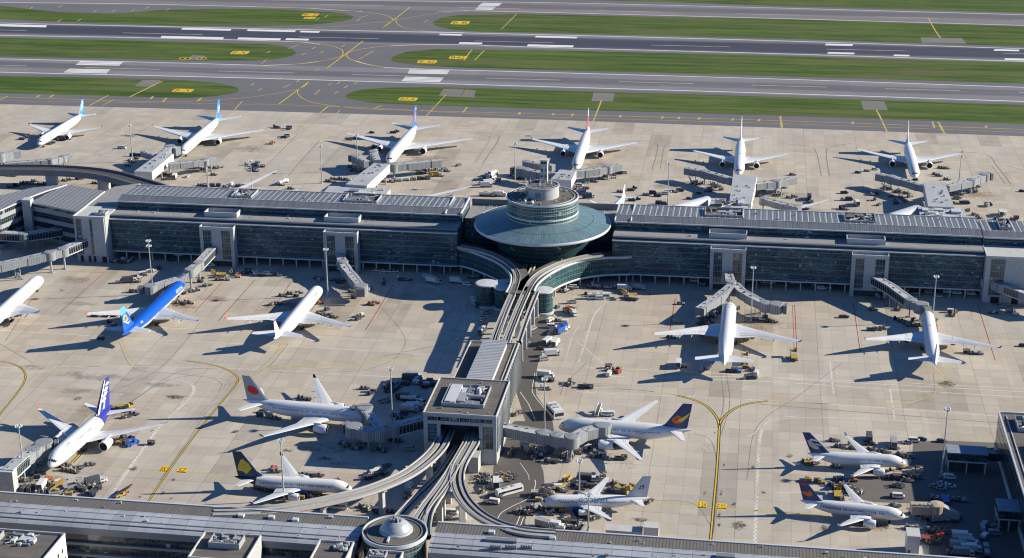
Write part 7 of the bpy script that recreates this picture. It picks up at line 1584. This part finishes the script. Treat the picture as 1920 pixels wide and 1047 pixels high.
# --- lower right
V('above the upper airliner of the lower right pair', 'et,1564,828,0 ty,1596,834,10 ed,1601,842,0 ed,1574,839,0 xd,1629,826,90 pd,1630,834,0 xg,1675,836,90 ed,1675,842,0 ed,1634,845,10 ew,1640,848,0 et,1660,850,0 ed,1650,849,0 ed,1690,854,-10 er,1697,858,-8 ed,1704,858,0 ag,1701,832,180 vw,1713,829,0 an,1728,826,0 ad,1765,829,0')
V('behind the tail of the upper lower-right airliner', 'eo,1520,866,60 ed,1512,868,0 er,1526,871,30 gy,1514,872,0 et,1568,877,0')
V('between the tails of the lower right pair', 'gy,1515,903,0 ty,1513,900,90 ty,1540,907,0 gd,1532,904,0 ed,1571,901,0 cw,1574,898,0 er,1571,915,20 ed,1588,913,20 ew,1592,917,0 to,1601,903,0 er,1562,911,0')
V('between the lower right airliners near their wings', 'ey,1578,936,90 hy,1570,930,90 ed,1606,927,10 ew,1613,927,60 ed,1597,925,0 cd,1566,918,0 et,1600,920,0')
V('right of the lower right airliner noses', 'gy,1690,882,0 ht,1695,894,0 ht,1710,892,0 ed,1668,897,0 ud,1681,899,0 er,1718,884,60 ed,1722,897,0 ey,1685,911,10 ed,1684,914,0 vw,1684,934,0 pd,1680,933,0 ew,1678,950,10 gd,1690,893,60 eg,1702,903,0')
V('in the cluster at the shadow edge, lower right', 'ey,1716,965,-40 to,1723,966,-40 ht,1745,968,0 xt,1750,972,10 xg,1762,978,20 ed,1728,955,0 vb,1772,950,80 xb,1772,947,90 ew,1760,955,0 ew,1768,960,0 pd,1796,976,60 eo,1758,1000,0 er,1762,995,10 eo,1768,1000,0 er,1748,997,0 ed,1715,993,20 ew,1708,992,0')
V('by the brick red cart near the roof edge, lower right', 'er,1745,1020,0 hr,1748,1016,0 to,1755,1008,90')
V('deep in the shadow of the east terminal', 'ag,1770,897,0 vw,1780,898,0 ag,1752,914,0 aw,1766,909,0 ag,1765,918,0 aw,1782,914,0 ew,1755,936,0 ed,1775,937,0 et,1785,938,0 ew,1805,940,0 ug,1845,988,60 vg,1842,994,90 td,1810,1000,0 vg,1865,1003,0 ag,1868,990,0')
V('in the trailer park at the bottom right', 'xw,1803,1012,0 xg,1815,1024,0 xg,1800,1030,0 xw,1820,1035,0 ud,1788,1022,0 uw,1845,1010,60 ug,1848,1030,90 ew,1785,1040,0 ug,1850,1042,90 xg,1806,1042,0 ur,1795,1034,0')
# --- far apron
V('around the leftmost far airliner', 'pd,42,262,-5 ed,52,259,0 ed,92,271,0 cg,100,269,0 ed,112,264,10 ew,128,262,0 ed,118,262,0')
V('between the two left far airliners', 'vw,230,279,0 tg,225,279,0')
V('under the viaduct at the far left', 'ed,10,330,0 et,25,331,0 ed,42,346,0 ew,48,344,20 vn,30,350,0 vn,20,352,0 ed,62,346,10 ew,56,345,0 cd,75,347,0 ed,86,346,0 et,122,340,0 ed,130,338,0 cd,146,337,0 ew,152,336,0 xg,212,348,90 xg,222,348,90 ed,178,345,0 vn,192,345,0 ed,64,341,0')
V('left of the slanted blue-tailed airliner pier', 'ed,247,305,0 vn,250,293,10 vn,262,294,0 cd,256,299,0 ew,246,301,60 ed,240,312,0')
V('under the blue-tailed airliner bridge arm', 'ed,372,316,10 ed,382,319,0 eg,390,315,20 cd,365,317,0 ew,405,316,0 ew,412,315,30 aw,351,333,90 er,401,329,0 ey,310,328,0 ey,321,331,0 xw,328,335,100 ew,360,317,0')
V('scattered on the open far apron', 'pd,520,241,0 tn,516,239,0 vg,543,241,0 cd,541,244,0 vw,539,256,10 pd,533,259,0 to,512,269,20 ty,509,271,0 tg,463,310,0 vn,478,312,30 cd,483,308,0 ed,474,317,0 ew,480,322,0 tw,487,313,0 cr,493,314,0 pd,477,320,10')
V('along the roof line behind the left wing', 'ed,376,349,0 cd,384,350,0 ud,398,350,0 ud,410,350,0 ew,424,352,0 vw,434,348,90 ew,447,350,0 cn,452,351,20 vw,460,350,20 fw,531,345,70 ew,528,348,0 ed,545,355,0')
V('left of the orange-tailed wide-body pier', 'ew,625,337,20 ed,632,338,0 ew,640,336,0 cg,648,338,0 tw,655,339,0 ed,616,341,0 ew,622,342,0 ed,660,320,60 eo,664,318,90 ed,675,322,0 er,658,314,0 vn,704,279,0 ed,700,275,90 xw,706,288,80')
V('under the right arm of the orange-tailed wide-body pier', 'ed,722,342,0 ew,735,342,0 uw,750,340,0 uw,757,339,0 uw,764,339,0 ut,771,338,0 ud,786,337,0 hy,800,336,0 xy,817,331,10 ed,784,321,0 ed,797,320,0 ed,808,322,10 ew,820,320,0 ed,832,318,60 ed,786,327,0 ed,826,331,0 eg,838,322,0 eg,790,326,60 cd,739,341,0 ut,777,338,0 ed,860,311,60')
V('in the white and blue cluster left of the round hall', 'xw,925,329,60 xn,912,336,80 vw,928,325,50 xw,917,346,30 vw,921,341,50 pd,910,343,20 vn,918,335,60 ut,935,340,0 xw,912,351,10 vw,925,334,60')
V('just behind the left end of the link building', 'ft,912,368,0 xw,938,368,0 ew,925,369,0')
V('left of the pier behind the control tower', 'ew,962,331,0 ew,968,335,20 er,974,333,0 ed,980,335,0 ew,986,330,60 et,972,328,0 ed,985,336,0')
V('beside the orange-tailed wide-body left wing', 'an,697,250,0 pn,738,250,0 tn,745,248,20 ed,656,263,0 cd,667,262,0')
V('under the right arm beside the control tower', 'ed,1078,342,0 ed,1115,342,0 ed,1128,337,0 eg,1108,340,10 vn,1160,327,10 vw,1170,326,5 ed,1136,332,20 ed,1150,329,0 ed,1072,345,60 vw,1086,350,0 xn,1092,366,30 ew,1090,360,0 vg,1098,364,60 ew,1105,368,10 xn,1103,372,20 ed,1098,355,0 pd,1183,358,0 tn,1190,354,0 ed,1163,361,0 ct,1100,354,0 ed,1082,355,60')
V('on the far apron right of the round hall', 'pn,1185,377,0 tn,1197,375,0 vn,1224,364,0 pn,1233,369,0 vw,1248,365,0 vw,1252,362,0 ew,1265,361,0 ct,1272,357,20 ud,1278,359,0 vn,1236,383,0 vn,1244,385,0 ed,1212,367,0 ad,1310,364,0 ad,1292,374,0')
V('under the left arm of the square grey pier', 'ed,1300,345,60 ed,1310,347,0 er,1306,342,90 ed,1318,344,60 ed,1340,352,0 ew,1346,350,0 ed,1332,356,0 er,1338,346,90 ed,1328,360,0 cd,1352,357,0')
V('under the right arm of the square grey pier', 'ed,1412,363,0 ed,1420,358,20 ed,1428,358,0 ew,1415,369,0 et,1424,369,0 ed,1455,368,0 eg,1464,366,60 ed,1410,356,0 et,1486,329,10 er,1437,352,0 ed,1468,353,0 ew,1480,372,0 eg,1489,370,0')
V('right of the folded boarding bridge behind the right wing', 'vg,1522,380,90 xn,1517,374,90 ed,1510,393,0')
V('below the rightmost far airliner', 'an,1608,325,0 ag,1625,322,10 aw,1640,319,0 ed,1760,331,0 ew,1754,328,10 an,1718,338,90 ed,1775,338,0 ed,1764,316,0 et,1774,317,0')
V('under the left arm of the rightmost far pier', 'ed,1661,352,90 ed,1667,356,0 tg,1636,367,0 vn,1640,365,0 ed,1682,362,0 ew,1690,361,20 ed,1672,370,0 cd,1640,376,80 pn,1583,363,0 tg,1580,376,0 vn,1592,376,0 xw,1606,385,100 ed,1648,385,60 vn,1580,392,0 ew,1584,394,0 ed,1700,364,0 ew,1681,377,10 ed,1694,379,0 tw,1688,381,0 ud,1680,383,0 ed,1690,372,0 er,1684,358,90 eg,1706,370,40')
V('under the right arm of the rightmost far pier', 'ed,1790,368,0 ed,1796,372,0 ed,1817,358,60 ew,1826,355,60 eg,1822,362,0 pd,1806,381,0 vn,1811,383,10 ew,1792,383,0 eo,1793,374,0 ed,1832,351,0 vg,1852,387,60 vn,1853,386,0 ed,1785,363,0 er,1800,366,0 eg,1830,360,80')
V('on the far apron at the right edge', 'an,1916,360,0 xw,1876,404,90 vw,1884,402,80 ew,1828,404,0 ed,1834,410,0 ed,1870,412,0 ud,1905,411,0 ed,1900,413,0 eg,1815,395,90')
# motor coach and big pieces
o_ = place('bw', 1041, 779, -62, 'parked by the tall mast above the swirl-tailed airliner', 1.0); o_.scale = (0.78, 1.75, 1.3)
place('bw', 955, 926, 38, 'beside the traffic island on the service road', 0.9)
# --- labels: every thing is named by what sets it apart
from collections import defaultdict
D_ = defaultdict(list)
for o, base, where, u, v in PLACED: D_[(base, where)].append((u, v, o))
ORD = ['first', 'second', 'third', 'fourth', 'fifth', 'sixth', 'seventh', 'eighth', 'ninth', 'tenth', 'eleventh', 'twelfth', 'thirteenth', 'fourteenth', 'fifteenth', 'sixteenth']
for (base, where), L in D_.items():
    L.sort(key=lambda t: t[0]); n = len(L)
    for i, (u, v, o) in enumerate(L):
        if n == 1: s = f'{base} {where}'
        elif i == 0: s = f'leftmost {base} {where}'
        elif i == n-1: s = f'rightmost {base} {where}'
        elif n == 3: s = f'middle {base} {where}'
        else: s = f'{base}, {ORD[i]} from left, {where}'
        o['label'] = s
# --- odd items
def crate(label, u, v, L, W_, H, mat, rz=0, cat='shed', name='site_cabin'):
    p = P(u, v); th = thing(name, label, cat, p, R(rz)); m = MB(); m.box(-L/2, L/2, -W_/2, W_/2, 0, H-.15); m.build('wall', mat, th, local=True)
    m = MB(); m.box(-L/2-.15, L/2+.15, -W_/2-.15, W_/2+.15, H-.15, H); m.build('roof', CONCL, th, local=True)
    m = MB(); m.box(-L/2+.5, -L/2+1.4, -W_/2-.03, -W_/2, .1, 2.1); m.build('door', VD, th, local=True); return th
crate('white site cabin against the front terminal roof, lower right', 1709, 1034, 4.2, 6, 7.5, VW)
crate('small white square shed above the front terminal roof, lower centre', 1221, 1010, 5.2, 4, 5.4, VW)
crate('long low pale shed left of the white square shed', 1170, 1008, 12.5, 4, 3.6, CONCL)
crate('small concrete cabin beside the white bus on the service road', 932, 914, 4, 3, 3, CONC, 20)
crate('pale service cabin under the bridge beside the station building', 984, 842, 3.6, 2.6, 2.4, CONC)
p = P(1738, 975); th = thing('folded_jet_bridge', 'bulky tan folded jet bridge head standing on the lower right stand', 'jet bridge', p, R(5))
m = MB(); m.box(-7, 2, -2.4, 2.4, 3.2, 6.8); m.build('tunnel', VT, th, local=True); m = MB(); m.rev([(3.1, 3.0), (3.1, 7.2), (.1, 7.6)], 3.5, 0, 14, 0, False); m.build('rotunda', VT, th, local=True)
m = MB(); m.hexa([(6, -2, 3.2), (13, -1.6, .4), (13, 1.6, .4), (6, 2, 3.2)], [(6, -2, 6.8), (13, -1.6, 3.2), (13, 1.6, 3.2), (6, 2, 6.8)]); m.build('ramp', VG, th, local=True)
m = MB(); bogie(m, -4, 0, 3.3); bogie(m, 4, 0, 3.1); m.build('wheeled_support', VG, th, local=True)
m = MB(); [m.box(-6+k*1.9, -5.2+k*1.9, -1.8, -.3, 6.8, 7.5+.2*(k % 2)) for k in range(5)]; m.build('roof_equipment', GALV, th, local=True)
th.scale = (.85, .85, .9)
